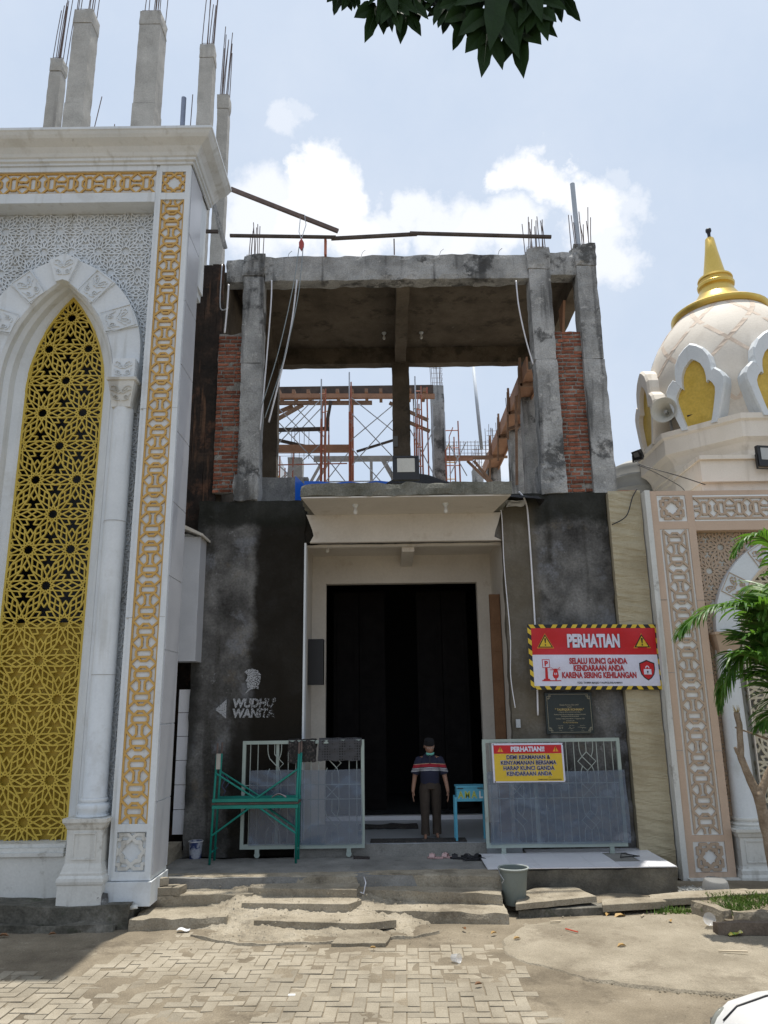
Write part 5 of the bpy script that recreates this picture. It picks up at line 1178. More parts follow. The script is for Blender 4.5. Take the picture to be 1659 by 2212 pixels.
def gate(x0, x1, y, z0, z1, cs, post, label):
    t = empty('iron_gate', ((x0 + x1) / 2, y, .44), label, 'gate', 'pale green iron gates leaning by the doorway')
    W_ = x1 - x0; H_ = z1 - z0; f_ = .055
    b = MB(); b.box(x0, x1, y - .025, y + .025, z1 - f_, z1); b.box(x0, x1, y - .025, y + .025, z0, z0 + .075); b.box(x0, x0 + f_, y - .027, y + .027, z0 + .002, z1 - .002); b.box(x1 - f_, x1, y - .027, y + .027, z0 + .002, z1 - .002)
    b.build('frame', MT['gate'], t)
    b = MB(); b.box(x0 + post * W_ - .025, x0 + post * W_ + .025, y + .03, y + .06, z0 + .01, z1 - .01); b.build('post', MT['gate'], t)
    r1, r2 = z0 + H_ * .58, z0 + H_ * .445
    for z in (r1, r2):
        b = MB(); b.tube([(x0 + f_, y, z), (x1 - f_, y, z)], .008, 6); b.build('rail', MT['gatebar'], t)
    n = int(W_ / .125); mot = [x0 + c * W_ for c in cs]
    for i in range(1, n):
        x = x0 + i * W_ / n
        if any(abs(x - c) < .16 for c in mot): continue
        b = MB(); b.tube([(x, y + .01, z0 + .05), (x, y + .01, z1 - .03)], .0075, 6); b.build('bar', MT['gatebar'], t)
    for c in mot:
        b = MB()
        for (za, zb) in ((z1 - .03, r1), (r2, z0 + .05)):
            s = 1 if za > zb else -1; L = abs(za - zb); mid = (za + zb) / 2; d = .15
            up, lo = max(za, zb), min(za, zb)
            b.tube([(c, y, mid + d), (c + d, y, mid), (c, y, mid - d), (c - d, y, mid), (c, y, mid + d)], .0085, 6)
            b.tube([(c - d * .5, y, mid + d * .5), (c + d * .5, y, mid - d * .5)], .0085, 6)
            b.tube([(c, y, up), (c, y, mid + d)], .0075, 6); b.tube([(c, y, lo), (c, y, mid - d)], .0075, 6)
            for q in (-1, 1):
                b.tube([(c + q * .115, y, up), (c + q * .115, y, mid + .22), (c + q * .105, y, mid + .15), (c + q * d * .52, y, mid + d * .5)], .0075, 6)
                b.tube([(c + q * .115, y, lo), (c + q * .115, y, mid - .22), (c + q * .105, y, mid - .15), (c + q * d * .52, y, mid - d * .5)], .0075, 6)
        for q in (-1, 1):
            b.tube([(c + q * .115, y, r1), (c - q * .115, y, r2)], .007, 6); b.tube([(c + q * .115, y, r1), (c + q * .115, y, r2)], .007, 6)
        b.build('diamond_grille', MT['gatebar'], t)
    for x in (x0 + .28, x1 - .26):
        b = MB(); b.box(x - .035, x + .035, y - .02, y + .02, z0 - .07, z0 - .001); b.lathe([(0, -.015), (.045, -.015), (.045, .015), (0, .015)], (0, 0, 0), 14, fn=lambda p, X=x: (X + p[0], y + p[2], z0 - .09 + p[1])); b.build('roller', MT['gate'], t)
    b = MB(); b.box(x0 - .004, x0 + .0, y - .02, y + .02, z0 + .9, z0 + 1.2) if post > .3 else b.box(x1, x1 + .004, y - .02, y + .02, z0 + .6, z0 + 1.2); b.build('lock_plate', MT['black'], t)
    return t
gate(-2.42, -.385, 13.40, .58, 2.27, (.262, .735), .285, 'pale green iron gate left of the doorway with mats hung on it')
gate(1.592, 3.895, 13.40, .55, 2.245, (.235, .755), .375, 'pale green iron gate right of the doorway carrying the yellow poster')
def sheet(x0, x1, y, z0, z1, label):
    b = MB(); b.grid(20, 12, lambda u, v: (x0 + (x1 - x0) * u + .012 * math.sin(v * 5), y + .012 * noise.noise(Vector((u * 4, v * 3, x0))), z0 + (z1 - z0) * v + .006 * math.sin(u * 7)))
    return tag(b.build('plastic_sheet', acr, smooth=True), label, 'plastic sheet', None)
sheet(-2.28, -.43, 13.345, .64, 1.80, 'cloudy clear plastic sheet tied over the lower left gate')
sheet(1.66, 3.94, 13.345, .605, 1.73, 'cloudy clear plastic sheet tied over the lower right gate, overlapping its right edge')
# two mats hung over the left gate
def hung(x0, x1, ztop, drop, label, mat, seed, wob=.03, skew=0):
    b = MB()
    def f(u, v):
        s = v * 2 - 1; side = -1 if s < 0 else 1; d_ = abs(s) * drop * (.92 + .16 * noise.noise(Vector((u * 3, seed, side))))
        y = 13.40 + side * (.04 + .012 * math.sin(u * 17 + seed)) * min(1, abs(s) * 8)
        return (x0 + (x1 - x0) * u + wob * noise.noise(Vector((u * 3, v * 4, seed))) + skew * abs(s), y + .02 * noise.noise(Vector((u * 9, v * 9, seed))) * (1 if side < 0 else .3) - .0, ztop + .02 - d_ + .012 * noise.noise(Vector((u * 8, v * 9, seed + 3))))
    b.grid(26, 30, f); return tag(b.build('hung_mat', mat, smooth=True), label, 'mat')
ragm = M('rag_rug', [(.3, (.018, .018, .019)), (.55, (.04, .038, .036)), (.72, (.16, .13, .12))], scale=26, rough=.98, bump=.9, bscale=40, grain=.2)
hung(-1.66, -1.19, 2.275, .40, 'dark fringed rag rug bunched over the left gate top', ragm, 3, .06)
dotm = D.materials.new('holed_rubber_mat'); dotm.use_nodes = True
t_ = dotm.node_tree; p_ = t_.nodes['Principled BSDF']; p_.inputs['Roughness'].default_value = .8
g_ = t_.nodes.new('ShaderNodeNewGeometry'); mp_ = t_.nodes.new('ShaderNodeMapping'); mp_.inputs['Scale'].default_value = (24, 24, 24); t_.links.new(g_.outputs['Position'], mp_.inputs['Vector'])
vo = t_.nodes.new('ShaderNodeTexVoronoi'); vo.inputs['Randomness'].default_value = 0.0; vo.inputs['Scale'].default_value = 1; t_.links.new(mp_.outputs[0], vo.inputs['Vector'])
rr_ = t_.nodes.new('ShaderNodeMapRange'); rr_.inputs['From Min'].default_value = .28; rr_.inputs['From Max'].default_value = .36; t_.links.new(vo.outputs['Distance'], rr_.inputs['Value'])
mx_ = t_.nodes.new('ShaderNodeMix'); mx_.data_type = 'RGBA'; mx_.inputs['A'].default_value = (.006, .006, .006, 1); mx_.inputs['B'].default_value = (.055, .055, .06, 1); t_.links.new(rr_.outputs[0], mx_.inputs['Factor']); t_.links.new(mx_.outputs['Result'], p_.inputs['Base Color'])
hung(-1.14, -.43, 2.285, .40, 'dark grey dotted mat folded over the left gate top', dotm, 8, .02, -.02)

# ------------------------------------------------------------------ printed signs
C_red = flat('print_red', (.52, .012, .018), rough=.4, bump=0); C_white = flat('print_white', (.66, .66, .78), rough=.4, bump=0); C_yel = flat('print_yellow', (.66, .46, .035), rough=.4, bump=0); C_blk = flat('print_black', (.015, .014, .016), rough=.4, bump=0); C_dred = flat('print_dark_red', (.40, .02, .025), rough=.4, bump=0); C_navy = flat('print_navy', (.02, .02, .07), rough=.4, bump=0); C_org = flat('print_orange', (.75, .30, .03), rough=.4, bump=0)
class Sign:
    """flat print on a slightly wavy sheet: layers follow the sheet's own surface"""
    def __init__(s, name, x0, z1, w_, h_, y, label, wave, cat, skew=(0, 0)):
        s.w = w_; s.h = h_; s.k = 0; s.x0 = x0; s.z1 = z1; s.y = y; s.wave = wave; s.skew = skew
        s.root = empty(name, (x0 + w_ / 2, y, z1 - h_), label, cat)
    def P(s, u, v, k):   # u right, v down in metres
        return (s.x0 + u + s.skew[0] * v, s.y - s.wave * (noise.noise(Vector((u * 2.2, v * 3.5, s.x0))) + .6 * noise.noise(Vector((u * 1.2 + v * 2, v * 1.1 - u, s.x0 + 3)))) - .0035 * k, s.z1 - v + s.skew[1] * u)
    def rect(s, u0, v0, u1, v1, mat, name, k=None):
        k = k or (0 if name == 'sheet' else 1)
        nu = max(1, int((u1 - u0) / .06)); nv = max(1, int((v1 - v0) / .06)); b = MB()
        b.grid(nu, nv, lambda a, c: s.P(u0 + (u1 - u0) * a, v1 + (v0 - v1) * c, k)); return b.build(name, mat, s.root)
    def poly(s, polys, mat, name, k=2):
        b = MB()
        for i, p in enumerate(polys): b.face([s.P(u, v, k + .03 * (i % 7)) for u, v in p])
        return b.build(name, mat, s.root)
    def text(s, txt, u, v, size, mat, bold=0, xs=1, name='lettering', align='CENTER', space=1.0, k=3):
        vs, fs = text2d(txt, size, bold, xs, align, 0, space); b = MB()
        b.mesh([s.P(u + x, v - y, k) for x, y in vs], fs); return b.build(name, mat, s.root)
def tri(cx, cy, r): return [(cx - r, cy + r * .8), (cx + r, cy + r * .8), (cx, cy - r * .9)]
def warn(S, cx, cy, r, c1=None):
    S.poly([tri(cx, cy, r * 1.12)], C_org, 'warning_triangle', 2); S.poly([tri(cx, cy, r)], C_blk, 'warning_triangle', 3); S.poly([tri(cx, cy + r * .06, r * .78)], C_yel, 'warning_triangle', 4)
    S.poly([[(cx - r * .12, cy - r * .38), (cx + r * .12, cy - r * .38), (cx + r * .05, cy + r * .28), (cx - r * .05, cy + r * .28)][::-1], [(cx + r * .1 * math.cos(a), cy + r * .48 + r * .1 * math.sin(a)) for a in [i * math.pi / 5 for i in range(10)]][::-1]], C_blk, 'exclamation_mark', 5)
# large banner
S = Sign('warning_banner', 2.485, 4.165, 2.29, 1.115, 13.50, 'red and white PERHATIAN banner with striped border on the dark wall', .022, 'banner', (.003, -.012))
S.rect(0, 0, 2.29, 1.115, C_blk, 'sheet')
st = []
bd = .062
for i in range(13):   # hazard stripes on the border
    u = .06 + i * .175; st.append([(u, bd), (u + .085, bd), (u + .045, 0), (u - .04, 0)] if i < 2 or i > 10 else [(u, bd), (u + .085, bd), (u + .125, 0), (u + .04, 0)])
    st.append([(u, 1.115), (u + .085, 1.115), (u + .125, 1.115 - bd), (u + .04, 1.115 - bd)] if 1 < i < 10 else [(u + .04, 1.115), (u + .125, 1.115), (u + .085, 1.115 - bd), (u, 1.115 - bd)])
st = [[(min(2.285, max(0, a)), c) for a, c in p] for p in st]
for i in range(6):
    v = .05 + i * .18; st.append([(0, v + .09), (bd, v + .14), (bd, v + .05), (0, v)]); st.append([(2.29 - bd, v + .09), (2.29, v + .14), (2.29, v + .05), (2.29 - bd, v)])
st = [[(a, min(1.112, c)) for a, c in p] for p in st]
S.poly(st, C_yel, 'hazard_stripe')
S.rect(bd, bd, 2.29 - bd, .52, C_red, 'red_field'); S.rect(bd, .522, 2.29 - bd, 1.115 - bd, C_white, 'white_field')
warn(S, .30, .29, .135); warn(S, 1.98, .29, .135)
S.text('PERHATIAN', 1.145, .30, .30, C_blk, .020, .58, k=2); S.text('PERHATIAN', 1.14, .295, .30, C_white, .015, .58)
for s_, v in (('SELALU KUNCI GANDA', .635), ('KENDARAAN ANDA', .755), ('KARENA SERING KEHILANGAN', .875)): S.text(s_, 1.19, v, .135, C_dred, .006, .70 if v < .8 else .68)
S.text("TDD. TA'MIR MASJID TAUFIQURRAHMAN", 1.19, 1.0, .042, C_blk, .0008, 1.0)
# parking pictogram: P post and scooter
S.poly([[(.22, .60), (.22, .745), (.35, .745), (.35, .60)], [(.265, .745), (.26, .94), (.31, .94), (.305, .745)], [(.20, .955), (.20, .97), (.53, .97), (.53, .955)], [(.24, .93), (.22, .957), (.35, .957), (.33, .93)],
        [(.405, .80), (.39, .88), (.41, .92), (.475, .92), (.495, .88), (.48, .80)], [(.43, .90), (.43, .955), (.455, .955), (.455, .90)], [(.42, .76), (.405, .80), (.48, .80), (.465, .76)], [(.35, .775), (.35, .785), (.53, .785), (.53, .775)], [(.36, .735), (.36, .742), (.41, .775), (.415, .768)], [(.52, .735), (.47, .768), (.475, .775), (.525, .742)]], C_red, 'parking_pictogram')
S.poly([[(.231, .611), (.231, .734), (.339, .734), (.339, .611)]], C_white, 'parking_pictogram', 3); S.text('P', .285, .675, .11, C_red, .006, 1, 'parking_letter', k=4)
S.poly([[(.42, .83), (.42, .86), (.435, .87), (.435, .83)], [(.45, .83), (.45, .87), (.465, .86), (.465, .83)]], C_white, 'parking_pictogram', 3)
shield = lambda r: [(2.03 + r * x, .79 + r * z) for x, z in ((0, -1.15), (.45, -.95), (.85, -.8), (.86, -.1), (.72, .45), (.4, .85), (0, 1.12), (-.4, .85), (-.72, .45), (-.86, -.1), (-.85, -.8), (-.45, -.95))]
S.poly([shield(.155)[::-1]], C_blk, 'shield'); S.poly([shield(.135)[::-1]], C_red, 'shield', 3)
arc = [(2.03 + .036 * math.cos(a), .755 - .045 * math.sin(a)) for a in [i * math.pi / 8 for i in range(9)]]; arc2 = [(2.03 + .02 * math.cos(a), .755 - .028 * math.sin(a)) for a in [i * math.pi / 8 for i in range(9)]]
S.poly([[(1.965, .77), (1.965, .86), (2.095, .86), (2.095, .77)], arc + arc2[::-1], ], C_white, 'padlock', 4); S.poly([[(2.015, .80), (2.025, .845), (2.035, .845), (2.045, .80)], ], C_blk, 'keyhole', 5)
# yellow poster on the right gate
S = Sign('warning_poster', 1.742, 2.182, 1.19, .62, 13.325, 'yellow and red PERHATIAN poster tied to the right gate', .006, 'poster', (.012, -.004))
S.rect(0, 0, 1.19, .62, C_white, 'sheet'); S.rect(.03, .03, 1.16, .165, C_red, 'red_field'); S.rect(.03, .167, 1.16, .60, C_yel, 'yellow_field')
for cx in (.14, 1.06):
    S.poly([tri(cx, .098, .048)], C_org, 'warning_triangle'); S.poly([[(cx - .006, .07), (cx + .006, .07), (cx + .003, .11), (cx - .003, .11)][::-1], [(cx - .005, .118), (cx + .005, .118), (cx + .005, .128), (cx - .005, .128)][::-1]], C_blk, 'exclamation_mark', 3)
S.text('PERHATIAN!!', .595, .098, .105, C_white, .005, .92)
for s_, v in (('DEMI KEAMANAN &', .225), ('KENYAMANAN BERSAMA', .312), ('HARAP KUNCI GANDA', .398), ('KENDARAAN ANDA', .485)):
    S.text(s_, .595, v, .088, C_white, .007, .92, k=2); S.text(s_, .595, v, .088, C_navy, .003, .92)
S.text('TTD', .93, .545, .02, C_blk, 0); S.text('TAKMIR MASJID TAUFIQURROHMAN', .93, .577, .024, C_blk, .0004)
b = MB()
for u, v in ((.018, .018), (1.172, .018), (.018, .602), (1.172, .602)):
    p = S.P(u, v, 20); b.lathe([(0, 0), (.01, 0), (.01, .003), (0, .003)], (0, 0, 0), 8, fn=lambda q, p=p: (p[0] + q[0], p[1] - q[2], p[2] + q[1]))
b.build('eyelet', MT['black'], S.root)
# bronze lettered plaque
gl = flat('gilt_print', (.50, .38, .15), rough=.4, bump=0); gl2 = flat('pale_gilt_print', (.42, .38, .27), rough=.45, bump=0)
S = Sign('stone_plaque', 2.765, 2.99, .79, .675, 13.69, 'dark green stone plaque with gilt border lettering under the banner', 0, 'plaque', (.012, -.004))
b = MB(); b.box(2.755, 3.57, 13.692, 13.74, 2.305, 2.995); b.build('slab', flat('dark_green_stone', (.018, .028, .028), rough=.25), S.root)
def pline(pts, w_):
    out = []
    for p, q in zip(pts[:-1], pts[1:]):
        L = math.dist(p, q); nx, ny = -(q[1] - p[1]) / L * w_ / 2, (q[0] - p[0]) / L * w_ / 2
        out.append([(p[0] + nx, p[1] + ny), (q[0] + nx, q[1] + ny), (q[0] - nx, q[1] - ny), (p[0] - nx, p[1] - ny)][::-1])
    return out
for fl in range(1):
    pl_ = []
    for cx, cy, sx, sy in ((0, 0, 1, 1), (.79, 0, -1, 1), (0, .675, 1, -1), (.79, .675, -1, -1)):
        q = lambda a, c: (cx + sx * a, cy + sy * c)
        for pts in ([q(.02, .055), q(.09, .055), q(.09, .04), q(.07, .04), q(.07, .075)], [q(.055, .02), q(.055, .10), q(.03, .10), q(.03, .085), q(.075, .085)]):
            pp = pline(pts, .005); pl_ += pp if sx * sy > 0 else [p[::-1] for p in pp]
    pl_ += pline([(.055, .02), (.735, .02)], .005) + pline([(.055, .655), (.735, .655)], .005) + pline([(.02, .055), (.02, .62)], .005) + pline([(.77, .055), (.77, .62)], .005)
    b = MB()
    for i, p in enumerate(pl_): b.face([S.P(u, v, 1 + .12 * (i % 6)) for u, v in p])
    b.build('border', gl2, S.root)
S.text('Dengan Rahmat Allah SWT', .40, .20, .030, gl2); S.text('Masjid', .40, .235, .03, gl2); S.text('" TAUFIQUR ROHMAN "', .40, .28, .052, gl, .0012, .9)
for s_, v, z in (('Jl. Raya No. 25 Kec. Kebonsari Kota Surabaya', .32, .023), ('Peresmian Masjid Bersama Menggunakan Arsitektur & Ornamen', .36, .024), ('Berkelanjutan Rumah Ibadah Jamaah', .39, .024), ('Surabaya, 1 Rabiul Awal 1445 H / 17 September 2023', .43, .026), ('Diresmikan Oleh', .465, .023), ('PC NU Kota Surabaya', .495, .032)): S.text(s_, .40, v, z, gl2 if z < .03 else gl, .0002, .88)
S.poly(pline([(.18, .585), (.22, .565), (.2, .60), (.26, .57), (.25, .60)], .004) + pline([(.36, .60), (.385, .565), (.40, .60), (.46, .575)], .004) + pline([(.52, .57), (.57, .575), (.66, .585), (.60, .58), (.595, .605)], .004), gl2, 'signature')
for u in (.22, .41, .60): S.text('Takmir Masjid', u, .545, .016, gl2); S.text('Pembina', u, .625, .014, gl2)

# ------------------------------------------------------------------ green work trestle
MT['green'] = M('green_enamel', [(.3, (.006, .17, .135)), (.7, (.01, .23, .18))], scale=5, rough=.4, bump=.05, grain=.06, stain=[((.10, .05, .03), .8, 5, .66)])
TR = empty('scaffold_trestle', (-2.1, 13.1, .44), 'green steel scaffold trestle standing before the left gate', 'trestle', )
ya, yb = 12.95, 13.30
for x in (-2.78, -1.455):
    for y in (ya, yb):
        b = MB(); b.tube([(x - .03 * (x < -2), y, .437), (x, y, 1.4), (x + .025, y, 2.08)], .019, 10); b.build('leg', MT['green'], TR, smooth=True)
        b = MB(); b.tube([(x + .025, y, 2.08), (x + .028, y, 2.26)], .015, 8); b.build('joint_pin', MT['rebar'], TR)
    for z in (.62, 1.3):
        b = MB(); b.tube([(x, ya, z), (x, yb, z)], .014, 8); b.build('end_rail', MT['green'], TR)
for z, r in ((1.385, .022), (1.285, .022)):
    for y in (ya - .02, yb + .02):
        b = MB(); b.beam((-2.80, y, z), (-1.43, y, z), .03, .05); b.build('side_rail', MT['green'], TR)
b = MB(); b.box(-2.82, -1.42, ya - .03, yb + .03, 1.32, 1.348); b.build('worn_board', MT['darkwood'], TR)
for y in (ya - .012, yb + .012):
    for p, q in (((-2.77, y, 1.80), (-2.12, y, 1.41)), ((-1.45, y, 1.84), (-2.10, y, 1.41)), ((-2.79, y, .86), (-2.2, y, 1.27)), ((-1.46, y, .88), (-2.05, y, 1.27))):
        b = MB(); b.tube([p, q], .015, 8); b.build('brace', MT['green'], TR)
b = MB(); b.box(-2.755, -2.69, 12.90, 12.925, 1.86, 2.10); tag(b.build('mortar_float', flat('pale_float', (.42, .40, .36))), 'pale trowel board hooked on the left leg of the green trestle', 'trowel board')
def mk(u, v): return (-1.86 + .22 * u, 12.99 + .12 * v, 1.412 + .055 * math.sin(math.pi * u) * (1 - v * .5) + .012 * math.sin(v * 9))
b = MB(); b.grid(10, 6, mk); tag(b.build('face_mask', flat('pink_white_mask', (.52, .42, .42)), smooth=True), 'pinkish cloth mask lying on the green trestle board', 'mask')
b = MB(); b.tube([(-2.66, 12.97, 1.78), (-2.62, 12.94, 1.68), (-2.66, 12.95, 1.60), (-2.60, 12.95, 1.52), (-2.64, 12.96, 1.45)], .012, 6); b.tube([(-2.60, 12.97, 1.74), (-2.54, 12.94, 1.66), (-2.60, 12.95, 1.57)], .010, 6); tag(b.build('tangled_string', flat('dark_blue_string', (.03, .04, .08)), smooth=True), 'dark blue string tangled on the trestle brace', 'string')

# ------------------------------------------------------------------ charity box
CB = empty('charity_box', (1.37, 13.75, .62), 'light blue wooden charity box lettered AMAL on thin legs', 'charity box')
MT['blue'] = M('chipped_blue_paint', [(.3, (.06, .27, .38)), (.7, (.09, .33, .45))], scale=4, rough=.6, bump=.1, grain=.08, stain=[((.18, .14, .10), .7, 7, .64)])
b = MB(); b.box(1.155, 1.64, 13.60, 13.90, 1.245, 1.462); b.build('box_body', MT['blue'], CB); b = MB(); b.box(1.145, 1.65, 13.585, 13.91, 1.463, 1.490); b.build('lid', MT['blue'], CB)
for x in (1.135, 1.63):
    for y in (13.60, 13.88):
        b = MB(); b.box(x - .018, x + .018, y - .018, y + .018, .62, 1.32); b.build('leg', MT['blue'], CB)
for x in (1.22, 1.55):
    b = MB(); b.box(x - .045, x + .045, 13.578, 13.598, 1.448, 1.463); b.build('hinge', MT['black'], CB)
lg = flat('olive_letter', (.26, .33, .05)); lw = flat('white_letter', (.6, .62, .62)); ly = flat('yellow_letter_edge', (.55, .48, .15))
for i, (ch, m_) in enumerate(zip('AMAL', (lg, lg, lg, lw))):
    for mm, bo, yy in ((ly if i < 3 else lw, .007, 13.597), (m_, .002, 13.595)):
        vs, fs = text2d(ch, .15, bo, .8); b = MB(); b.mesh([(1.225 + i * .112 + x, yy, 1.345 + y) for x, y in vs], fs); b.build('letter', mm, CB)
b = MB(); b.box(-.3, 1.30, 13.58, 13.92, .619, .636); tag(b.build('door_mat', ragm), 'long dark door mat along the edge of the doorway floor', 'mat')
b = MB(); b.rbox(-.55, .55, 15.0, 15.5, .619, .655, .12, .02, 1, 7); tag(b.build('door_mat', ragm), 'dark shaggy mat farther inside the doorway', 'mat')
b = MB(); b.box(-1.495, -1.20, 14.85, 15.1, 3.22, 4.08); tag(b.build('wall_speaker', MT['black']), 'black box loudspeaker on the left porch wall', 'loudspeaker')
b = MB(); b.box(2.235, 2.31, 13.70, 13.745, 2.42, 2.56); b.box(2.252, 2.293, 13.693, 13.699, 2.45, 2.53); tag(b.build('electric_socket', flat('pale_plastic', (.45, .48, .50))), 'pale electric socket by the right edge of the doorway', 'socket')

# ------------------------------------------------------------------ sandals
def sandal(x, y, rz, mat, strap, label, kind, L_=.25):
    t = empty('sandal', (0, 0, 0), label, 'sandal', 'sandals left on the porch')
    out = []
    for i in range(20):
        a = 2 * math.pi * i / 20; c, s = math.cos(a), math.sin(a); w_ = .044 + .008 * c - .010 * (1 if -.2 < c < .4 else 0)
        out.append((w_ * s, L_ / 2 * c))
    b = MB(); b.prism(out, 0, .022); b.build('sole', mat, t)
    if kind == 'slide':
        b = MB(); b.grid(8, 4, lambda u, v: (.05 * math.cos(math.pi * (1 - u)), .005 + .085 * v, .018 + .052 * math.sin(math.pi * u))); b.build('strap', strap, t, smooth=True)
        b = MB(); b.box(-.02, .02, .035, .06, .071, .078); b.build('buckle', strap, t)
    else:
        b = MB()
        for s in (-1, 1): b.tube([(0, .075, .02), (s * .022, .05, .045), (s * .042, .0, .04), (s * .045, -.03, .02)], .008, 6)
        b.build('strap', strap, t, smooth=True)
    t.location = (x, y, .442); t.rotation_euler = (0, 0, rz)
    return t
pk_ = flat('pale_pink_rubber', (.50, .32, .31)); pk2_ = flat('pink_strap', (.54, .37, .36))
sandal(.745, 13.20, rad(75), pk_, pk2_, 'left pale pink sandal on the porch edge', 'slide', .26); sandal(.955, 13.22, rad(60), pk_, pk2_, 'right pale pink sandal on the porch edge', 'slide', .26)
bk_ = flat('black_rubber_sole', (.02, .02, .024), rough=.7)
sandal(1.10, 13.14, rad(80), bk_, bk_, 'black slipper beside the pink sandals', 'slide'); sandal(1.28, 13.26, rad(70), bk_, bk_, 'black slipper at the back of the dark cluster', 'thong'); sandal(1.30, 13.03, rad(100), bk_, bk_, 'black slipper nearest the street in the dark cluster', 'thong', .27); sandal(1.45, 13.10, rad(40), bk_, bk_, 'black slipper touching the white tiles', 'slide')
b = MB(); b.rbox(-.58, -.30, 13.2, 13.32, .436, .475, .05, .03, 1, 9); tag(b.build('dark_rag', flat('dark_rag_cloth', (.04, .032, .03), rough=.95)), 'dark crumpled rag on the porch before the left gate', 'rag')

# ------------------------------------------------------------------ buckets, loose bricks, stones
BK = empty('bucket', (1.76, 11.72, .10), 'large grey green plastic bucket standing beside the steps', 'bucket')
gb = M('grey_green_plastic', [(.3, (.145, .17, .155)), (.7, (.18, .205, .19))], scale=2, rough=.5, bump=.03, grain=.05, stain=[((.3, .29, .26), .4, 5, .6)])
b = MB(); b.lathe([(0, .0), (.145, .0), (.15, .01), (.195, .44), (.21, .445), (.215, .46), (.205, .475), (.195, .47), (.19, .44), (.145, .02), (0, .02)], (1.76, 11.72, .10), 36); b.build('bucket_body', gb, BK, smooth=True, flat_auto=40)
b = MB(); b.tube([(1.76 + .21 * math.cos(a), 11.72 + .21 * math.sin(a), .572) for a in [i * math.pi / 16 for i in range(33)]], .011, 6); b.build('rim', flat('pale_rim', (.38, .41, .39)), BK, smooth=True)
b = MB(); b.tube([(1.55, 11.70, .55), (1.56, 11.62, .50), (1.60, 11.56, .44), (1.57, 11.58, .40)], .006, 6); b.build('handle', MT['steelpipe'], BK)
PB = empty('paint_bucket', (-3.17, 13.52, .42), 'small blue and white paint bucket in the shaded left corner', 'bucket')
b = MB(); b.lathe([(0, 0), (.095, 0), (.11, .25), (.118, .255), (.118, .27), (.108, .27), (.10, .25), (.09, .02), (0, .02)], (-3.17, 13.52, .43), 24); b.build('bucket_body', M('splashed_blue_bucket', [(.45, (.03, .05, .16)), (.55, (.40, .42, .48))], scale=8, rough=.5, bump=.05), PB, smooth=True, flat_auto=40)
b = MB(); b.tube([(-3.17 + .115 * math.cos(a), 13.52 + .115 * math.sin(a), .695) for a in [i * math.pi / 10 for i in range(21)]], .008, 6); b.build('rim', MT['tile_white'], PB)
for i, (x, y, z, rz, l) in enumerate(((-3.36, 11.70, .292, 85, 'loose paver standing leftmost in the pile on the step'), (-3.17, 11.66, .292, 4, 'loose paver at the front of the pile on the step'), (-2.96, 11.72, .292, 78, 'loose paver at the right end of the pile on the step'), (-3.10, 11.82, .292, 10, 'loose paver at the back of the pile on the step'), (-3.25, 11.73, .398, 35, 'loose paver lying on top of the pile on the step'))):
    b = MB(); b.rbox(-.125, .125, -.06, .06, 0, .10, .06, .007, 1.5, 9); o = b.build('loose_paver', MT['paver'], origin=(0, 0, 0)); o.location = (x, y, z); o.rotation_euler = (0, 0, rad(rz)); tag(o, l, 'paver')
for i, (x, y, z, r, m_, l) in enumerate(((-3.86, 11.18, .235, .09, 'conc', 'grey stone plugging the gap under the pedestal base'), (-3.47, 11.2, .235, .06, 'conc', 'dark stone by the drain hole of the pilaster'), (-3.40, 11.13, .235, .055, 'white_dirty', 'white stone at the pilaster foot'), (-3.58, 11.13, .235, .05, 'white_dirty', 'second white stone at the pilaster foot'), (-3.68, 11.15, .235, .04, 'white_dirty', 'smallest white stone at the pilaster foot'))):
    b = MB(); b.rbox(x - r, x + r, y - r * .6, y + r * .6, z, z + r * (2.2 if i == 0 else 1), r * .6, r * .25, 1.4, 14); tag(b.build('stone', MT[m_], smooth=False), l, 'stone')

# ------------------------------------------------------------------ ground
def gz(x, y): return .018 * noise.noise(Vector((x * .5, y * .5, 2))) + .008 * noise.noise(Vector((x * 2.3, y * 2.3, 7)))
b = MB(); n = 110
b.grid(n, 80, lambda u, v: (-7 + 14 * u, 3.5 + 9.5 * v, gz(-7 + 14 * u, 3.5 + 9.5 * v) + .006 * noise.noise(Vector((u * 160, v * 110, 1)))))
for q in (((-300, -300), (300, -300), (300, 3.5), (-300, 3.5)), ((-300, 13), (300, 13), (300, 600), (-300, 600)), ((-300, 3.5), (-7, 3.5), (-7, 13), (-300, 13)), ((7, 3.5), (300, 3.5), (300, 13), (7, 13))):
    b.face([(x, y, -.012) for x, y in q])
b.build('ground', MT['ground'], kind='structure', smooth=True)
# herringbone paving laid block by block
RD = empty('paved_road', (-1, 8.5, 0), kind='structure')
def paved(x, y):
    w_ = .16 * noise.noise(Vector((x * 1.9, y * 1.9, 0))) + .07 * noise.noise(Vector((x * 6, y * 6, 3)))
    if y > 13 or x > 1.45 + w_ * 1.4 + (8.2 - y) * .25 * (y < 8.2): return False
    far = 10.1 if x > -1.6 else 10.1 + min(.78, (-1.6 - x) * .85)
    if x < -2.9: far = min(far, 10.85 - (-2.9 - x) * 2.6)
    if x < -3.5: far = 9.25
    return y < far + w_ * 1.3
pv = []
for i in range(6):
    q = MB(); q.prism([(-.126, -.060), (.126, -.060), (.126, .060), (-.126, .060)], -.05, 0); q.v = [(x * (1 if z < -.01 else .985), y * (1 if z < -.01 else .97), z) for x, y, z in q.v]
    q.mesh([(-.128, -.062, -.008), (.128, -.062, -.008), (.128, .062, -.008), (-.128, .062, -.008)], [])
    o = q.build('paver_mould', MT['paver'], origin=(0, 0, 0))
    for v in o.data.vertices: v.co += noise.noise_vector(v.co * 20 + Vector((i * 3, 0, 0))) * .003
    pv.append(o.data); D.objects.remove(o)
lst = []
s_ = .131; ang = rad(-1.5); ca, sa = math.cos(ang), math.sin(ang)
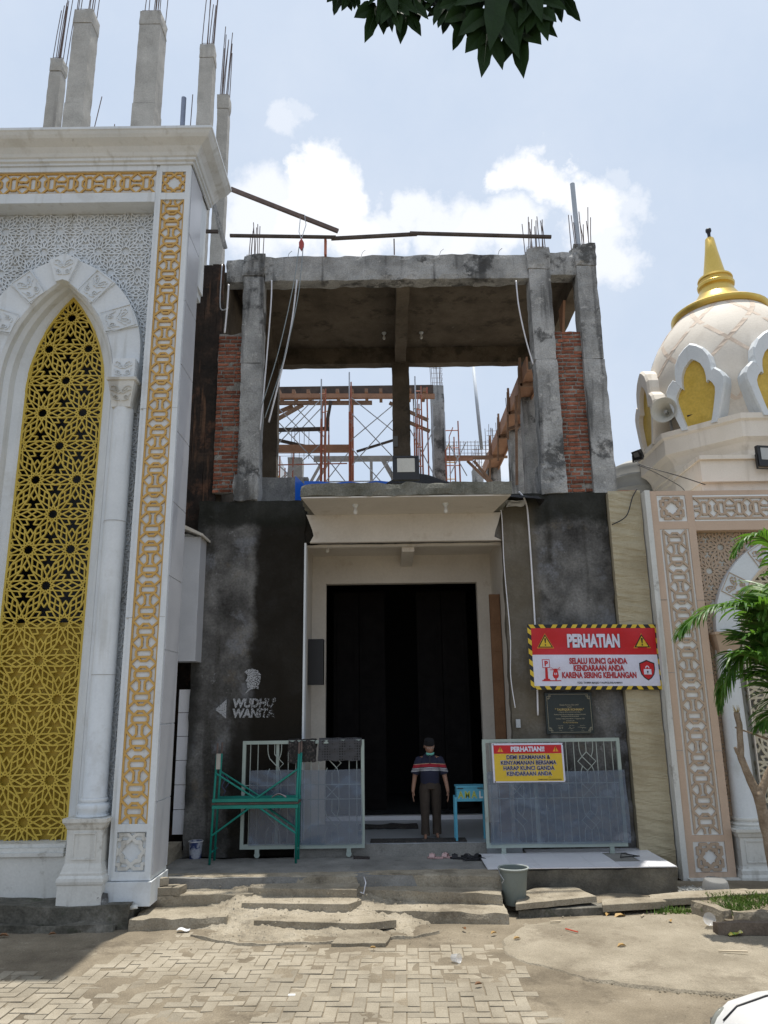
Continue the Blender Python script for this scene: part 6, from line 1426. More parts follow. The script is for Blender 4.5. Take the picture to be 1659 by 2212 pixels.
for i in range(-90, 60):
    for j in range(-60, 40):
        k = (i + j) % 4
        if k == 0: cx, cy, r_ = i + 1, j + .5, 0      # stretcher covers i..i+2
        elif k == 2: cx, cy, r_ = i + .5, j + 1, 90     # header covers j..j+2
        else: continue
        if k == 2: cx, cy = i + .5, j + 0.0
        x, y = cx * s_, cy * s_
        if k == 2: y += s_
        X_, Y_ = -1 + x * ca - y * sa, 9.2 + x * sa + y * ca
        if 6.9 < Y_ < 11.2 and -5.6 < X_ < 2.2 and paved(X_, Y_): lst.append((Y_, X_, r_))
lst.sort()
stuff = []
for idx, (Y_, X_, r_) in enumerate(lst):
    zz = gz(X_, Y_) + .016 + random.uniform(-.004, .004); rot = (random.uniform(-.012, .012), random.uniform(-.012, .012), rad(r_) + ang + random.uniform(-.012, .012))
    vis = abs(X_) < Y_ * .46 + .3
    if vis and len([1 for _ in RD.children]) < 300 and Y_ > 7.4: inst(_S('paver', random.choice(pv)), RD, (X_, Y_, zz), rot, 'paver')
    else: stuff.append((X_, Y_, zz, rot))
from mathutils import Euler
b = MB()
for X_, Y_, zz, rot in stuff:
    m_ = Euler(rot).to_matrix(); me = random.choice(pv); b.mesh([tuple(m_ @ v.co + Vector((X_, Y_, zz))) for v in me.vertices], [tuple(p.vertices) for p in me.polygons])
b.build('paver_remainder', MT['paver'], RD, kind='stuff')
# sand lying between and over the block edges
def sandf(u, v):
    x = -5.6 + 7.6 * u; y = 6.8 + 4.3 * v
    return (x, y, gz(x, y) + .0125 + .009 * noise.noise(Vector((x * .9, y * .9, 4))) + .008 * noise.noise(Vector((x * 4, y * 4, 9))))
b = MB(); b.grid(90, 60, sandf); b.build('joint_sand', MT['ground'], RD, smooth=True, kind='stuff')
# concrete apron with a broken edge
edge = [(1.30, 9.75), (1.5, 9.45), (1.74, 9.25), (2.02, 8.92), (2.3, 8.78), (2.62, 8.65), (3.0, 8.52), (3.31, 8.44), (3.8, 8.2), (6.8, 7.4), (6.8, 11.6), (4.2, 11.35), (2.9, 11.35), (1.75, 11.0), (1.35, 10.3)]
b = MB(); rim = []
for i in range(len(edge)):
    p, q = edge[i], edge[(i + 1) % len(edge)]; m_ = max(1, int(math.dist(p, q) / .06))
    for k in range(m_):
        x = p[0] + (q[0] - p[0]) * k / m_; y = p[1] + (q[1] - p[1]) * k / m_; f_ = .045 if x > 1.6 and y < 9.3 else .06
        v = noise.noise_vector(Vector((x * 7, y * 7, 0))); rim.append((x + v.x * f_, y + v.y * f_))
cx, cy = 3.4, 10.0; m_ = len(rim); vs = []; rings = (1.0, .985, .93, .8, .6, .4, .2)
def az(x, y, k): return gz(x, y) + (-.01 if k == 0 else .032 + .008 * noise.noise(Vector((x * 1.5, y * 1.5, 6))) + .004 * noise.noise(Vector((x * 9, y * 9, 2))))
for k, t in enumerate((1.006,) + rings[1:]):
    for x, y in rim: X_, Y_ = cx + (x - cx) * t, cy + (y - cy) * t; vs.append((X_, Y_, az(X_, Y_, k)))
vs.append((cx, cy, az(cx, cy, 3))); nr = len(rings)
fs = [(k * m_ + i, k * m_ + (i + 1) % m_, (k + 1) * m_ + (i + 1) % m_, (k + 1) * m_ + i) for k in range(nr - 1) for i in range(m_)] + [((nr - 1) * m_ + i, (nr - 1) * m_ + (i + 1) % m_, nr * m_) for i in range(m_)]
b.mesh(vs, fs); b.build('concrete_apron', MT['apron'], kind='structure', smooth=True, flat_auto=40)
# small stones and crumbs
b = MB(); rnd = random.Random(5)
def crumb(x, y, z, r):
    vs = [(x + r * rnd.uniform(.6, 1) * a, y + r * rnd.uniform(.6, 1) * c, z + r * rnd.uniform(.4, .9) * e) for a, c, e in ((1, 0, 0), (0, 1, 0), (-1, 0, 0), (0, -1, 0), (0, 0, 1), (0, 0, -1))]
    b.mesh(vs, [(0, 1, 4), (1, 2, 4), (2, 3, 4), (3, 0, 4), (1, 0, 5), (2, 1, 5), (3, 2, 5), (0, 3, 5)])
for i in range(150):
    t = rnd.random(); x = 1.75 + 1.6 * t + rnd.gauss(0, .04); y = 9.24 - .82 * t ** .75 + rnd.gauss(0, .045); crumb(x, y, gz(x, y) + .008, rnd.uniform(.006, .022))
for i in range(700):
    x = rnd.uniform(-4.5, 4.5); y = rnd.uniform(7.8, 11.2) if rnd.random() < .5 else rnd.uniform(10, 11.3); crumb(x, y, gz(x, y) + (.03 if x > 1.8 and y > 9.3 else .012), rnd.uniform(.003, .011))
for i in range(260):
    x = rnd.uniform(-2.4, .6); y = rnd.uniform(10.1, 11.9); crumb(x, y, .02 + max(0, (y - 10.2)) * .21, rnd.uniform(.004, .016))
for i in range(90):
    x = rnd.uniform(1.7, 4.4); y = rnd.uniform(11.4, 12.2); crumb(x, y, gz(x, y) + .01, rnd.uniform(.008, .03))
b.build('gravel_crumbs', MT['apron'], kind='stuff')
# kerb slabs on the right
slab([(1.72, 11.36), (2.88, 11.62), (2.72, 12.15), (2.12, 12.18), (1.82, 11.85)], .20, .075, 'kerb_slab', 'step', None, (.02, .02), .02); tag(D.objects['kerb_slab'], 'large tilted concrete slab beside the grey green bucket', 'slab')
o = slab([(1.75, 11.42), (3.12, 11.55), (3.1, 11.8), (1.9, 11.9)], .085, .09, 'under_slab', 'mossy', None); tag(o, 'dark slab edge lying under the large tilted slab', 'slab')
o = slab([(2.92, 11.46), (3.86, 11.62), (3.82, 11.86), (3.0, 11.80)], .13, .085, 'kerb_slab', 'step', None, (0, 0), .015); tag(o, 'narrow kerb slab lying level before the tiled platform', 'slab')
o = slab([(3.70, 11.72), (4.55, 11.84), (5.3, 11.98), (5.25, 12.25), (4.3, 12.15), (3.72, 11.98)], .135, .085, 'kerb_slab', 'step', None, (0, .02), .015); tag(o, 'long kerb slab running right behind the grass', 'slab')
o = slab([(4.9, 11.95), (6.3, 12.1), (6.3, 12.3), (4.9, 12.2)], .13, .07, 'kerb_slab', 'step', None); tag(o, 'farthest kerb slab at the frame edge behind the grass', 'slab')
b = MB(); b.rbox(1.62, 3.9, 11.75, 12.3, -.05, .10, .2, .03); b.rbox(3.0, 6.5, 11.95, 13.3, -.05, .05, .25, .02); b.build('rubble_bed', MT['ground'], kind='structure')
# planter kerb, grass, log
PK = empty('planter_kerb', (4.9, 10.9, 0), 'broken concrete planter kerb round the grass patch', 'kerb')
def kerbseg(p, q, w_, h_):
    b = MB(); L = math.dist(p, q); b.rbox(0, L, -w_ / 2, w_ / 2, -.05, h_, .09, .015, 2, 6); a = math.atan2(q[1] - p[1], q[0] - p[0]); b.v = [(p[0] + x * math.cos(a) - y * math.sin(a), p[1] + x * math.sin(a) + y * math.cos(a), z) for x, y, z in b.v]; b.build('kerb_piece', MT['step'], PK)
kerbseg((4.16, 11.42), (4.36, 10.84), .14, .20); kerbseg((4.40, 10.80), (5.05, 10.68), .13, .21); kerbseg((5.06, 10.68), (6.4, 10.66), .13, .21)
b = MB(); L = 1.7; b.rbox(0, L, -.07, .07, .03, .17, .1, .014, 1.5, 6); b.v = [(4.02 + x * .985 - y * .17, 10.44 - x * .12 + y, z + x * .02) for x, y, z in b.v]; tag(b.build('timber_log', M('grey_old_timber', [(.3, (.10, .075, .055)), (.7, (.19, .15, .115))], scale=5, rough=.9, bump=.5, bscale=25, grain=.2)), 'weathered squared timber lying before the planter kerb', 'timber')
b = MB(); b.grid(20, 10, lambda u, v: (4.3 + 2.4 * u, 10.75 + 1.3 * v, .10 + .03 * noise.noise(Vector((u * 9, v * 6, 1))))); b.build('planter_soil', MT['ground'], kind='structure')
b = MB(); rnd = random.Random(9)
for i in range(5200):
    x = rnd.uniform(4.15, 6.4); y = rnd.uniform(10.85, 12.0)
    if noise.noise(Vector((x * 2.2, y * 2.2, 3))) < -.18 + max(0, 4.45 - x) * .9: continue
    h = rnd.uniform(.03, .10); a = rnd.uniform(0, 6.28); w_ = rnd.uniform(.004, .009); lx, ly = rnd.gauss(0, .035), rnd.gauss(0, .035)
    dx, dy = w_ * math.cos(a), w_ * math.sin(a); z = .095
    b.face([(x - dx, y - dy, z), (x + dx, y + dy, z), (x + dx * .6 + lx * .5, y + dy * .6 + ly * .5, z + h * .65), (x + lx, y + ly, z + h)])
for i in range(160):
    x = rnd.gauss(3.95, .14); y = rnd.gauss(11.56, .05)
    h = rnd.uniform(.03, .10); a = rnd.uniform(0, 6.28); w_ = .009; b.face([(x - w_, y, .0), (x + w_, y, .0), (x + rnd.gauss(0, .03), y + rnd.gauss(0, .03), h)])
grass_m = M('lawn_grass', [(.3, (.05, .105, .015)), (.5, (.10, .18, .025)), (.7, (.19, .22, .05))], scale=5, rough=.6, bump=0, grain=.2, bscale=10); grass_m.node_tree.nodes['Principled BSDF'].inputs['Subsurface Weight'].default_value = 0
b.build('grass', grass_m, kind='stuff')
b = MB()
for i in range(420):
    x = rnd.gauss(4.55, .16); y = rnd.gauss(12.42, .10); z = .06 + abs(rnd.gauss(0, .025)); a = rnd.uniform(0, 6.28); l = rnd.uniform(.03, .09); c, s = math.cos(a) * l, math.sin(a) * l
    b.face([(x, y, z), (x + .006, y + .004, z + .004), (x + c, y + s, z + rnd.uniform(-.02, .03)), (x + c - .005, y + s, z + rnd.uniform(-.02, .03))])
b.build('plastic_shreds', flat('white_shreds', (.55, .55, .52)), kind='stuff')
b = MB(); b.lathe([(.235, 0), (.225, .012), (.20, .02), (.17, .15), (.155, .165), (0, .17)], (0, 0, 0), 28); o = b.build('upturned_basin', flat('grey_basin', (.20, .20, .195), rough=.6), smooth=True, flat_auto=40, origin=(0, 0, 0)); o.location = (4.86, 12.42, .075); o.rotation_euler = (.12, .05, 0); tag(o, 'grey plastic basin lying upside down at the foot of the peach portal', 'basin')
# litter
def leaf_litter(x, y, l, rz, mat, label):
    b = MB(); pts = [(-l / 2, 0), (-l * .2, l * .22), (l * .2, l * .2), (l / 2, 0), (l * .2, -l * .2), (-l * .2, -l * .22)]
    b.mesh([(p, q, .02 * math.cos(p * 30) + abs(q) * .4) for p, q in pts] + [(0, 0, .004)], [(i, (i + 1) % 6, 6) for i in range(6)]); o = b.build('fallen_leaf', mat, origin=(0, 0, 0)); o.location = (x, y, gz(x, y) + .04); o.rotation_euler = (0, 0, rz); tag(o, label, 'leaf', 'dry leaves scattered on the ground')
lm = flat('dry_leaf', (.42, .27, .10)); lm2 = flat('brown_leaf', (.22, .11, .05))
for x, y, l, rz, m_, lb in ((3.1, 11.30, .20, .3, lm, 'largest dry yellow leaf before the narrow kerb slab'), (2.95, 11.36, .12, 1, lm, 'dry leaf tucked against the narrow kerb slab'), (1.30, 10.55, .10, .6, lm, 'dry leaf in front of the lowest right step'), (.95, 10.75, .09, 2, lm2, 'dark brown leaf at the foot of the lowest right step'), (2.72, 9.95, .12, .2, lm, 'dry leaf alone in the middle of the concrete apron'), (1.55, 10.3, .10, .2, lm, 'dry leaf by the inner corner of the concrete apron'), (3.65, 10.95, .10, 1.4, lm, 'dry leaf on the apron left of the planter kerb'), (4.7, 10.05, .12, .5, lm, 'dry leaf in front of the squared timber'), (-4.9, 10.7, .14, .2, lm2, 'brown leaf in the portal shadow at the frame edge'), (-4.3, 10.75, .10, .4, lm2, 'brown leaf in the portal shadow farther from the edge'), (.9, 8.75, .09, .3, lm2, 'brown leaf on the paving blocks right of centre'), (-.2, 10.0, .08, 0, lm, 'small dry leaf by the pale broken slab')):
    leaf_litter(x, y, l, rz, m_, lb)
b = MB(); b.lathe([(.0, 0), (.035, 0), (.048, .095), (.051, .098)], (0, 0, 0), 16); clr = D.materials.new('clear_plastic'); clr.use_nodes = True
t_ = clr.node_tree; p_ = t_.nodes['Principled BSDF']; p_.inputs['Base Color'].default_value = (.8, .82, .84, 1); p_.inputs['Roughness'].default_value = .15; tr_ = t_.nodes.new('ShaderNodeBsdfTransparent'); ms_ = t_.nodes.new('ShaderNodeMixShader'); ms_.inputs[0].default_value = .45; t_.links.new(tr_.outputs[0], ms_.inputs[1]); t_.links.new(p_.outputs[0], ms_.inputs[2]); t_.links.new(ms_.outputs[0], t_.nodes['Material Output'].inputs[0])
o = b.build('plastic_cup', clr, smooth=True, origin=(0, 0, 0)); o.location = (.70, 9.55, .06); o.rotation_euler = (1.45, .2, .8); tag(o, 'crushed clear plastic cup lying on the paving', 'cup')
o2 = o.copy(); COL.objects.link(o2); o2.location = (4.10, 10.75, .10); o2.rotation_euler = (1.2, .4, -.6); o2.scale = (1.5, 1.5, 1.6); tag(o2, 'clear plastic cup wedged between planter kerb and timber', 'cup')
b = MB(); b.grid(8, 6, lambda u, v: (4.13 + .17 * u, 10.28 + .10 * v, .05 + .03 * math.sin(u * 9) * math.sin(v * 5) + .03 * u)); tag(b.build('snack_wrapper', M('wrapper_print', [(.4, (.55, .55, .35)), (.5, (.55, .45, .05)), (.6, (.1, .35, .1))], scale=14, rough=.3, bump=0), smooth=True), 'crumpled yellow green snack wrapper on the apron', 'wrapper')
b = MB(); b.tube([(2.22, 10.65, .055), (2.34, 10.5, .055)], .008, 6); tag(b.build('drinking_straw', flat('red_straw', (.5, .08, .04))), 'red stick lying on the concrete apron', 'stick')
for p, q, l in (((2.1, 11.0, .05), (2.24, 11.02, .05), 'short pale stick on the apron near the tilted slab'), ((3.75, 9.7, .05), (4.05, 9.62, .06), 'long pale stick on the apron near the car'), ((3.35, 11.2, .05), (3.42, 11.3, .05), 'pale splinter on the apron before the kerb slabs')):
    b = MB(); b.tube([p, q], .010, 5); tag(b.build('stick', flat('pale_stick', (.5, .42, .3))), l, 'stick')
b = MB(); b.grid(6, 4, lambda u, v: (-2.75 + .16 * u, 10.88 + .07 * v, .035 + .012 * math.sin(u * 6) + .01 * math.sin(v * 8))); tag(b.build('paper_scrap', flat('paper_scrap', (.62, .62, .62))), 'crumpled white paper at the left foot of the mortar', 'paper')
b = MB(); b.box(-1.02, -.95, 8.55, 8.60, .02, .028); tag(b.build('paper_chip', flat('paper_chip', (.7, .7, .68))), 'small white chip on the paving blocks', 'paper')
b = MB(); b.tube([(-.36, 11.95, .43), (-.33, 11.82, .38), (-.36, 11.70, .26), (-.40, 11.66, .29)], .008, 6); tag(b.build('white_cord', MT['tile_white'], smooth=True), 'short white cord hanging over the middle step', 'cord')

# ------------------------------------------------------------------ pruned tree on the right
bark = M('tree_bark', [(.3, (.17, .125, .085)), (.55, (.27, .21, .15)), (.75, (.36, .30, .23))], scale=7, rough=.95, bump=.8, bscale=30, grain=.15)
TT = empty('pruned_tree', (5.14, 11.0, 0), 'bare pruned tree with cut branch stubs before the peach portal', 'tree')
def wobble(pts, r, n=5, a=.02):
    out = []; rs = []
    for i in range(len(pts) - 1):
        for k in range(n):
            t = k / n; p = Vector(pts[i]).lerp(Vector(pts[i + 1]), t); out.append(p + noise.noise_vector(p * 5) * a); rs.append((r[i] + (r[i + 1] - r[i]) * t) * (1 + .12 * noise.noise(p * 9)))
    out.append(Vector(pts[-1])); rs.append(r[-1]); return out, rs
b = MB(); p, r = wobble([(5.14, 11, -.05), (5.10, 11, .7), (5.06, 11, 1.3), (5.02, 11, 1.62)], [.085, .075, .07, .075]); b.tube(p, r, 10); b.build('trunk', bark, TT, smooth=True)
b = MB(); p, r = wobble([(5.02, 11, 1.55), (4.90, 11, 1.90), (4.86, 11, 2.08), (4.88, 11, 2.5), (4.87, 11, 2.66)], [.065, .05, .045, .04, .042]); b.tube(p, r, 9); b.build('limb', bark, TT, smooth=True)
b = MB(); p, r = wobble([(5.04, 11, 1.58), (5.2, 11, 1.85), (5.45, 11, 2.2)], [.06, .05, .045]); b.tube(p, r, 9); b.build('limb', bark, TT, smooth=True)
b = MB(); p, r = wobble([(4.86, 11, 2.06), (4.80, 10.98, 2.14), (4.77, 10.97, 2.20)], [.03, .025, .02]); b.tube(p, r, 7); b.build('branch_stub', bark, TT, smooth=True)
b = MB(); p, r = wobble([(4.82, 11, 2.46), (4.98, 11, 2.40), (5.2, 11, 2.32), (5.6, 11, 2.2)], [.012, .012, .014, .014], 5, .008); b.tube(p, r, 6); b.build('twig', bark, TT, smooth=True)
b = MB()
for i in range(14): a = i * .45; b.tube([(4.87, 11, 2.62), (4.87 + .05 * math.cos(a), 11 + .05 * math.sin(a), 2.70 + .03 * (i % 3))], [.008, .002], 4)
b.build('splintered_end', flat('fresh_wood', (.42, .34, .18)), TT)

# ------------------------------------------------------------------ palm
palm_m = M('palm_leaf', [(.32, (.022, .075, .012)), (.47, (.055, .15, .022)), (.6, (.11, .215, .04)), (.7, (.20, .225, .06))], scale=4.5, rough=.42, bump=0, grain=.15, bscale=6, spec=.5)
pt_ = palm_m.node_tree; pbs = pt_.nodes['Principled BSDF']; pbs.inputs['Transmission Weight'].default_value = 0
trl = pt_.nodes.new('ShaderNodeBsdfTranslucent'); trl.inputs[0].default_value = (.16, .34, .03, 1); msx = pt_.nodes.new('ShaderNodeMixShader'); msx.inputs[0].default_value = .35; pt_.links.new(pbs.outputs[0], msx.inputs[1]); pt_.links.new(trl.outputs[0], msx.inputs[2]); pt_.links.new(msx.outputs[0], pt_.nodes['Material Output'].inputs[0])
stem_m = flat('palm_stem', (.10, .13, .03))
PT = empty('palm_tree', (5.95, 11.2, 0), 'green feather palm leaning into the frame before the peach portal', 'palm')
b = MB(); p, r = wobble([(5.95, 11.2, -.05), (5.92, 11.2, 1.6), (5.86, 11.15, 3.0), (5.82, 11.1, 3.7)], [.12, .10, .085, .07], 8, .01); b.tube(p, r, 12); b.build('trunk', M('palm_bark', [(.3, (.05, .045, .04)), (.7, (.13, .115, .095))], scale=9, rough=.95, bump=.6, grain=.2), PT, smooth=True)
def frond(pts, ll, droop, seed, side=(1, -1), dens=46, wid=.022, hang=0):
    rnd = random.Random(seed); P = [Vector(p) for p in pts]; C = []
    for i in range(len(P) - 1):
        p0 = P[max(0, i - 1)]; p1 = P[i]; p2 = P[i + 1]; p3 = P[min(len(P) - 1, i + 2)]
        for k in range(12):
            t = k / 12; C.append(.5 * ((2 * p1) + (p2 - p0) * t + (2 * p0 - 5 * p1 + 4 * p2 - p3) * t * t + (3 * p1 - p0 - 3 * p2 + p3) * t ** 3))
    C.append(P[-1]); b = MB(); b.tube(C, [.018 * (1 - .85 * i / len(C)) for i in range(len(C))], 6); st = b.build('frond_stem', stem_m, PT, smooth=True)
    b = MB()
    for k in range(dens):
        t = .10 + .90 * k / dens; i = min(len(C) - 2, int(t * (len(C) - 1))); p = C[i].lerp(C[i + 1], t * (len(C) - 1) - i); d = (C[i + 1] - C[i]).normalized()
        for s in side:
            sd = d.cross(Vector((0, 0, 1)));  sd = sd.normalized() if sd.length > .05 else Vector((0, 1, 0))
            up = sd.cross(d).normalized()
            L = ll * math.sin(math.pi * (.18 + .80 * t)) ** .6 * rnd.uniform(.82, 1.1)
            dirn = (sd * s * .72 + d * (.62 + .5 * t) + up * (.20 + rnd.uniform(-.12, .12))).normalized(); w_ = wid * rnd.uniform(.8, 1.15)
            q = p.copy(); pr = None; dv = dirn.copy(); ns = 6; bend = rnd.uniform(.6, 1.4) * droop; kink = rnd.random() < hang
            for m in range(ns + 1):
                f = m / ns; wv = dv.cross(up); wv = (wv.normalized() if wv.length > .05 else sd) * w_ * (math.sin(math.pi * (.12 + .86 * f)) ** .8 if m < ns else .05)
                fold = up * w_ * .35
                row = (q - wv + fold * .6, q - fold * .2, q + wv + fold * .6)
                if pr: b.face([pr[0], pr[1], row[1], row[0]]); b.face([pr[1], pr[2], row[2], row[1]])
                pr = row; q = q + dv * L / ns; dv = (dv + Vector((0, 0, -1)) * (bend * .13 * (1 + f) + (.8 if kink and m == 2 else 0))).normalized()
    b.build('leaflets', palm_m, st)
frond([(5.80, 11.1, 3.55), (5.25, 10.95, 4.05), (4.75, 10.85, 4.12), (4.35, 10.8, 3.95), (4.12, 10.78, 3.75)], .52, 1.5, 1, dens=52)
frond([(5.80, 11.1, 3.4), (5.35, 10.9, 3.55), (4.95, 10.8, 3.42), (4.66, 10.75, 3.10), (4.55, 10.75, 2.75)], .50, 2.2, 2, hang=.5, dens=48)
frond([(5.84, 11.1, 3.75), (5.75, 11.0, 4.75), (5.55, 10.95, 5.12), (5.28, 10.95, 5.10), (5.08, 10.95, 4.88)], .40, 1.6, 3, dens=44)
frond([(5.80, 11.1, 3.2), (5.45, 10.85, 3.35), (5.2, 10.75, 3.6), (5.0, 10.7, 3.65)], .62, .9, 6, dens=40, wid=.028)
frond([(5.80, 11.05, 2.9), (5.5, 10.85, 2.85), (5.25, 10.8, 3.1), (5.0, 10.78, 3.15)], .55, 1.0, 7, dens=36, wid=.026)
frond([(5.80, 11.1, 3.3), (5.5, 10.8, 3.6), (5.3, 10.65, 3.95), (5.15, 10.6, 4.05)], .60, .8, 21, dens=40, wid=.026)
frond([(5.80, 11.1, 3.0), (5.45, 10.7, 3.05), (5.15, 10.6, 3.3), (4.85, 10.6, 3.42), (4.7, 10.6, 3.35)], .55, 1.2, 22, dens=44, wid=.024)
frond([(5.80, 11.1, 2.8), (5.5, 10.75, 2.6), (5.25, 10.65, 2.65), (5.0, 10.6, 2.5)], .48, 1.6, 24, dens=38, wid=.024)
frond([(5.82, 11.1, 3.5), (5.6, 10.8, 3.95), (5.42, 10.7, 4.12), (5.2, 10.65, 4.0)], .58, 1.1, 31, dens=44, wid=.026)
frond([(5.80, 11.1, 3.1), (5.55, 10.7, 3.5), (5.38, 10.6, 3.72), (5.2, 10.55, 3.7)], .58, 1.0, 32, dens=44, wid=.026)
frond([(5.86, 11.1, 3.6), (6.4, 11.0, 4.3), (6.9, 10.9, 4.3), (7.3, 10.9, 3.9)], .55, 1.3, 8)
frond([(5.86, 11.1, 3.6), (6.0, 11.8, 4.4), (6.1, 12.3, 4.6), (6.2, 12.7, 4.3)], .55, 1.3, 10)
frond([(5.8, 11.0, 2.7), (5.62, 10.95, 2.4), (5.5, 10.95, 2.15), (5.4, 10.95, 1.7)], .4, 1.4, 12, dens=26)

# ------------------------------------------------------------------ breadfruit branch overhead
leaf_m = M('broad_leaf', [(.3, (.008, .022, .004)), (.7, (.016, .040, .007))], scale=4, spec=.12, rough=.6, bump=.1, grain=.12)
BR = empty('overhanging_branch', (.45, 4.6, 8.4), 'dark lobed leaves of a branch hanging in at the top', 'branch')
b = MB(); b.tube([(.1, 4.55, 8.15), (.45, 4.6, 8.25), (1.2, 4.7, 8.6), (3, 4.5, 9.2), (6.5, 3.5, 9.0)], [.012, .018, .03, .06, .11], 8); b.build('twig', bark, BR, smooth=True)
b = MB(); b.tube([(6.5, 3.5, 9.2), (6.7, 3.4, 5), (6.8, 3.3, -.05)], [.13, .2, .26], 12); b.build('trunk', bark, BR, smooth=True)
def lobed(base, tip, wd, seed, roll=0.0):
    """a deeply cut leaf: midrib with pairs of narrow pointed lobes, each lobe a folded lens"""
    rnd = random.Random(seed); base = Vector(base); tip = Vector(tip); d = tip - base; L = d.length; d.normalize()
    view = (base - Vector((0, 0, 2.8))).normalized(); sd = d.cross(view).normalized(); sd = Matrix.Rotation(roll, 3, d) @ sd; nrm = sd.cross(d)
    b = MB()
    def mid(t): return base + d * (L * t) + nrm * (.08 * L * math.sin(t * 2.6)) + Vector((0, 0, -.06 * L * t * t))
    def lobe(p, dv, ln, hw, n=7):
        wv = dv.cross(nrm).normalized(); prev = None
        for i in range(n + 1):
            f = i / n; w_ = hw * (math.sin(math.pi * min(1, .10 + .90 * f)) ** .75) * (1.0 if f < .55 else 1 - .35 * (f - .55)) * (1 + .10 * math.sin(i * 2.4 + seed)); c = p + dv * (ln * f) + Vector((0, 0, -.16 * ln * f * f)) 
            if i == n: w_ = 0
            row = (c - wv * w_ - nrm * w_ * .25, c, c + wv * w_ - nrm * w_ * .25)
            if prev: b.face([prev[0], prev[1], row[1], row[0]]); b.face([prev[1], prev[2], row[2], row[1]])
            prev = row
    for t, ln, ang in ((.08, .34, 52), (.26, .40, 46), (.44, .38, 40), (.60, .30, 34)):
        for s in (-1, 1):
            a = rad(ang + rnd.uniform(-7, 7)); dv = (d * math.cos(a) + sd * s * math.sin(a) + nrm * rnd.uniform(-.12, .12)).normalized()
            lobe(mid(t + rnd.uniform(-.02, .02)), dv, L * ln * rnd.uniform(.85, 1.1), L * .068)
    lobe(mid(.62), d, L * .40, L * .062); lobe(mid(0), d, L * .80, L * .10)
    b.tube([mid(-.15), mid(0), mid(.5), mid(.97)], [.006, .006, .004, .001], 5)
    b.build('leaf', leaf_m, BR)

for i, (q0, q1, w_) in enumerate([((-0.083, 4.6, 8.294), (-0.235, 4.48, 7.795), 0.09), ((0.163, 4.55, 8.275), (-0.051, 4.43, 7.498), 0.11), ((0.237, 4.65, 8.349), (0.167, 4.53, 7.6), 0.1), ((0.056, 4.5, 8.129), (0.153, 4.38, 7.514), 0.09), ((0.481, 4.6, 8.285), (0.569, 4.48, 7.602), 0.08), ((0.326, 4.7, 8.271), (0.291, 4.58, 7.757), 0.06), ((0.851, 4.5, 8.203), (0.568, 4.38, 7.386), 0.13), ((0.908, 4.45, 8.098), (0.746, 4.33, 7.135), 0.14), ((1.011, 4.6, 8.32), (1.019, 4.48, 7.281), 0.13), ((1.09, 4.5, 8.155), (1.191, 4.38, 7.444), 0.13), ((1.152, 4.6, 8.318), (1.428, 4.48, 7.671), 0.13), ((-0.193, 4.7, 8.507), (-0.31, 4.58, 7.895), 0.08), ((0.716, 4.75, 8.506), (0.502, 4.63, 7.786), 0.09)]): lobed(q0, q1, w_, i + 1, random.uniform(-.35, .35))

# ------------------------------------------------------------------ the man in the doorway
MAN = empty('person', (.735, 14.02, .62), 'man in striped navy polo shirt, brown trousers and black cap walking out barefoot', 'person')
skin_m = M('brown_skin', [(.35, (.24, .13, .088)), (.65, (.275, .15, .10))], scale=6, rough=.55, bump=.03, grain=.04)
O_ = Vector((.735, 14.02, .62))
# continuous body grown from a jointed skeleton
V = []; E_ = []; Rr = []
def jt(p, r, par=None):
    V.append(tuple(p)); Rr.append(r if isinstance(r, tuple) else (r, r)); i = len(V) - 1
    if par is not None: E_.append((par, i))
    return i
pel = jt((0, 0, .86), (.125, .095)); wa = jt((0, -.005, 1.00), (.12, .09), pel); ch = jt((0, .01, 1.18), (.14, .10), wa); sh = jt((0, .01, 1.30), (.10, .075), ch); nk = jt((0, -.015, 1.375), (.052, .055), sh); hb = jt((0, -.035, 1.42), (.05, .055), nk)
for s in (-1, 1):
    a = jt((s * .155, .01, 1.285), (.058, .058), sh); sw = -.05 if s > 0 else .03
    e = jt((s * .225, .015 + sw * .3, 1.03), (.042, .042), a); wr = jt((s * .262, -.045 + sw, .80), (.026, .03), e)
    pm = jt((s * .268, -.06 + sw, .735), (.022, .036), wr); pe = jt((s * .27, -.07 + sw, .695), (.016, .034), pm)
    for k, (dy, L) in enumerate(((-.030, .07), (-.010, .08), (.010, .074), (.028, .058))):
        f1 = jt((s * .268, -.070 + dy + sw, .665), (.0085, .0085), pe); f2 = jt((s * .262, -.074 + dy + sw, .665 - L * .55), (.008, .008), f1); f3 = jt((s * .252, -.074 + dy + sw, .665 - L), (.0065, .0065), f2)
    t1 = jt((s * .258, -.10 + sw, .75), (.011, .011), pm); t2 = jt((s * .252, -.122 + sw, .715), (.010, .010), t1); t3 = jt((s * .246, -.132 + sw, .69), (.008, .008), t2)
    hp = jt((s * .085, .0, .82), (.085, .088), pel); fy = -.06 if s < 0 else .05
    kn = jt((s * .09, fy * .8 - .01, .46), (.055, .058), hp); an = jt((s * .088, fy + .02, .085), (.034, .036), kn); bl = jt((s * .095, fy - .09, .028), (.040, .024), an); to = jt((s * .10, fy - .145, .018), (.036, .015), bl)
me = D.meshes.new('body'); me.from_pydata(V, E_, []); ob = D.objects.new('body', me); COL.objects.link(ob)
md = ob.modifiers.new('skin', 'SKIN'); md.use_smooth_shade = True; md.branch_smoothing = .6
sv = me.skin_vertices[0].data
for i, r in enumerate(Rr): sv[i].radius = r; sv[i].use_root = (i == 0)
sb = ob.modifiers.new('sub', 'SUBSURF'); sb.levels = 1; sb.render_levels = 1
dg = bpy.context.evaluated_depsgraph_get(); ev = ob.evaluated_get(dg); bmh = ev.to_mesh()
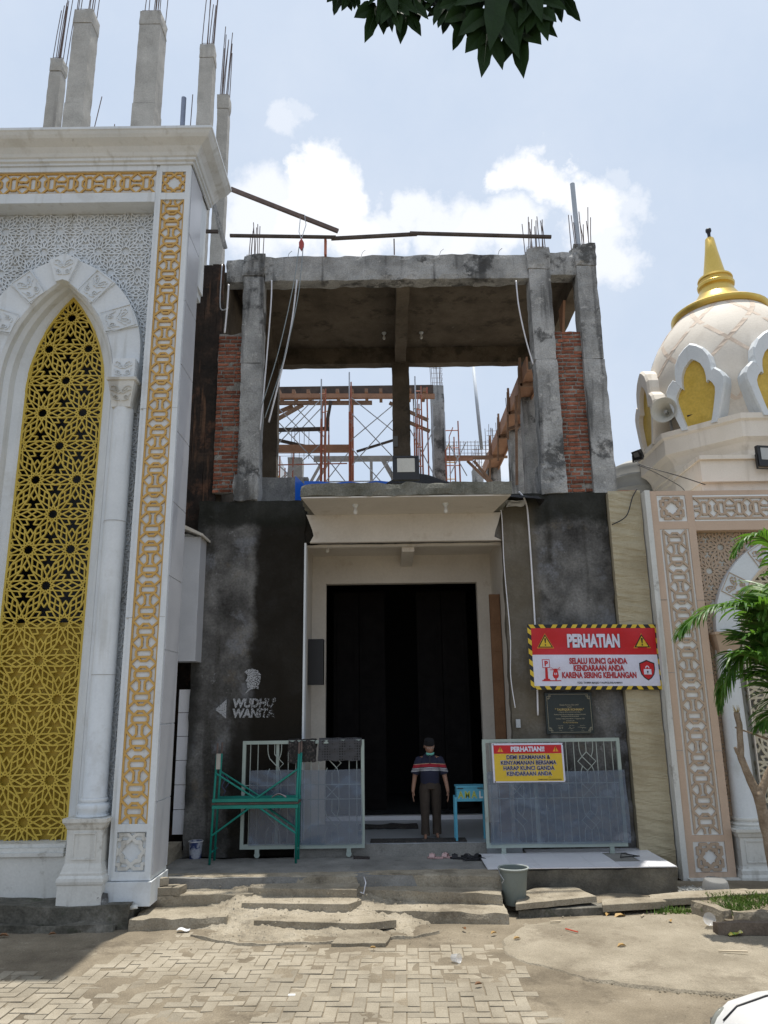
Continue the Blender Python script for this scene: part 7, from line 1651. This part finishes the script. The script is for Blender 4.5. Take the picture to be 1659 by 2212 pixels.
b = MB(); b.mesh([tuple(Vector(v.co) + O_) for v in bmh.vertices], [tuple(p.vertices) for p in bmh.polygons]); ev.to_mesh_clear(); D.objects.remove(ob)
# head: rings from chin to crown, bent forward to look down
tilt = Matrix.Rotation(rad(18), 3, 'X') @ Matrix.Rotation(rad(8), 3, 'Z'); hc = Vector((0, -.03, 1.40))
def hp_(p): return tuple(O_ + hc + tilt @ Vector(p))
HR = [(-.005, .030, .028, -.045), (.012, .045, .050, -.040), (.035, .058, .075, -.025), (.062, .066, .088, -.015), (.09, .071, .094, -.008), (.115, .074, .097, -.003), (.14, .074, .097, 0), (.165, .070, .093, .002), (.19, .058, .080, .004), (.208, .036, .052, .005), (.215, .01, .015, .005)]
rings = []
for z, rx, ry, oy in HR:
    rg = []
    for k in range(24):
        a = 2 * math.pi * k / 24; x = rx * math.sin(a); y = -ry * math.cos(a) + oy
        fr_ = max(0, math.cos(a)) ** 10
        if .055 < z < .11: y -= .020 * fr_ * (1 if z < .08 else .6)       # nose
        if .10 < z < .13: y += .008 * max(0, math.cos(a - .35)) ** 14 + .008 * max(0, math.cos(a + .35)) ** 14   # eye sockets
        if .03 < z < .05: y -= .006 * max(0, math.cos(a)) ** 6             # lips
        rg.append(hp_((x, y, z)))
    rings.append(rg)
b.loft(rings)
for s in (-1, 1): b.loft([[hp_((s * (.072 + .012 * q), .012 + .018 * math.cos(a) * w_, .098 + .030 * math.sin(a) * w_)) for a in [2 * math.pi * k / 8 for k in range(8)]] for q, w_ in ((0, .8), (.6, 1), (1, .75))])
b.build('body', skin_m, MAN, smooth=True)
def ell(cx, cy, z, rx, ry, n=24, sq=.0): return [tuple(O_ + Vector((cx + rx * math.copysign(abs(math.cos(a)) ** (1 - sq), math.cos(a)), cy + ry * math.copysign(abs(math.sin(a)) ** (1 - sq), math.sin(a)), z))) for a in [2 * math.pi * k / n for k in range(n)]]
shirt = D.materials.new('striped_polo'); shirt.use_nodes = True
t_ = shirt.node_tree; p_ = t_.nodes['Principled BSDF']; p_.inputs['Roughness'].default_value = .9
tcx = t_.nodes.new('ShaderNodeTexCoord'); sp_ = t_.nodes.new('ShaderNodeSeparateXYZ'); t_.links.new(tcx.outputs['Object'], sp_.inputs[0])
ab = t_.nodes.new('ShaderNodeMath'); ab.operation = 'ABSOLUTE'; t_.links.new(sp_.outputs[0], ab.inputs[0]); ma = t_.nodes.new('ShaderNodeMath'); ma.operation = 'MULTIPLY_ADD'; ma.inputs[1].default_value = .10; t_.links.new(ab.outputs[0], ma.inputs[0]); t_.links.new(sp_.outputs[2], ma.inputs[2])
mr_ = t_.nodes.new('ShaderNodeMapRange'); mr_.inputs['From Min'].default_value = .9; mr_.inputs['From Max'].default_value = 1.4; t_.links.new(ma.outputs[0], mr_.inputs['Value'])
rp = t_.nodes.new('ShaderNodeValToRGB'); rp.color_ramp.interpolation = 'CONSTANT'; el = rp.color_ramp.elements; nv = (.012, .014, .035, 1)
stops = [(0, nv), ((1.105 - .9) / .5, (.5, .5, .52, 1)), ((1.113 - .9) / .5, nv), ((1.124 - .9) / .5, (.5, .5, .52, 1)), ((1.132 - .9) / .5, nv), ((1.143 - .9) / .5, (.5, .5, .52, 1)), ((1.152 - .9) / .5, (.02, .012, .03, 1)), ((1.165 - .9) / .5, (.27, .012, .025, 1)), ((1.215 - .9) / .5, (.45, .30, .2, 1)), ((1.223 - .9) / .5, nv)]
while len(el) < len(stops): el.new(.5)
for e, (p, c) in zip(el, stops): e.position = p; e.color = c
t_.links.new(mr_.outputs[0], rp.inputs[0]); t_.links.new(rp.outputs[0], p_.inputs['Base Color'])
b = MB()
b.loft([ell(0, 0, .885, .142, .118), ell(0, 0, .93, .145, .124), ell(0, -.01, 1.0, .146, .126), ell(0, -.005, 1.1, .152, .122), ell(0, .005, 1.2, .160, .116), ell(0, .01, 1.27, .158, .104), ell(0, .01, 1.315, .125, .085), ell(0, .005, 1.345, .085, .070), ell(0, -.01, 1.375, .066, .064), ell(0, -.012, 1.392, .07, .068)], caps=False)
for s in (-1, 1):
    ax = Vector((s * .14, .01, 1.285)); bx = Vector((s * .232, .01, 1.035)); d = (bx - ax).normalized(); sx_ = d.cross(Vector((0, 1, 0))).normalized(); rg = []
    for t, r in ((-.12, .05), (0, .074), (.25, .076), (.6, .070), (.97, .072), (1.0, .066)):
        c = ax.lerp(bx, t); rg.append([tuple(O_ + c + sx_ * r * math.cos(a) + Vector((0, 1, 0)) * r * math.sin(a)) for a in [2 * math.pi * k / 14 for k in range(14)]])
    b.loft(rg, caps=False)
b.v = [tuple(Vector(p) + noise.noise_vector(Vector((p[0] * 14, p[1] * 9, p[2] * 7))) * .008) for p in b.v]
b.build('polo_shirt', shirt, MAN, smooth=True)
trs = M('brown_trousers', [(.3, (.035, .026, .02)), (.7, (.05, .038, .03))], scale=8, rough=.9, bump=.3, bscale=10, grain=.08)
b = MB()
b.loft([ell(0, 0, .80, .155, .122), ell(0, 0, .86, .150, .118), ell(0, 0, .93, .140, .112)])
for s in (-1, 1):
    fy = -.06 if s < 0 else .05
    b.loft([ell(s * .075, 0, .86, .084, .112, 18), ell(s * .082, fy * .2, .76, .086, .106, 18), ell(s * .088, fy * .5, .60, .078, .090, 18), ell(s * .09, fy * .8, .44, .070, .078, 18), ell(s * .09, fy * .9, .25, .064, .070, 18), ell(s * .09, fy + .01, .08, .066, .074, 18), ell(s * .09, fy + .0, .055, .062, .070, 18)])
b.v = [tuple(Vector(p) + noise.noise_vector(Vector((p[0] * 13, p[1] * 9, p[2] * 8))) * .009) for p in b.v]
b.build('trousers', trs, MAN, smooth=True, flat_auto=60)
b = MB(); b.loft([[hp_((rx * math.sin(a), -ry * math.cos(a) + .004, z)) for a in [2 * math.pi * k / 24 for k in range(24)]] for z, rx, ry in ((.138, .079, .102), (.145, .080, .103), (.205, .077, .098), (.225, .070, .090), (.228, .03, .04), (.228, .001, .001))]); b.build('cap', flat('black_felt', (.008, .008, .010), rough=.95), MAN, smooth=True, flat_auto=50)
b = MB(); b.grid(10, 4, lambda u, v: hp_(((.064 + .004 * math.sin(v * 3)) * math.sin((u - .5) * 2.5), -.090 * math.cos((u - .5) * 2.0) - .012 - .012 * math.sin(math.pi * v), .020 - .045 * v + .012 * abs(u - .5)))); b.build('face_mask', flat('mint_mask', (.14, .42, .36)), MAN, smooth=True)
b = MB()
for s in (-1, 1):
    b.tube([hp_((s * .030 + .022 * math.cos(a), -.104 + .004 * abs(math.cos(a)), .112 + .014 * math.sin(a))) for a in [2 * math.pi * k / 12 for k in range(13)]], .002, 4); b.tube([hp_((s * .053, -.098, .114)), hp_((s * .078, .0, .118))], .002, 4)
b.build('glasses', MT['steelpipe'], MAN)
b = MB()
for k in range(22):
    a = rad(100 + 160 * k / 21); b.tube([hp_((.076 * math.sin(a), -.099 * math.cos(a), .135)), hp_((.072 * math.sin(a), -.095 * math.cos(a), .085))], [.007, .003], 5)
b.build('hair', flat('grey_hair', (.10, .095, .09), rough=.9), MAN, smooth=True)
b = MB(); b.box(.735 - .012, .735 + .012, 13.885, 13.895, .62 + 1.22, .62 + 1.36); b.build('shirt_placket', flat('navy_placket', (.010, .012, .028)), MAN)

# ------------------------------------------------------------------ white car at the lower right corner
CR = empty('parked_car', (4.0, 4.95, 0), 'white car whose bonnet corner and headlight poke into the lower right corner', 'car')
carp = M('white_car_paint', [(.3, (.62, .615, .60)), (.7, (.65, .645, .63))], scale=2, rough=.28, bump=0, grain=.02, spec=.5); carp.node_tree.nodes['Principled BSDF'].inputs['Coat Weight'].default_value = .5
def sect(x, w_, zb, zs, zt, crown, wt):
    """cross-section of the body at x, nose at the small end"""
    y0 = 4.95; pts = []
    for s, zz, f in ((-1, zb, .86), (-1, zb + .12, .96), (-1, (zb + zs) / 2, 1.0), (-1, zs - .04, .985), (-1, zs, .93), (-1, zt - .01, wt), (-.5, zt + crown * .8, wt), (0, zt + crown, wt), (.5, zt + crown * .8, wt), (1, zt - .01, wt), (1, zs, .93), (1, zs - .04, .985), (1, (zb + zs) / 2, 1.0), (1, zb + .12, .96), (1, zb, .86)):
        pts.append((x, y0 + s * w_ * f, zz))
    return pts
S_ = [(1.90, .56, .32, .54, .56, .01, .9), (1.925, .68, .26, .62, .66, .02, .9), (1.97, .76, .22, .70, .765, .025, .9), (2.04, .81, .20, .77, .85, .03, .9), (2.15, .83, .20, .83, .925, .03, .9), (2.35, .84, .20, .87, .975, .035, .9), (2.7, .845, .20, .90, 1.005, .045, .9), (3.0, .845, .20, .91, 1.02, .05, .88), (3.05, .85, .20, .915, 1.025, .05, .88), (3.6, .85, .2, .95, 1.38, .04, .66), (3.9, .85, .2, .96, 1.46, .04, .64), (4.8, .85, .2, .97, 1.48, .04, .64), (5.5, .84, .22, .97, 1.38, .04, .62), (5.85, .80, .26, .94, 1.04, .03, .8), (5.95, .72, .35, .75, .80, .02, .8)]
b = MB(); b.loft([sect(*s) for s in S_]); b.build('body', carp, CR, smooth=True, flat_auto=28)
for sgn in (1, -1):
    b = MB(); b.lathe([(.0, -.05), (.06, -.045), (.10, -.02), (.105, .0), (.08, .015), (0, .02)], (0, 0, 0), 20, fn=lambda p: (2.07 + p[0] * .8 + p[2] * .3, 4.95 + sgn * (.715 + p[2] * .9 + p[0] * .25), .79 + p[1] * .9 + p[0] * .35)); b.build('headlight', flat('headlight_glass', (.22, .22, .19), rough=.1), CR, smooth=True)
b = MB(); b.tube([(2.04, 5.53, .862), (2.15, 5.56, .933), (2.35, 5.575, .985), (2.7, 5.58, 1.015), (2.98, 5.58, 1.03)], .006, 5); b.build('wing_seam', MT['black'], CR, smooth=True)
b = MB(); b.tube([(1.93, 4.4, .655), (1.915, 4.95, .66), (1.93, 5.5, .655), (2.04, 5.74, .80), (2.35, 5.775, .90), (2.9, 5.785, .94)], .006, 5); b.build('bonnet_seam', MT['black'], CR, smooth=True)
for s in (-1, 1):
    b = MB(); b.prism([(3.25, 1.0), (3.68, 1.34), (5.3, 1.36), (5.5, 1.0)], 0, .01, lambda a, c, h: (a, 4.95 + s * (.79 - .17 * (c - 1.0) / .38 + h + .012), c)); b.build('side_window', MT['slate'], CR)
    for x in (2.55, 5.15):
        wb = MB(); wb.lathe([(.0, -.09), (.18, -.09), (.20, -.10), (.29, -.10), (.31, -.07), (.31, .07), (.29, .10), (.2, .10), (0, .09)], (0, 0, 0), 28, fn=lambda p, X=x: (X + p[0], 4.95 + s * .77 + p[2], .31 + p[1])); wh = wb.build('wheel', MT['black'], CR, smooth=True, flat_auto=40)
        wb = MB(); wb.lathe([(0, s * .102), (.17, s * .102), (.19, s * .106)], (0, 0, 0), 20, fn=lambda p, X=x: (X + p[0], 4.95 + s * .77 + p[2], .31 + p[1])); wb.build('rim', MT['steelpipe'], wh)
b = MB(); b.face([(3.02, 4.27, 1.03), (3.02, 5.63, 1.03), (3.58, 5.49, 1.395), (3.58, 4.41, 1.395)]); b.build('windscreen', MT['slate'], CR)

CR.location.x += .08; CR.location.z -= .03

MAN.scale = (1.12, 1.08, 1.0)
